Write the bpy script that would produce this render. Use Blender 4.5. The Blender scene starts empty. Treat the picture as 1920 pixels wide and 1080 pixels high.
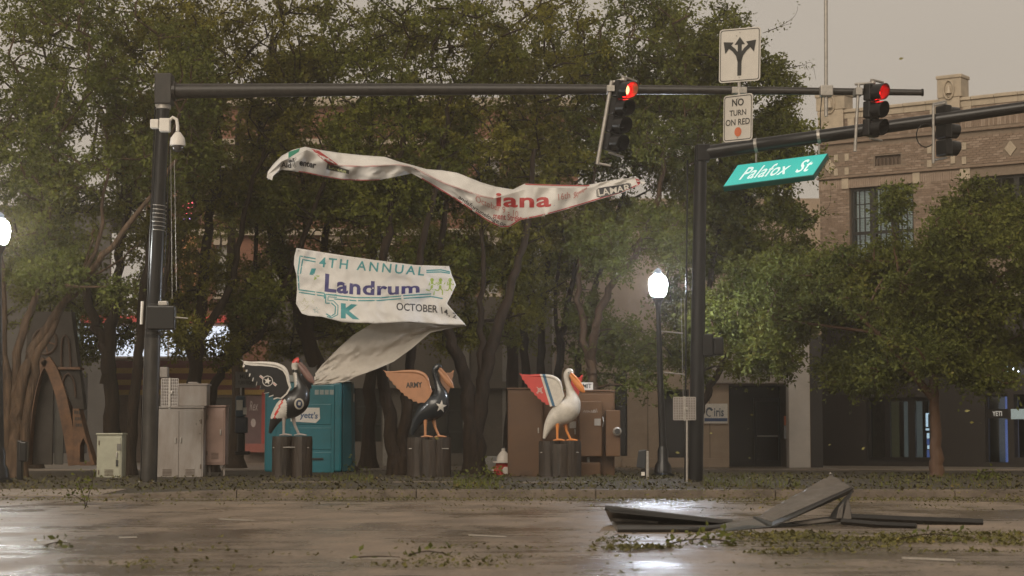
import bpy, bmesh, math, random
import numpy as np
from mathutils import Vector, Matrix, noise
from mathutils.bvhtree import BVHTree
R = math.radians
random.seed(7)
SC = bpy.context.scene
COL = SC.collection
# ------------------------------------------------------------------ camera
F = 3733.0                      # focal length in photo pixels (1920 wide) = 70 mm on a 36 mm sensor
HOR = 822.0                     # horizon row
CAMZ = 1.0
TH = math.atan((HOR - 540.0) / F)
cd = bpy.data.cameras.new('camera'); cam = bpy.data.objects.new('camera', cd); COL.objects.link(cam)
cd.lens = 36.0 * F / 1920.0; cd.sensor_width = 36.0
cd.clip_start = 0.5; cd.clip_end = 2000
cam.location = (0, 0, CAMZ); cam.rotation_euler = (R(90) + TH, 0, 0)
cd.dof.use_dof = True; cd.dof.focus_distance = 41.0; cd.dof.aperture_fstop = 3.2
SC.camera = cam
# ------------------------------------------------------------------ world: dusk under storm cloud
w = bpy.data.worlds.new("World"); SC.world = w; w.use_nodes = True
nt = w.node_tree; bg = nt.nodes['Background']
sky = nt.nodes.new('ShaderNodeTexSky'); sky.sky_type = 'NISHITA'; sky.sun_disc = False
SUN_EL, SUN_AZ = R(33), R(200)   # azimuth measured clockwise from +Y: low behind the camera
sky.sun_elevation = SUN_EL; sky.sun_rotation = SUN_AZ; sky.dust_density = 5; sky.air_density = 1.0
bw = nt.nodes.new('ShaderNodeRGBToBW')
nt.links.new(sky.outputs[0], bw.inputs[0])
m1 = nt.nodes.new('ShaderNodeMix'); m1.data_type = 'RGBA'; m1.inputs[0].default_value = 0.93
nt.links.new(sky.outputs[0], m1.inputs[6]); m1.inputs[7].default_value = (4.75, 4.15, 3.45, 1)
tc = nt.nodes.new('ShaderNodeTexCoord'); nz = nt.nodes.new('ShaderNodeTexNoise')
nz.inputs['Scale'].default_value = 2.2; nz.inputs['Detail'].default_value = 4
mp = nt.nodes.new('ShaderNodeMapping'); mp.inputs['Scale'].default_value = (1, 1, 2.4)
nt.links.new(tc.outputs['Generated'], mp.inputs[0]); nt.links.new(mp.outputs[0], nz.inputs['Vector'])
mr = nt.nodes.new('ShaderNodeMapRange'); mr.inputs[3].default_value = 0.84; mr.inputs[4].default_value = 1.12
nt.links.new(nz.outputs[0], mr.inputs[0])
vm = nt.nodes.new('ShaderNodeVectorMath'); vm.operation = 'SCALE'
nt.links.new(m1.outputs[2], vm.inputs[0]); nt.links.new(mr.outputs[0], vm.inputs['Scale'])
nt.links.new(vm.outputs[0], bg.inputs[0]); bg.inputs[1].default_value = 0.085
sd = bpy.data.lights.new('sun', 'SUN'); sd.energy = 1.5; sd.angle = R(40); sd.color = (1.0, 0.88, 0.72)
sun = bpy.data.objects.new('sun', sd); COL.objects.link(sun)
_d = Vector((math.sin(SUN_AZ) * math.cos(SUN_EL), math.cos(SUN_AZ) * math.cos(SUN_EL), math.sin(SUN_EL)))
sun.rotation_euler = _d.to_track_quat('Z', 'Y').to_euler()
SC.view_settings.view_transform = 'Standard'; SC.view_settings.look = 'None'
SC.view_settings.exposure = 0.42; SC.view_settings.gamma = 1.0
SC.view_settings.use_curve_mapping = False
SC.render.engine = 'CYCLES'
SC.cycles.use_denoising = True
SC.cycles.max_bounces = 6; SC.cycles.diffuse_bounces = 3; SC.cycles.glossy_bounces = 3
SC.cycles.transmission_bounces = 3; SC.cycles.volume_bounces = 0; SC.cycles.transparent_max_bounces = 6
SC.cycles.sample_clamp_indirect = 4.0

# ------------------------------------------------------------------ helpers
CO, SI = math.cos(TH), math.sin(TH)
CAM = Vector((0, 0, CAMZ))
def ray(px, py):
    x = (px - 960.0) / F; y = (540.0 - py) / F
    return Vector((x, CO - y * SI, SI + y * CO))
def P(px, py, Y):
    d = ray(px, py); return CAM + d * (Y / d.y)
def G(px, py, z=0.0):
    d = ray(px, py); return CAM + d * ((z - CAMZ) / d.z)
def XP(px, Y): return (px - 960.0) / F * Y
def ZP(py, Y): return P(960, py, Y).z
MW = {}
MATS = {}
def nn(t, k): return t.nodes.new(k)
def mat(name, c, rough=0.6, var=0.25, scale=6.0, bump=0.15, bscale=40.0, metal=0.0, c2=None, coat=0.0, spec=0.5, emit=None, estr=0.0, stretch=None, bdist=0.01):
    if name in MATS: return MATS[name]
    m = bpy.data.materials.new(name); m.use_nodes = True; t = m.node_tree
    b = t.nodes['Principled BSDF']
    b.inputs['Roughness'].default_value = rough; b.inputs['Metallic'].default_value = metal
    b.inputs['Coat Weight'].default_value = coat; b.inputs['Coat Roughness'].default_value = 0.12
    b.inputs['Specular IOR Level'].default_value = spec
    tc = nn(t, 'ShaderNodeTexCoord'); mp = nn(t, 'ShaderNodeMapping')
    if stretch: mp.inputs['Scale'].default_value = stretch
    t.links.new(tc.outputs['Object'], mp.inputs[0])
    n = nn(t, 'ShaderNodeTexNoise'); n.inputs['Scale'].default_value = scale; n.inputs['Detail'].default_value = 6
    n.inputs['Roughness'].default_value = 0.65
    t.links.new(mp.outputs[0], n.inputs['Vector'])
    cr = nn(t, 'ShaderNodeMapRange'); cr.inputs[1].default_value = 0.3; cr.inputs[2].default_value = 0.7
    t.links.new(n.outputs[0], cr.inputs[0])
    mx = nn(t, 'ShaderNodeMix'); mx.data_type = 'RGBA'
    t.links.new(cr.outputs[0], mx.inputs[0])
    lo = tuple(x * (1 - var) for x in c[:3]) if c2 is None else c2
    mx.inputs[6].default_value = (*lo, 1); mx.inputs[7].default_value = (*c[:3], 1)
    t.links.new(mx.outputs[2], b.inputs['Base Color'])
    rr = nn(t, 'ShaderNodeMapRange'); rr.inputs[3].default_value = min(1, rough * 1.3); rr.inputs[4].default_value = rough * 0.75
    t.links.new(n.outputs[0], rr.inputs[0]); t.links.new(rr.outputs[0], b.inputs['Roughness'])
    if bump > 0:
        n2 = nn(t, 'ShaderNodeTexNoise'); n2.inputs['Scale'].default_value = bscale; n2.inputs['Detail'].default_value = 4
        t.links.new(mp.outputs[0], n2.inputs['Vector'])
        bp = nn(t, 'ShaderNodeBump'); bp.inputs['Strength'].default_value = bump; bp.inputs['Distance'].default_value = bdist
        t.links.new(n2.outputs[0], bp.inputs['Height']); t.links.new(bp.outputs[0], b.inputs['Normal'])
    if emit:
        b.inputs['Emission Color'].default_value = (*emit, 1); b.inputs['Emission Strength'].default_value = estr
    MATS[name] = m
    return m

class MB:
    def __init__(s): s.v = []; s.f = []; s.mi = []; s.xf = None; s.m = 0
    def add(s, vs, fs):
        o = len(s.v)
        if s.xf is not None: vs = [s.xf @ Vector(q) for q in vs]
        s.v += [tuple(q) for q in vs]; s.f += [tuple(i + o for i in f) for f in fs]; s.mi += [s.m] * len(fs)
        return s
    def box(s, x0, x1, y0, y1, z0, z1):
        v = [(x0, y0, z0), (x1, y0, z0), (x1, y1, z0), (x0, y1, z0), (x0, y0, z1), (x1, y0, z1), (x1, y1, z1), (x0, y1, z1)]
        return s.add(v, [(0, 3, 2, 1), (4, 5, 6, 7), (0, 1, 5, 4), (1, 2, 6, 5), (2, 3, 7, 6), (3, 0, 4, 7)])
    def pbox(s, px0, px1, py0, py1, Y, d):            # box whose front face covers a photo rectangle at distance Y, d deep behind it
        a = P(px0, py1, Y); b = P(px1, py0, Y)
        return s.box(a.x, b.x, Y, Y + d, a.z, b.z)
    def tube(s, pts, r, n=10, cap=True, ysq=1.0):
        pts = [Vector(p) for p in pts]
        if not isinstance(r, (list, tuple)): r = [r] * len(pts)
        vs = []; fs = []
        up = None
        for i, p in enumerate(pts):
            a = pts[max(i - 1, 0)]; b = pts[min(i + 1, len(pts) - 1)]
            t = (b - a).normalized() if (b - a).length > 1e-9 else Vector((0, 0, 1))
            if up is None:
                up = Vector((0, 1, 0)) if abs(t.y) < 0.9 else Vector((1, 0, 0))
            u = (up - t * up.dot(t)).normalized(); up = u
            w_ = t.cross(u)
            for k in range(n):
                an = 2 * math.pi * k / n
                vs.append(p + (u * math.cos(an) * ysq + w_ * math.sin(an)) * r[i])
        for i in range(len(pts) - 1):
            for k in range(n):
                a = i * n + k; b = i * n + (k + 1) % n
                fs.append((a, b, b + n, a + n))
        if cap:
            fs.append(tuple(range(n - 1, -1, -1))); o = (len(pts) - 1) * n
            fs.append(tuple(range(o, o + n)))
        return s.add(vs, fs)
    def lathe(s, c, prof, n=20):
        c = Vector(c); vs = []; fs = []
        for (r, z) in prof:
            for k in range(n):
                an = 2 * math.pi * k / n
                vs.append(c + Vector((r * math.cos(an), r * math.sin(an), z)))
        for i in range(len(prof) - 1):
            for k in range(n):
                a = i * n + k; b = i * n + (k + 1) % n
                fs.append((a, b, b + n, a + n))
        fs.append(tuple(range(n - 1, -1, -1))); o = (len(prof) - 1) * n; fs.append(tuple(range(o, o + n)))
        return s.add(vs, fs)
    def prism(s, front, back):                          # two matching 3D loops
        n = len(front)
        fs = [tuple(range(n)), tuple(range(2 * n - 1, n - 1, -1))]
        for k in range(n): fs.append(((k + 1) % n, k, k + n, (k + 1) % n + n))
        return s.add(list(front) + list(back), fs)
    def pprism(s, pix, Y, d):                            # photo-measured outline at distance Y, given real thickness d
        f = [P(x, y, Y) for x, y in pix]; return s.prism(f, [q + Vector((0, d, 0)) for q in f])
    def build(s, name, m, parent=None, smooth=False, bevel=0.0, kind=None, label=None):
        me = bpy.data.meshes.new(name)
        M = MW.get(parent)
        vs = s.v
        if M is not None:
            Mi = M.inverted(); vs = [Mi @ Vector(q) for q in vs]
        me.from_pydata(vs, [], s.f)
        for mm in (m if isinstance(m, (list, tuple)) else [m]): me.materials.append(mm)
        if isinstance(m, (list, tuple)): me.polygons.foreach_set('material_index', s.mi)
        if smooth: me.polygons.foreach_set('use_smooth', [True] * len(me.polygons))
        me.update()
        o = bpy.data.objects.new(name, me); COL.objects.link(o)
        bm = bmesh.new(); bm.from_mesh(me); bmesh.ops.recalc_face_normals(bm, faces=bm.faces); bm.to_mesh(me); bm.free()
        if smooth and len(me.polygons) < 60000:
            try: me.set_sharp_from_angle(angle=R(42))
            except Exception: pass
        if parent is not None: o.parent = parent; MW[o] = M
        if bevel > 0:
            b = o.modifiers.new('bevel', 'BEVEL'); b.width = bevel; b.segments = 2; b.limit_method = 'ANGLE'; b.angle_limit = R(40)
        if kind: o['kind'] = kind
        if label: o['label'] = label
        return o
def tag(o, label, cat, group=None):
    o['label'] = label; o['category'] = cat
    if group: o['group'] = group
    return o
def thing(name, loc, label, cat, group=None, rz=0.0):
    o = bpy.data.objects.new(name, None); COL.objects.link(o)
    o.empty_display_size = 0.2
    o.location = loc; o.rotation_euler = (0, 0, rz)
    MW[o] = Matrix.Translation(Vector(loc)) @ Matrix.Rotation(rz, 4, 'Z')
    return tag(o, label, cat, group)
def copy_thing(root, loc, label, rz=None):
    c = root.copy(); COL.objects.link(c); c.location = loc; c['label'] = label
    if rz is not None: c.rotation_euler = (0, 0, rz)
    for ch in list(root.children):
        k = ch.copy(); COL.objects.link(k); k.parent = c
        for g in list(ch.children):
            q = g.copy(); COL.objects.link(q); q.parent = k
    return c
def catmull(pts, n):
    pts = [np.array(p, float) for p in pts]; out = []
    k = len(pts)
    for i in range(k - 1):
        p0 = pts[max(i - 1, 0)]; p1 = pts[i]; p2 = pts[i + 1]; p3 = pts[min(i + 2, k - 1)]
        for j in range(n):
            t = j / n
            out.append(0.5 * ((2 * p1) + (-p0 + p2) * t + (2 * p0 - 5 * p1 + 4 * p2 - p3) * t * t + (-p0 + 3 * p1 - 3 * p2 + p3) * t ** 3))
    out.append(pts[-1]); return out
def lerp_poly(pts, x):                                   # y(x) of a polyline
    for (a, b) in zip(pts[:-1], pts[1:]):
        if x <= b[0]: return a[1] + (b[1] - a[1]) * (x - a[0]) / max(1e-9, b[0] - a[0])
    return pts[-1][1]
# text as flat triangles in unit space (x 0..w, y 0..~0.7 of size 1)
_tc = {}
def text2d(s, offset=0.0, shear=0.0, space=1.0, maxlen=0.12):
    key = (s, offset, shear, space, maxlen)
    if key in _tc: return _tc[key]
    cu = bpy.data.curves.new('lettering', 'FONT'); cu.body = s; cu.size = 1; cu.offset = offset; cu.shear = shear
    cu.space_character = space; cu.resolution_u = 3; cu.fill_mode = 'FRONT'
    ob = bpy.data.objects.new('lettering', cu); COL.objects.link(ob)
    dg = bpy.context.evaluated_depsgraph_get()
    me = bpy.data.meshes.new_from_object(ob.evaluated_get(dg))
    bm = bmesh.new(); bm.from_mesh(me)
    bmesh.ops.remove_doubles(bm, verts=bm.verts, dist=1e-4)
    bmesh.ops.triangulate(bm, faces=bm.faces)
    for _ in range(3):
        es = [e for e in bm.edges if e.calc_length() > maxlen]
        if not es: break
        bmesh.ops.subdivide_edges(bm, edges=es, cuts=1); bmesh.ops.triangulate(bm, faces=bm.faces)
    bm.verts.index_update()
    v = [(q.co.x, q.co.y) for q in bm.verts]; f = [tuple(q.index for q in fc.verts) for fc in bm.faces]
    bm.free(); bpy.data.objects.remove(ob); bpy.data.curves.remove(cu); bpy.data.meshes.remove(me)
    xs = [a for a, b in v] or [0]; ys = [b for a, b in v] or [0]
    x0, x1, y0, y1 = min(xs), max(xs), min(ys), max(ys)
    v = [((a - x0) / (x1 - x0), (b - y0) / (y1 - y0)) for a, b in v]
    _tc[key] = (v, f); return _tc[key]
def poly2d(pts, cuts=2):                                  # outline -> fine triangles, keeps coordinates
    bm = bmesh.new(); vs = [bm.verts.new((a, b, 0)) for a, b in pts]; bm.faces.new(vs)
    bmesh.ops.triangulate(bm, faces=bm.faces)
    for _ in range(cuts):
        bmesh.ops.subdivide_edges(bm, edges=bm.edges[:], cuts=1); bmesh.ops.triangulate(bm, faces=bm.faces)
    bm.verts.index_update()
    r = ([(q.co.x, q.co.y) for q in bm.verts], [tuple(q.index for q in fc.verts) for fc in bm.faces]); bm.free(); return r
def line2d(pts, wd):                                      # polyline with width -> quads
    vs = []; fs = []
    pts = [Vector(p) for p in pts]
    for i, p in enumerate(pts):
        a = pts[max(i - 1, 0)]; b = pts[min(i + 1, len(pts) - 1)]; t = (b - a).normalized(); n = Vector((-t.y, t.x)) * wd / 2
        vs += [tuple(p + n), tuple(p - n)]
    for i in range(len(pts) - 1): fs.append((2 * i, 2 * i + 1, 2 * i + 3, 2 * i + 2))
    return vs, fs
def ring2d(cx, cy, rx, ry, wd, n=28, a0=0, a1=360):
    return line2d([(cx + rx * math.cos(R(a0 + (a1 - a0) * k / n)), cy + ry * math.sin(R(a0 + (a1 - a0) * k / n))) for k in range(n + 1)], wd)
def star2d(cx, cy, r, rot=0.0, sx=1.0, k=0.4):
    return [(cx + sx * (r if i % 2 == 0 else r * k) * math.sin(math.pi * i / 5 + rot), cy - (r if i % 2 == 0 else r * k) * math.cos(math.pi * i / 5 + rot)) for i in range(10)]
def bvh_of(objs):
    V = []; Fc = []
    for o in objs:
        M = MW.get(o) or Matrix.Identity(4); k = len(V)
        V += [M @ q.co for q in o.data.vertices]; Fc += [tuple(i + k for i in p.vertices) for p in o.data.polygons]
    return BVHTree.FromPolygons(V, Fc)
def decal(name, shapes, m, parent, bvh, off=0.004):      # lays flat print, measured in photo pixels, onto the surface it is printed on
    mb = MB()
    for (vs, fs) in shapes:
        hit = []
        for (x, y) in vs:
            d = ray(x, y).normalized(); h = bvh.ray_cast(CAM, d)
            if h[0] is None: hit.append(None)
            else:
                n = h[1]; n = n if n.dot(d) < 0 else -n
                hit.append(h[0] + n * off)
        ix = {}; nv = []; nf = []
        for f in fs:
            if any(hit[i] is None for i in f): continue
            q = [hit[i] for i in f]
            if max((q[0] - a).length for a in q) > 0.6: continue
            g = []
            for i in f:
                if i not in ix: ix[i] = len(nv); nv.append(hit[i])
                g.append(ix[i])
            nf.append(tuple(g))
        if nf: mb.add(nv, nf)
    if not mb.f: return None
    return mb.build(name, m, parent)
def ptext(s, tl, tr, bl, offset=0.0, shear=0.0, space=1.0, curve=0.0, br=None):   # text into a photo quad
    v, f = text2d(s, offset, shear, space); out = []
    if br is None: br = (tr[0] + bl[0] - tl[0], tr[1] + bl[1] - tl[1])
    for (a, b) in v:
        b = 1 - b
        x = (tl[0] * (1 - a) + tr[0] * a) * (1 - b) + (bl[0] * (1 - a) + br[0] * a) * b
        y = (tl[1] * (1 - a) + tr[1] * a) * (1 - b) + (bl[1] * (1 - a) + br[1] * a) * b
        out.append((x, y + curve * math.sin(math.pi * a)))
    return out, f
def quad(a, b, c, d): return poly2d([a, b, c, d], 3)
def soup(name, V, Fq, m, parent=None, kind=None):        # quads given as numpy arrays
    me = bpy.data.meshes.new(name); n = len(V); k = len(Fq); q = Fq.shape[1]
    me.vertices.add(n); me.vertices.foreach_set('co', V.astype(np.float32).ravel())
    me.loops.add(k * q); me.loops.foreach_set('vertex_index', Fq.astype(np.int32).ravel())
    me.polygons.add(k); me.polygons.foreach_set('loop_start', np.arange(0, k * q, q, dtype=np.int32))
    try: me.polygons.foreach_set('loop_total', np.full(k, q, dtype=np.int32))
    except Exception: pass
    me.materials.append(m); me.update(calc_edges=True); me.validate()
    o = bpy.data.objects.new(name, me); COL.objects.link(o)
    if parent is not None: o.parent = parent
    if kind: o['kind'] = kind
    return o

# ------------------------------------------------------------------ materials
M_asph = None
def road_mat():
    m = bpy.data.materials.new('wet_asphalt'); m.use_nodes = True; t = m.node_tree; b = t.nodes['Principled BSDF']
    tc = nn(t, 'ShaderNodeTexCoord'); mp = nn(t, 'ShaderNodeMapping'); mp.inputs['Scale'].default_value = (0.42, 0.16, 1)
    t.links.new(tc.outputs['Object'], mp.inputs[0])
    n = nn(t, 'ShaderNodeTexNoise'); n.inputs['Scale'].default_value = 1.1; n.inputs['Detail'].default_value = 7; n.inputs['Roughness'].default_value = 0.62
    t.links.new(mp.outputs[0], n.inputs['Vector'])
    ns = nn(t, 'ShaderNodeTexNoise'); ns.inputs['Scale'].default_value = 1.0; ns.inputs['Detail'].default_value = 6; ns.inputs['Roughness'].default_value = .7
    mps = nn(t, 'ShaderNodeMapping'); mps.inputs['Scale'].default_value = (0.5, 2.4, 1); t.links.new(tc.outputs['Object'], mps.inputs[0]); t.links.new(mps.outputs[0], ns.inputs['Vector'])
    mxs = nn(t, 'ShaderNodeMix'); mxs.data_type = 'FLOAT'; mxs.inputs[0].default_value = .32
    t.links.new(n.outputs[0], mxs.inputs[2]); t.links.new(ns.outputs[0], mxs.inputs[3])
    wet = nn(t, 'ShaderNodeMapRange'); wet.interpolation_type = 'SMOOTHSTEP'; wet.inputs[1].default_value = 0.42; wet.inputs[2].default_value = 0.58
    t.links.new(mxs.outputs[0], wet.inputs[0])
    n2 = nn(t, 'ShaderNodeTexNoise'); n2.inputs['Scale'].default_value = 55; n2.inputs['Detail'].default_value = 5
    t.links.new(tc.outputs['Object'], n2.inputs['Vector'])
    n3 = nn(t, 'ShaderNodeTexNoise'); n3.inputs['Scale'].default_value = 2.3; n3.inputs['Detail'].default_value = 8
    mp3 = nn(t, 'ShaderNodeMapping'); mp3.inputs['Scale'].default_value = (0.5, 0.35, 1); t.links.new(tc.outputs['Object'], mp3.inputs[0])
    t.links.new(mp3.outputs[0], n3.inputs['Vector'])
    mx = nn(t, 'ShaderNodeMix'); mx.data_type = 'RGBA'; mx.inputs[6].default_value = (0.26, 0.195, 0.142, 1); mx.inputs[7].default_value = (0.15, 0.112, 0.08, 1)
    t.links.new(wet.outputs[0], mx.inputs[0])
    mx2 = nn(t, 'ShaderNodeMix'); mx2.data_type = 'RGBA'; mx2.blend_type = 'MULTIPLY'; mx2.inputs[0].default_value = 0.75
    cr = nn(t, 'ShaderNodeMapRange'); cr.inputs[1].default_value = 0.25; cr.inputs[2].default_value = 0.7; cr.inputs[3].default_value = 0.5; cr.inputs[4].default_value = 1.2
    t.links.new(n3.outputs[0], cr.inputs[0])
    t.links.new(mx.outputs[2], mx2.inputs[6]); t.links.new(cr.outputs[0], mx2.inputs[7])
    mx4 = nn(t, 'ShaderNodeMix'); mx4.data_type = 'RGBA'; mx4.blend_type = 'MULTIPLY'; mx4.inputs[0].default_value = 0.6
    cr4 = nn(t, 'ShaderNodeMapRange'); cr4.inputs[1].default_value = 0.35; cr4.inputs[2].default_value = 0.65; cr4.inputs[3].default_value = 0.45; cr4.inputs[4].default_value = 1.4
    mpg = nn(t, 'ShaderNodeMapping'); mpg.inputs['Scale'].default_value = (26, 4, 1); t.links.new(tc.outputs['Object'], mpg.inputs[0])
    ng = nn(t, 'ShaderNodeTexNoise'); ng.inputs['Scale'].default_value = 1; ng.inputs['Detail'].default_value = 3; ng.inputs['Roughness'].default_value = .8; t.links.new(mpg.outputs[0], ng.inputs['Vector'])
    mg = nn(t, 'ShaderNodeMix'); mg.data_type = 'FLOAT'; mg.inputs[0].default_value = .6; t.links.new(n2.outputs[0], mg.inputs[2]); t.links.new(ng.outputs[0], mg.inputs[3])
    t.links.new(mg.outputs[0], cr4.inputs[0]); t.links.new(mx2.outputs[2], mx4.inputs[6]); t.links.new(cr4.outputs[0], mx4.inputs[7])
    t.links.new(mx4.outputs[2], b.inputs['Base Color'])
    rr = nn(t, 'ShaderNodeMapRange'); rr.inputs[3].default_value = 0.5; rr.inputs[4].default_value = 0.19
    t.links.new(wet.outputs[0], rr.inputs[0]); t.links.new(rr.outputs[0], b.inputs['Roughness'])
    bp = nn(t, 'ShaderNodeBump'); bp.inputs['Distance'].default_value = 0.008
    rs = nn(t, 'ShaderNodeMapRange'); rs.inputs[3].default_value = 0.7; rs.inputs[4].default_value = 0.55
    t.links.new(wet.outputs[0], rs.inputs[0]); t.links.new(rs.outputs[0], bp.inputs['Strength'])
    n5 = nn(t, 'ShaderNodeTexNoise'); n5.inputs['Scale'].default_value = 7; n5.inputs['Detail'].default_value = 3
    t.links.new(tc.outputs['Object'], n5.inputs['Vector'])
    bp2 = nn(t, 'ShaderNodeBump'); bp2.inputs['Distance'].default_value = 0.02; bp2.inputs['Strength'].default_value = .22
    t.links.new(n5.outputs[0], bp2.inputs['Height']); t.links.new(bp2.outputs[0], bp.inputs['Normal'])
    t.links.new(n2.outputs[0], bp.inputs['Height']); t.links.new(bp.outputs[0], b.inputs['Normal'])
    return m
M_road = road_mat()
M_conc = mat('concrete', (0.3, 0.235, 0.18), 0.55, 0.4, 3, 0.3, 60)
M_curb = mat('kerb_concrete', (0.17, 0.13, 0.095), 0.6, 0.6, 2.5, 0.3, 50)
M_soil = mat('mulch', (0.075, 0.058, 0.034), 0.8, 0.6, 5, 0.9, 30, c2=(0.03, 0.022, 0.012), bdist=0.05)
M_ground = mat('ground_far', (0.12, 0.1, 0.08), 0.6, 0.4, 1)
M_black = mat('black_paint', (0.008, 0.007, 0.007), 0.3, 0.3, 5, 0.05, coat=0.1, spec=0.35)
M_poleold = mat('worn_black_paint', (0.014, 0.012, 0.011), 0.4, 0.3, 9, 0.2, 60, c2=(0.035, 0.03, 0.025), stretch=(1, 1, .3), spec=0.35)
M_galv = mat('galvanised_steel', (0.45, 0.42, 0.38), 0.4, 0.35, 12, 0.1, metal=0.5)
M_white = mat('white_paint', (0.72, 0.68, 0.62), 0.4, 0.15, 5, 0.05)
M_signw = mat('sign_white', (0.60, 0.565, 0.51), 0.45, 0.12, 4, 0.0)
M_signk = mat('sign_black', (0.02, 0.02, 0.018), 0.5, 0.1)
M_or = mat('faded_orange', (0.6, 0.16, 0.07), 0.5, 0.15)
M_redlamp = mat('red_lens_lit', (0.5, 0.02, 0.02), 0.3, 0.1, emit=(1.0, 0.009, 0.009), estr=11.0)
M_redhot = mat('red_lens_hot', (0.6, 0.1, 0.05), 0.3, 0.1, emit=(1.0, 0.009, 0.009), estr=15.0)
M_dkglass = mat('dark_lens', (0.02, 0.02, 0.015), 0.15, 0.2)
M_lampglobe = mat('lit_globe', (0.8, 0.8, 0.8), 0.3, 0.02, bump=0, emit=(0.80, 0.87, 1.0), estr=190.0)
M_lampcap = mat('frosted_cap', (0.03, 0.033, 0.036), 0.3, 0.05, bump=0, emit=(0.75, 0.85, 1.0), estr=.3)
M_lampglobe2 = mat('lit_globe_warm', (0.8, 0.8, 0.8), 0.3, 0.02, bump=0, emit=(0.97, 0.98, 0.95), estr=130.0)
M_teal = mat('lit_teal_sign', (0.02, 0.2, 0.17), 0.4, 0.05, bump=0, emit=(0.045, 0.40, 0.34), estr=0.85)
M_tealtxt = mat('lit_white_letter', (0.7, 0.7, 0.7), 0.3, 0.02, bump=0, emit=(0.62, 0.9, 0.86), estr=0.5)
M_vinyl = mat('white_vinyl', (0.67, 0.645, 0.61), 0.5, 0.10, 3, 0.25, 12)
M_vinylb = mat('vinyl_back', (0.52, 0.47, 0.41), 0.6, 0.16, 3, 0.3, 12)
M_navy = mat('navy_print', (0.035, 0.03, 0.16), 0.5, 0.1)
M_tprint = mat('teal_print', (0.04, 0.27, 0.29), 0.5, 0.1)
M_gprint = mat('green_print', (0.3, 0.42, 0.07), 0.5, 0.1)
M_rprint = mat('red_print', (0.42, 0.035, 0.035), 0.5, 0.1)
M_rfade = mat('red_print_faded', (0.5, 0.2, 0.17), 0.5, 0.1)
M_kprint = mat('black_print', (0.03, 0.03, 0.035), 0.5, 0.1)
M_oprint = mat('pale_outline_print', (0.42, 0.44, 0.2), 0.5, 0.1)
M_emerald = mat('emerald_print', (0.02, 0.22, 0.14), 0.5, 0.1)
M_bark = mat('bark', (0.036, 0.021, 0.011), 0.8, 0.5, 9, 1.0, 30, spec=.25, c2=(0.012, 0.008, 0.005), stretch=(1, 1, .22), bdist=0.03)
M_bark2 = mat('bark_pale', (0.11, 0.065, 0.035), 0.7, 0.5, 9, 1.0, 30, spec=.3, c2=(0.025, 0.015, 0.009), stretch=(1, 1, .22), bdist=0.03)
M_barkr = mat('bark_red', (0.11, 0.055, 0.026), 0.7, 0.5, 7, 0.7, 22, c2=(0.07, 0.035, 0.018), stretch=(1, 1, .22), bdist=0.03)
M_pile = mat('tarred_timber', (0.05, 0.033, 0.021), 0.55, 0.5, 8, 1.0, 20, c2=(0.012, 0.009, 0.007), stretch=(1, 1, .15), bdist=0.03)

def leaf_mat(name, a, b2, tr=0.3, yellow=(0.16, 0.13, 0.02)):
    m = bpy.data.materials.new(name); m.use_nodes = True; t = m.node_tree; b = t.nodes['Principled BSDF']
    tc = nn(t, 'ShaderNodeTexCoord')
    n = nn(t, 'ShaderNodeTexNoise'); n.inputs['Scale'].default_value = 0.9; n.inputs['Detail'].default_value = 4
    n2 = nn(t, 'ShaderNodeTexNoise'); n2.inputs['Scale'].default_value = 14; n2.inputs['Detail'].default_value = 2
    t.links.new(tc.outputs['Object'], n.inputs['Vector']); t.links.new(tc.outputs['Object'], n2.inputs['Vector'])
    ad = nn(t, 'ShaderNodeMath'); ad.operation = 'ADD'; t.links.new(n.outputs[0], ad.inputs[0]); t.links.new(n2.outputs[0], ad.inputs[1])
    mr = nn(t, 'ShaderNodeMapRange'); mr.inputs[1].default_value = 0.7; mr.inputs[2].default_value = 1.3; t.links.new(ad.outputs[0], mr.inputs[0])
    cr = nn(t, 'ShaderNodeValToRGB'); e = cr.color_ramp.elements
    e[0].position = 0.0; e[0].color = (*a, 1); e[1].position = 0.86; e[1].color = (*b2, 1)
    k = e.new(0.97); k.color = (*yellow, 1)
    t.links.new(mr.outputs[0], cr.inputs[0]); t.links.new(cr.outputs[0], b.inputs['Base Color'])
    b.inputs['Roughness'].default_value = 0.6; b.inputs['Specular IOR Level'].default_value = 0.14
    tl = nn(t, 'ShaderNodeBsdfTranslucent'); t.links.new(cr.outputs[0], tl.inputs[0])
    mx = nn(t, 'ShaderNodeMixShader'); mx.inputs[0].default_value = tr
    t.links.new(b.outputs[0], mx.inputs[1]); t.links.new(tl.outputs[0], mx.inputs[2])
    t.links.new(mx.outputs[0], t.nodes['Material Output'].inputs[0])
    return m
L1 = leaf_mat('leaf_olive', (0.066, 0.066, 0.012), (0.205, 0.185, 0.028))
L2 = leaf_mat('leaf_deep', (0.05, 0.06, 0.012), (0.165, 0.172, 0.028))
L3 = leaf_mat('leaf_lively', (0.055, 0.07, 0.016), (0.165, 0.175, 0.038))
L4 = leaf_mat('leaf_fallen', (0.06, 0.062, 0.02), (0.19, 0.17, 0.055), 0.25, (0.3, 0.24, 0.06))

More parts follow.
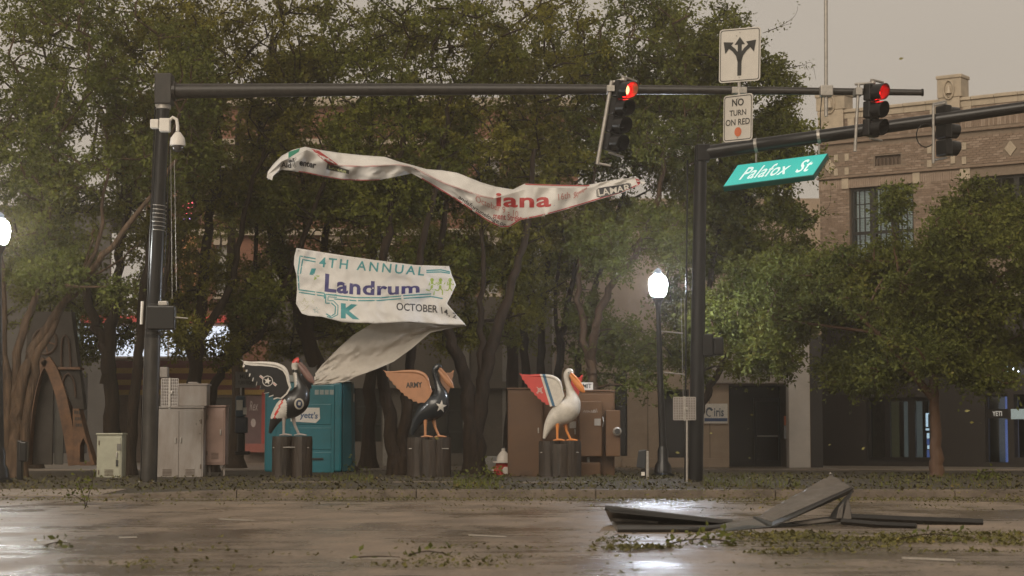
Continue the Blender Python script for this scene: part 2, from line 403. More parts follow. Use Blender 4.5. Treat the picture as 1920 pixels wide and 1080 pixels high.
# pre-made lettering is cached by text2d
for a in (('4TH ANNUAL', .015, .12, 1.35), ('Landrum', .03, 0, 1.07), ('K', .05, 0, 1), ('OCTOBER', .015, 0, 1), ('14, 2', .01, 0, 1), ('5', .0, 0, 1),
          ('ARMY', .03, 0, 1), ('LAMAR', .02, 0, 1.05), ('iana', .025, 0, 1.05), ('enter', .035, .1, 1), ('Aid', .03, 0, 1), ('al', .03, 0, 1), ('ment Street', .01, 0, 1),
          ('October 9 - 10', .0, 0, 1), ('andafortunelodge.or', .01, .2, 1), ('16th', .0, 0, 1), ('Palafox  St', .015, .15, 1.05), ('NO', .02, 0, 1), ('TURN', .01, 0, 1), ('ON RED', .01, 0, 1),
          ('iris', .02, 0, 1.05), ('YETI', .02, 0, 1), ('yett\'s', .02, .15, 1), ('ON', .04, 0, 1), ('E', .0, 0, 1), ('R', 0, 0, 1), ('MUST', .01, 0, 1), ('TURN RIGHT', .01, 0, 1), ('Rex', .0, .3, 1), ('MIT', .02, 0, 1), ('LAMAR ', .02, 0, 1), ('TH', .03, 0, 1), ('Skyways', .02, .3, 1)):
    text2d(*a)

#@@STRUCTURE
# ------------------------------------------------------------------ ground, road, median
g = MB(); g.box(-150, 150, -60, 140, -0.6, -0.03); g.build('ground', M_ground, kind='structure')
KY = 33.4      # face of the kerb
g = MB(); g.add([(-120, -40, 0), (120, -40, 0), (120, KY + .05, 0), (-120, KY + .05, 0)], [(0, 1, 2, 3)]); road = g.build('road', M_road, kind='structure')
g = MB(); g.add([(-120, 54.5, -0.012), (120, 54.5, -0.012), (120, 58.2, -0.012), (-120, 58.2, -0.012)], [(0, 1, 2, 3)]); g.build('side_road', M_road, kind='structure')
g = MB(); g.box(-120, 120, 58.2, 100, -0.4, 0.1); g.build('back_pavement', mat('back_concrete', (0.2, 0.165, 0.13), 0.45, 0.4, 2, 0.3), kind='structure')
# median soil: a gently uneven sheet
nx, ny = 180, 36; V = []; Fq = []
for j in range(ny + 1):
    for i in range(nx + 1):
        x = -60 + 120 * i / nx; y = KY + .28 + (54.4 - KY - .28) * j / ny
        e = min(1, j / 2, (ny - j) / 2)
        left = min(1, max(0.0, (x + 7.8) / 3.2))
        z = 0.125 * (left if y < 37.5 else 1) + e * (0.03 * noise.noise(Vector((x * .9, y * .9, 3))) + .02)
        V.append((x, y, z))
for j in range(ny):
    for i in range(nx):
        a = j * (nx + 1) + i; Fq.append((a, a + 1, a + nx + 2, a + nx + 1))
g = MB(); g.add(V, Fq); g.build('median_soil', M_soil, smooth=True, kind='structure')
g = MB(); g.box(-120, 120, 54.3, 54.5, -0.1, 0.13); g.build('median_back_kerb', M_curb, kind='structure')
# front kerb in cast lengths, dropped at the corner ramp
kerb = thing('kerb', (0, KY, 0), 'long pale concrete kerb along the near edge of the planted median', 'kerb'); kerb['kind'] = 'structure'
del kerb['category']
x = -4.6; xs = []
while x < 34: xs.append(x); x += 3.0
def kerbprof(z1): return [(KY, -.1), (KY + .015, z1 - .02), (KY + .05, z1), (KY + .27, z1 + .005), (KY + .27, -.1)]
for x in xs:
    mb = MB(); pf = kerbprof(.145); mb.prism([(x + .006, a, b) for a, b in pf], [(x + 2.994, a, b) for a, b in pf])
    mb.build('kerb_stone', M_curb, kerb, bevel=.008)
mb = MB(); pa = kerbprof(.03); pb = kerbprof(.145); mb.prism([(-7.6, a, b) for a, b in pa], [(-4.606, a, b) for a, b in pb]); mb.build('kerb_stone', M_curb, kerb)
x = -7.606
while x > -16:
    mb = MB(); pf = kerbprof(.03); mb.prism([(x - 2.994, a, b) for a, b in pf], [(x, a, b) for a, b in pf]); mb.build('kerb_stone', M_curb, kerb, bevel=.006); x -= 3.0
mb = MB()
x = -19.0
ap = thing('corner_pavement', (-12, 35, 0), 'flat concrete corner pavement at the left edge', 'pavement'); ap['kind'] = 'structure'; del ap['category']
while x < -7.7:
    mb = MB(); x1 = min(x + 1.8, -7.0); mb.prism([(x + .01, KY + .28, .05), (x1 - .01, KY + .28, .05), (x1 - .01, 36.4, .085), (x + .01, 36.4, .085)],
             [(x + .01, KY + .28, -.1), (x1 - .01, KY + .28, -.1), (x1 - .01, 36.4, -.1), (x + .01, 36.4, -.1)]); mb.build('paving_slab', M_conc, ap, bevel=.008); x += 1.8
# concrete footing edges in front of the timber piles
for (a, b, yy) in ((485, 640, 906), (735, 900, 906), (975, 1110, 907)):
    p = G(a, yy, .13); q = G(b, yy, .13)
    g = MB(); g.box(p.x, q.x, p.y - .05, p.y + .9, .0, .155); g.build('footing_slab', M_curb, bevel=.01, kind='structure')
# worn paint dashes on the road and a long joint of lighter concrete gutter
M_paint = mat('worn_road_paint', (0.5, 0.45, 0.38), 0.5, 0.6, 9, 0.2, c2=(0.2, 0.16, 0.12))
rm = thing('lane_markings', (0, 20, 0), 'worn white lane dashes on the wet asphalt', 'marking'); rm['kind'] = 'structure'; del rm['category']
for (xa, ya, xb, yb, hw) in ((877, 1003, 948, 1006, 1.3), (1397, 1033, 1493, 1036, 1.6), (1690, 1046, 1790, 1050, 2.0), (222, 1008, 256, 1007, 1.3), (410, 973, 476, 976, 1.0), (650, 1048, 745, 1047, 1.2), (300, 943, 820, 943.5, .5)):
    a = G(xa, ya - hw, .004); b = G(xb, yb - hw, .004); c = G(xb + 2, yb + hw, .004); d = G(xa + 2, ya + hw, .004)
    MB().add([d, c, b, a], [(0, 1, 2, 3)]).build('lane_dash', M_paint, rm)
g = MB(); g.add([(-120, 32.5, .004), (120, 32.5, .004), (120, KY - .001, .004), (-120, KY - .001, .004)], [(0, 1, 2, 3)]); g.build('gutter', mat('gutter_concrete', (0.24, 0.19, 0.145), 0.35, 0.5, 3, 0.3), kind='structure')

# ------------------------------------------------------------------ buildings
def wall_holes(mb, u0, u1, z0, z1, holes, y0, y1, f=None):
    us = sorted({u0, u1, *[h[0] for h in holes], *[h[1] for h in holes]}); zs = sorted({z0, z1, *[h[2] for h in holes], *[h[3] for h in holes]})
    us = [u for u in us if u0 <= u <= u1]; zs = [z for z in zs if z0 <= z <= z1]
    for a, b in zip(us[:-1], us[1:]):
        run = None
        for c, d in zip(zs[:-1], zs[1:]):
            mu, mz = (a + b) / 2, (c + d) / 2
            hole = any(h[0] < mu < h[1] and h[2] < mz < h[3] for h in holes)
            if hole:
                if run: mb.box(a, b, y0, y1, *run); run = None
            else: run = (run[0], d) if run else (c, d)
        if run: mb.box(a, b, y0, y1, *run)
def glass_mat():
    m = bpy.data.materials.new('window_glass'); m.use_nodes = True; t = m.node_tree
    for n in list(t.nodes): t.nodes.remove(n)
    o = nn(t, 'ShaderNodeOutputMaterial'); gl = nn(t, 'ShaderNodeBsdfGlossy'); gl.inputs['Roughness'].default_value = .05
    tr = nn(t, 'ShaderNodeBsdfTransparent'); tr.inputs[0].default_value = (.8, .85, .83, 1)
    mx = nn(t, 'ShaderNodeMixShader'); fr = nn(t, 'ShaderNodeFresnel'); fr.inputs[0].default_value = 1.6
    t.links.new(fr.outputs[0], mx.inputs[0]); t.links.new(tr.outputs[0], mx.inputs[1]); t.links.new(gl.outputs[0], mx.inputs[2]); t.links.new(mx.outputs[0], o.inputs[0])
    return m
M_glass = glass_mat()
M_frame = mat('dark_window_frame', (0.03, 0.028, 0.026), 0.4, 0.2)
M_in = mat('dark_interior', (0.02, 0.018, 0.016), 0.7, 0.3)
M_blind = mat('white_blind_glow', (0.6, 0.6, 0.58), 0.6, 0.1, emit=(.8, .78, .74), estr=.16)  # slats glow faintly, standing in for the lit room behind them
M_brick = mat('brown_brick', (0.27, 0.19, 0.135), 0.7, 0.4, 3.5, 0.3, 60, c2=(0.165, 0.115, 0.08))
M_brick2 = mat('brown_brick_pale', (0.35, 0.265, 0.2), 0.7, 0.4, 3.5, 0.3, 60, c2=(0.24, 0.17, 0.125))
M_mortar = mat('mortar', (0.24, 0.18, 0.13), 0.8, 0.3, 9)
M_terra = mat('cream_terracotta', (0.5, 0.41, 0.30), 0.5, 0.35, 3, 0.2, 30)
M_dkwall = mat('black_storefront_paint', (0.022, 0.018, 0.016), 0.5, 0.3, 3, 0.1)

# --- brick building on the right, its front runs towards the camera to the right
A = P(1541, 822, 66.5); PHI = math.atan2(-3.8, 5.3)
bb = thing('brick_building', (A.x, A.y, 0), 'brown brick corner building with cream terracotta parapet and black ground floor', 'building', rz=PHI)
U = Vector((math.cos(PHI), math.sin(PHI), 0)); N = Vector((-U.y, U.x, 0))   # N points into the building
Mb = MW[bb]
def FL(px, py):                                            # photo pixel -> (u, z) on the facade
    d = ray(px, py); o = Vector((A.x, A.y, 0)); t = (o - CAM).dot(N) / d.dot(N); q = CAM + d * t
    return (q - o).dot(U), q.z
def bbuild(mb, name, m, par=None, **k): mb.v = [tuple(Mb @ Vector(q)) for q in mb.v]; return mb.build(name, m, par or bb, **k)
ucor, ztop = FL(1566, 208)
_, zpar = FL(1566, 214)
uw0, zh = FL(1592, 353); uw1, _ = FL(1712, 345); _, zs = FL(1592, 500)
ub0, zh2 = FL(1820, 333); ub1 = ub0 + 4.4
_, zband = FL(1750, 522); _, zband2 = FL(1750, 566)
ug = [FL(1622, 745), FL(1657, 745), FL(1738, 745), FL(1846, 740), FL(1887, 740)]
zg1 = FL(1680, 745)[1]; zg0 = 0.25
gl_holes = [(FL(1624, 745)[0], FL(1743, 745)[0], zg0, zg1), (FL(1846, 740)[0], FL(1889, 740)[0], zg0, FL(1860, 740)[1]), (FL(1849, 688)[0], FL(1890, 688)[0], FL(1860, 718)[1], FL(1860, 684)[1]), (FL(1900, 740)[0], FL(1960, 740)[0], .4, FL(1860, 740)[1])]
up_holes = [(uw0, uw1, zs, zh), (ub0, ub1, zs, zh2)]
um = (uw1 + .8); vent = (FL(1640, 300)[0], FL(1689, 300)[0], FL(1660, 310)[1], FL(1660, 291)[1])
mb = MB(); wall_holes(mb, 0, 11, zband, zpar, up_holes + [vent], 0, .35); bbuild(mb, 'wall', M_mortar)
mb = MB(); wall_holes(mb, 0, 11, 0, zband, gl_holes, 0, .35); bbuild(mb, 'ground_floor', M_dkwall)
mb = MB(); mb.box(0, .35, .351, 14, 0, zpar); mb.box(.351, 11, 13.6, 14, 0, zpar); mb.box(10.65, 11, .351, 13.599, 0, zpar); bbuild(mb, 'side_wall', M_brick)
mb = MB(); mb.box(.351, 10.649, .6, 13.5, zpar - 1.2, zpar - .9); bbuild(mb, 'roof', M_in)
mb = MB(); mb.box(.4, 10.6, .36, 5, zband - .3, zband); mb.box(.4, 10.6, 5.01, 5.2, 0, zpar - 1.3); bbuild(mb, 'floor_slab', M_in)
mb = MB(); mb.box(.0, 11, -.12, -.002, zband2, zband); bbuild(mb, 'band_course', mat('pale_band', (0.36, 0.31, 0.26), .6, .3, 3))
# terracotta parapet: separate coping stones
u = 0.0; k = 0
while u < 10.9:
    u1 = min(u + .78, 11.0); mb = MB(); mb.box(u + .004, u1 - .004, -.09, .42, zpar, ztop + .005 * (k % 3)); bbuild(mb, 'coping_stone', M_terra, bevel=.02)
    mb = MB(); mb.box(u + .004, u1 - .004, -.03, -.002, zpar - .2, zpar - .006); bbuild(mb, 'coping_stone', M_terra, bevel=.01)
    u = u1; k += 1
for uu0, uu1, zt in ((FL(1760, 150)[0], FL(1805, 150)[0], FL(1780, 142)[1]), (0.0, FL(1590, 200)[0] * .95, FL(1560, 176)[1])):
    mb = MB(); mb.box(uu0, uu1, -.16, .5, ztop + .02, zt - .12); mb.box(uu0 - .03, uu1 + .03, -.19, .53, zt - .119, zt); bbuild(mb, 'parapet_block', M_terra, bevel=.025)
    mb = MB(); mb.box(uu0 + .06, uu1 - .06, -.155, -.091, zpar - .65, ztop + .015); bbuild(mb, 'parapet_panel', M_terra, bevel=.02)
    c = (uu0 + uu1) / 2; h = (zt - ztop)
    mb = MB()
    for t in range(14):
        an = 2 * math.pi * t / 14; an2 = 2 * math.pi * (t + 1) / 14
    pts = [(c + .17 * math.cos(2 * math.pi * t / 18), -.19, ztop + h * .35 + .3 * math.sin(2 * math.pi * t / 18)) for t in range(19)]
    mb.tube(pts, .03, 6); mb.tube([(c, -.19, ztop + h * .35 + .3), (c, -.19, zt - .14)], .03, 6)
    mb.tube([(c, -.18, ztop + h * .35 + .12), (c, -.18, ztop + h * .35 - .12)], [.05, .11], 8)
    bbuild(mb, 'relief_ornament', M_terra, smooth=True)
# stepped terracotta under the coping near the blocks
for (px0, px1, dy) in ((1744, 1765, .35), (1806, 1822, .35), (1590, 1602, .35)):
    a, _ = FL(px0, 200); b, _ = FL(px1, 200); mb = MB(); mb.box(a, b, -.06, -.031, zpar - .2 - dy, zpar - .206); bbuild(mb, 'coping_step', M_terra, bevel=.01)
# accent tiles and diamonds
acc = []
for (px, py) in ((1568, 297), (1588, 295), (1568, 323), (1588, 321), (1743, 281), (1743, 307), (1808, 274), (1808, 301), (1787, 273), (1787, 300)):
    u, z = FL(px, py); mb = MB(); mb.box(u - .075, u + .075, -.03, -.002, z - .12, z + .12); bbuild(mb, 'accent_tile', M_terra, bevel=.006); acc.append((u - .08, u + .08, z - .13, z + .13))
for (px, py) in ((1557, 313), (1895, 278)):
    u, z = FL(px, py); r = .25; mb = MB(); mb.prism([(u, -.04, z - r), (u + r * .8, -.04, z), (u, -.04, z + r), (u - r * .8, -.04, z)], [(u, -.002, z - r), (u + r * .8, -.002, z), (u, -.002, z + r), (u - r * .8, -.002, z)]); bbuild(mb, 'diamond_tile', M_terra, bevel=.006); acc.append((u - r, u + r, z - r, z + r))
# projecting string courses and lintel
zc1 = FL(1750, 250)[1]; zc2 = FL(1750, 317)[1]
for z in (zc1, zc2): mb = MB(); mb.box(-.05, 11, -.09, -.002, z - .06, z); bbuild(mb, 'string_course', M_brick, bevel=.01)
for (a, b) in ((uw0 - .25, uw0 - .004), (ub0 - .35, ub0 - .004), (uw1 + .004, uw1 + .25)):
    mb = MB(); mb.box(a, b, -.05, -.002, zh - .02, zh + .34); bbuild(mb, 'corner_block', M_terra, bevel=.01)
# bricks: the nearest 300 one by one, the others joined
bricks = []
def put(u0, u1, z0, z1):
    if u0 < 0 or u1 > 9.2: return
    for h in up_holes + [vent] + acc:
        if u1 > h[0] + .005 and u0 < h[1] - .005 and z1 > h[2] + .005 and z0 < h[3] - .005: return
    for z in (zc1, zc2):
        if z0 < z and z1 > z - .06: return
    bricks.append((u0, u1, z0, z1))
z = zpar - .21; row = 0
while z > 7.2:
    soldier = (zc1 + .02 < z < zc1 + .42) or (zh + .03 < z <= zh + .36)
    if soldier:
        h = .30; z0 = z - h
        uu = 0.0
        while uu < 9.2: put(uu, uu + .066, z0, z - .01); uu += .078
        z = z0
    else:
        z0 = z - .075; uu = -.22 + (.112 if row % 2 else 0)
        while uu < 9.2: put(uu + .005, uu + .215, z0 + .005, z - .005); uu += .224
        z = z0
    row += 1
def bpt(q): return (Mb @ Vector(((q[0] + q[1]) / 2, 0, (q[2] + q[3]) / 2)) - CAM).length
fl = [q for q in bricks if (q[1] - q[0]) > .1]
big = sorted([q for q in fl if FL(1600, 300)[0] < 99 and q[2] > zh], key=bpt)[:290]
sb = set(big)
bm0 = MB(); bm0.box(-.105, .105, -.018, -.001, -.0325, .0325)
bme = bpy.data.meshes.new('brick'); bme.from_pydata(bm0.v, [], bm0.f); bme.materials.append(M_brick)
bme2 = bme.copy(); bme2.materials.clear(); bme2.materials.append(M_brick2)
rnd = random.Random(3)
for q in big:
    o = bpy.data.objects.new('brick', bme if rnd.random() < .7 else bme2); COL.objects.link(o); o.parent = bb
    o.location = ((q[0] + q[1]) / 2, rnd.uniform(-.004, 0.003), (q[2] + q[3]) / 2)
mb = MB()
for q in bricks:
    if q in sb: continue
    y = -.016 + rnd.uniform(-.005, .005); mb.m = 1 if (rnd.random() < .3 or (zh < q[2] < zh + .4)) else 0; mb.box(q[0], q[1], y, -.001, q[2], q[3])
bbuild(mb, 'brickwork', [M_brick, M_brick2], kind='stuff')
mb = MB(); u = vent[0]
while u < vent[1] - .05: mb.box(u + .02, u + .09, .04, .1, vent[2], vent[3] - .1); u += .14
mb.box(vent[0], vent[1], .1, .3, vent[2], vent[3]); bbuild(mb, 'vent_grille', mat('vent_brick', (.12, .08, .055), .7, .3))
def window(u0, u1, z0, z1, nu, par=None, blind=True, mm=M_frame, sub=3, name='window'):
    mb = MB(); e = .09
    mb.box(u0, u1, .14, .26, z1 - e, z1); mb.box(u0, u1, .14, .26, z0, z0 + e)
    for i in range(nu + 1):
        c = u0 + (u1 - u0) * i / nu; a = max(u0, c - e); b = min(u1, c + e); mb.box(a, b, .137, .263, z0 + e, z1 - e)
    fr = bbuild(mb, name, mm)
    for i in range(nu):
        a = u0 + (u1 - u0) * i / nu + e; b = u0 + (u1 - u0) * (i + 1) / nu - e
        mid = z0 + (z1 - z0) * .42
        for (c, d) in ((z0 + e, mid - .05), (mid + .05, z1 - e)):
            m2 = MB(); m2.box(a, b, .195, .205, c, d); bbuild(m2, 'pane', M_glass, fr)
            m3 = MB()
            for t in range(1, sub): x = a + (b - a) * t / sub; m3.box(x - .018, x + .018, .16, .19, c, d)
            for t in range(1, 3): x = c + (d - c) * t / 3; m3.box(a, b, .162, .188, x - .015, x + .015)
            bbuild(m3, 'muntin', mm, fr)
        m4 = MB(); m4.box(a, b, .15, .25, mid - .05, mid + .05); bbuild(m4, 'transom', mm, fr)
        if blind:
            m5 = MB(); z = z0 + e
            while z < z1 - e: m5.add([(a, .36, z), (b, .36, z), (b, .40, z + .045), (a, .40, z + .045)], [(0, 1, 2, 3)]); z += .052
            bbuild(m5, 'blind', M_blind, fr)
    return fr
window(uw0 + .01, uw1 - .01, zs, zh, 3); window(ub0 + .01, ub1 - .01, zs, zh2, 3, blind=False)
mb = MB(); mb.box(ub0, ub1, .7, .72, zs, zh2); bbuild(mb, 'curtain', mat('dim_curtain', (.16, .12, .07), .8, .3))
# lit shopfront
M_lit1 = mat('shop_interior_blue', (.06, .065, .08), .6, .6, 3, 0, emit=(.12, .15, .22), estr=.22, c2=(.02, .02, .03))
M_lit2 = mat('shop_interior_grey', (.07, .075, .075), .6, .6, 3, 0, emit=(.15, .17, .18), estr=.3)
M_lit3 = mat('shop_interior_olive', (.06, .06, .03), .6, .4, 3, 0, emit=(.1, .09, .05), estr=.2)
M_lit4 = mat('shop_light', (.5, .5, .5), .6, .1, 3, 0, emit=(.6, .75, .95), estr=.8)
M_fr2 = mat('black_shop_frame', (.012, .011, .011), .35, .2)
h = gl_holes[0]
sf = MB()
edges = [FL(q, 745)[0] for q in (1624, 1640, 1655, 1665, 1699, 1712, 1743)]
sf.box(h[0], h[1], .12, .24, h[3] - .12, h[3]); sf.box(h[0], h[1], .12, .24, h[2], h[2] + .14)
sf.box(edges[0], edges[0] + .1, .121, .239, h[2] + .14, h[3] - .12); sf.box(edges[2], edges[3], .121, .239, h[2] + .14, h[3] - .12); sf.box(edges[4], edges[5], .121, .239, h[2] + .14, h[3] - .12); sf.box(h[1] - .08, h[1], .121, .239, h[2] + .14, h[3] - .12)
shop = bbuild(sf, 'shop_window', M_fr2)
for (a, b, mm) in ((edges[0] + .1, edges[1], M_lit1), (edges[1], edges[2], M_lit3), (edges[3], edges[4], M_lit2), (edges[5], edges[6] - .08, M_lit2)):
    m2 = MB(); m2.box(a, b, 1.2, 1.25, h[2] + .14, h[3] - .12); bbuild(m2, 'backdrop_panel', mm, shop)
for (a, b) in ((edges[0] + .1, edges[2]), (edges[3], edges[4]), (edges[5], edges[6] - .08)):
    m2 = MB(); m2.box(a, b, .175, .185, h[2] + .14, h[3] - .12); bbuild(m2, 'pane', M_glass, shop)
def fl_box(mb, px0, px1, py0, py1, y0, y1):
    a, z1 = FL(px0, py0); b, _ = FL(px1, py0); _, z0 = FL(px0, py1); mb.box(a, b, y0, y1, z0, z1)
mb = MB(); fl_box(mb, 1714, 1730, 774, 776, .9, 1.0); fl_box(mb, 1714, 1716, 776, 800, .9, 1.0); fl_box(mb, 1728, 1730, 776, 800, .9, 1.0); fl_box(mb, 1714, 1739, 803, 807, .9, 1.1); fl_box(mb, 1716, 1726, 812, 822, .9, 1.1); fl_box(mb, 1717, 1725, 835, 842, .9, 1.1); fl_box(mb, 1732, 1737, 855, 866, .9, 1.1); bbuild(mb, 'display', M_lit4, shop)
mb = MB(); fl_box(mb, 1716, 1727, 823, 834, .9, 1.1); fl_box(mb, 1716, 1727, 844, 866, .9, 1.1); bbuild(mb, 'display_box', mat('display_blue', (.05, .07, .2), .5, .3, emit=(.1, .15, .4), estr=.5), shop)
h = gl_holes[1]
sf = MB(); sf.box(h[0], h[0] + .06, .12, .24, h[2], h[3]); sf.box(h[1] - .06, h[1], .12, .24, h[2], h[3]); sf.box(h[0] + .06, h[1] - .06, .121, .239, h[3] - .06, h[3])
yw = bbuild(sf, 'shop_door', M_fr2)
m2 = MB(); m2.box(h[0] + .06, h[1] - .06, 1.0, 1.05, h[2], h[3] - .06); bbuild(m2, 'backdrop_panel', M_lit1, yw)
m2 = MB(); m2.box(h[0] + .06, h[1] - .06, .175, .185, h[2], h[3] - .06); bbuild(m2, 'pane', M_glass, yw)
mb = MB(); fl_box(mb, 1847, 1888, 767, 784, .08, .11); bbuild(mb, 'door_sign', M_fr2, yw)
mb = MB(); v, f = text2d('YETI', .02, 0, 1); a, z1 = FL(1859, 771); b, _ = FL(1877, 771); _, z0 = FL(1859, 780)
mb.add([(a + (b - a) * q[0], .07, z0 + (z1 - z0) * q[1]) for q in v], f); bbuild(mb, 'lettering', mat('pale_lettering', (.45, .45, .42), .5, .1, emit=(.4, .4, .38), estr=.3), yw)
for (x0, x1, c) in ((1866, 1868, (.2, .3, .9)), (1869, 1871, (.3, .4, 1.)), (1873, 1876, (.15, .2, .7)), (1880, 1884, (.8, .3, .1)), (1884, 1887, (.4, .2, .4))):
    mb = MB()
    for (y0, y1) in ((742, 766), (786, 870)):
        fl_box(mb, x0, x1, y0, y1, .8, .84)
    bbuild(mb, 'neon_stripe', mat('neon_%d' % x0, tuple(q * .5 + .08 for q in c), .4, .1, emit=c, estr=.25), yw)
h = gl_holes[2]
mb = MB(); mb.box(h[0], h[1], .9, .95, h[2], h[3]); uwn = bbuild(mb, 'lit_window', mat('lit_window_glow', (.3, .4, .4), .5, .3, 2, 0, emit=(.35, .5, .55), estr=.55))
mb = MB()
for t in range(6): x = h[0] + (h[1] - h[0]) * t / 5; mb.box(x - .015, x + .015, .2, .22, h[2], h[3])
mb.box(h[0], h[1], .197, .217, (h[2] + h[3]) / 2 - .015, (h[2] + h[3]) / 2 + .015); bbuild(mb, 'muntin', M_fr2, uwn)
mb = MB(); fl_box(mb, 1896, 1935, 767, 786, -.03, -.003); bbuild(mb, 'pale_sign', mat('pale_blue_board', (.3, .38, .4), .5, .2, emit=(.2, .26, .28), estr=.3))
h = gl_holes[3]; mb = MB(); mb.box(h[0], h[1], 1.0, 1.05, h[2], h[3]); bbuild(mb, 'backdrop_panel', M_lit1)
for (px, py) in ((1905, 692), (1911, 693), (1905, 703), (1914, 697)):
    a, z = FL(px, py); mb = MB(); mb.lathe((a, -.2, z), [(.0, -.04), (.035, 0), (.0, .04)], 8); bbuild(mb, 'bulb', mat('cool_bulb', (.8, .8, .8), .3, 0, emit=(.7, .8, 1), estr=6))
mb = MB(); fl_box(mb, 1536, 1556, 696, 699, -.1, -.01); bbuild(mb, 'wall_light', mat('amber_strip', (.5, .2, .1), .5, .1, emit=(1., .35, .18), estr=.5))

# --- beige office with the iris sign
YI = 62.0
M_beige = mat('beige_render', (0.4, 0.3, 0.215), 0.7, 0.22, 1.5, 0.2, 30)
M_greyr = mat('grey_render', (0.37, 0.325, 0.28), 0.65, 0.25, 1.5, 0.2, 30)
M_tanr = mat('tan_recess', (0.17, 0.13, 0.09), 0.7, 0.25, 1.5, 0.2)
o_ = P(1300, 882, YI)
ib = thing('office_building', (o_.x, YI, 0), 'low beige rendered office with recessed dark entrance beside the brick building', 'building')
def xz(px0, px1, py0, py1, Y): a = P(px0, py1, Y); b = P(px1, py0, Y); return (a.x, b.x, a.z, b.z)
hs = [xz(1240, 1292, 730, 858, YI), xz(1153, 1176, 700, 855, YI), (XP(1366, YI), XP(1481, YI), 0.0, ZP(720, YI)), xz(1375, 1410, 545, 620, YI), xz(1395, 1440, 555, 580, YI)][:3]
mb = MB(); wall_holes(mb, XP(1040, YI), XP(1518, YI), 0, ZP(630, YI), hs, YI, YI + .3); mb.box(XP(1040, YI), XP(1541, YI), YI, YI + .3, ZP(630, YI) + .001, ZP(372, YI)); mb.build('wall', M_beige, ib)
mb = MB(); mb.box(XP(1518, YI) + .002, XP(1541, YI), YI, YI + .3, 0, ZP(630, YI)); mb.build('black_return', M_dkwall, bb)
mb = MB(); mb.box(XP(1040, YI), XP(1040, YI) + .3, YI + .301, YI + 11, 0, ZP(372, YI)); mb.box(XP(1541, YI) - .3, XP(1541, YI), YI + .301, YI + 11, 0, ZP(372, YI)); mb.box(XP(1040, YI) + .31, XP(1541, YI) - .31, YI + .31, YI + 11, ZP(372, YI) - .6, ZP(372, YI) - .3); mb.build('roof', M_greyr, ib)
for hh in hs[:2]:
    mb = MB(); mb.box(hh[0], hh[1], YI + .16, YI + .2, hh[2], hh[3]); wn = mb.build('window', mat('black_glass', (.012, .012, .014), .08, .1, bump=0), ib)
    mb = MB(); mb.box(hh[0], hh[0] + .05, YI + .08, YI + .158, hh[2], hh[3]); mb.box(hh[1] - .05, hh[1], YI + .08, YI + .158, hh[2], hh[3]); mb.box(hh[0] + .05, hh[1] - .05, YI + .081, YI + .157, hh[3] - .05, hh[3]); mb.build('frame', M_frame, wn)
h = hs[2]
mb = MB(); mb.box(h[0] - .2, h[0], YI + .302, YI + 2.6, 0, h[3]); mb.box(h[1], h[1] + .2, YI + .302, YI + 2.6, 0, h[3]); mb.box(h[0], h[1], YI + .302, YI + 2.6, h[3], h[3] + .2); mb.build('recess_wall', M_tanr, ib)
mb = MB(); mb.box(h[0], h[1], YI + 2.5, YI + 2.6, 0, h[3] - .001); mb.build('entrance_glass', mat('entrance_dark', (.015, .012, .01), .2, .2), ib)
d0, d1 = XP(1412, YI + 2.5), XP(1462, YI + 2.5)
mb = MB(); mb.box(d0, d0 + .07, YI + 2.4, YI + 2.49, .1, 2.3); mb.box(d1 - .07, d1, YI + 2.4, YI + 2.49, .1, 2.3); mb.box(d0 + .07, d1 - .07, YI + 2.401, YI + 2.489, 2.2, 2.3); mb.box(d0 + .07, d1 - .07, YI + 2.401, YI + 2.489, .1, .3); dr = mb.build('door', M_frame, ib)
mb = MB(); mb.box(d0 + .1, d1 - .1, YI + 2.3, YI + 2.36, 1.05, 1.1); mb.build('handle', M_galv, dr)
a = xz(1300, 1479.5, 664, 719, YI); mb = MB(); mb.box(a[0], a[1], YI - .25, YI - .002, a[2], a[3]); mb.build('fascia', M_greyr, ib, bevel=.02)
a = xz(1480, 1517, 640, 886, YI - 1.2); mb = MB(); mb.box(a[0], a[1], YI - 1.2, YI - .6, 0.1, a[3]); mb.build('column', mat('column_render', (0.46, .42, .38), .6, .2, 2, .2), ib, bevel=.02)
a = xz(1166, 1365, 866, 884, YI); mb = MB(); mb.box(a[0], a[1], YI - .06, YI - .002, 0.1, .38); mb.build('plinth', M_beige, ib, bevel=.01)
for px in (1214, 1330):
    mb = MB(); mb.box(XP(px, YI) - .012, XP(px, YI) + .012, YI - .01, YI - .001, .4, ZP(640, YI)); mb.build('joint_strip', M_tanr, ib)
# iris sign board
a = xz(1320, 1363.5, 757, 794, YI); mb = MB(); mb.box(a[0], a[1], YI - .07, YI - .004, a[2], a[3])
si = tag(mb.build('wall_sign', M_white), 'white wall sign reading iris with a dotted blue eye logo', 'sign')
mb = MB(); b_ = xz(1320.5, 1363, 784, 790, YI); mb.box(b_[0], b_[1], YI - .076, YI - .0705, b_[2], b_[3]); mb.build('blue_band', mat('navy_band', (.05, .09, .2), .5, .1), si)
bv = bvh_of([si])
decal('lettering', [ptext('iris', (1339, 765), (1357, 765), (1339, 781), .02, 0, 1.05)], mat('slate_blue', (.04, .07, .12), .5, .1), si, bv)
sh = []
for k in range(11):
    an = R(70 + k * 25); r = 1.1 + .13 * k; cx, cy = 1330 + 5.4 * math.cos(an), 773 + 7.5 * math.sin(an); sh.append(poly2d([(cx + r * math.cos(R(t)), cy + r * math.sin(R(t))) for t in range(0, 360, 45)], 0))
decal('logo', sh, mat('slate_blue', (.04, .07, .12), .5, .1), si, bv)
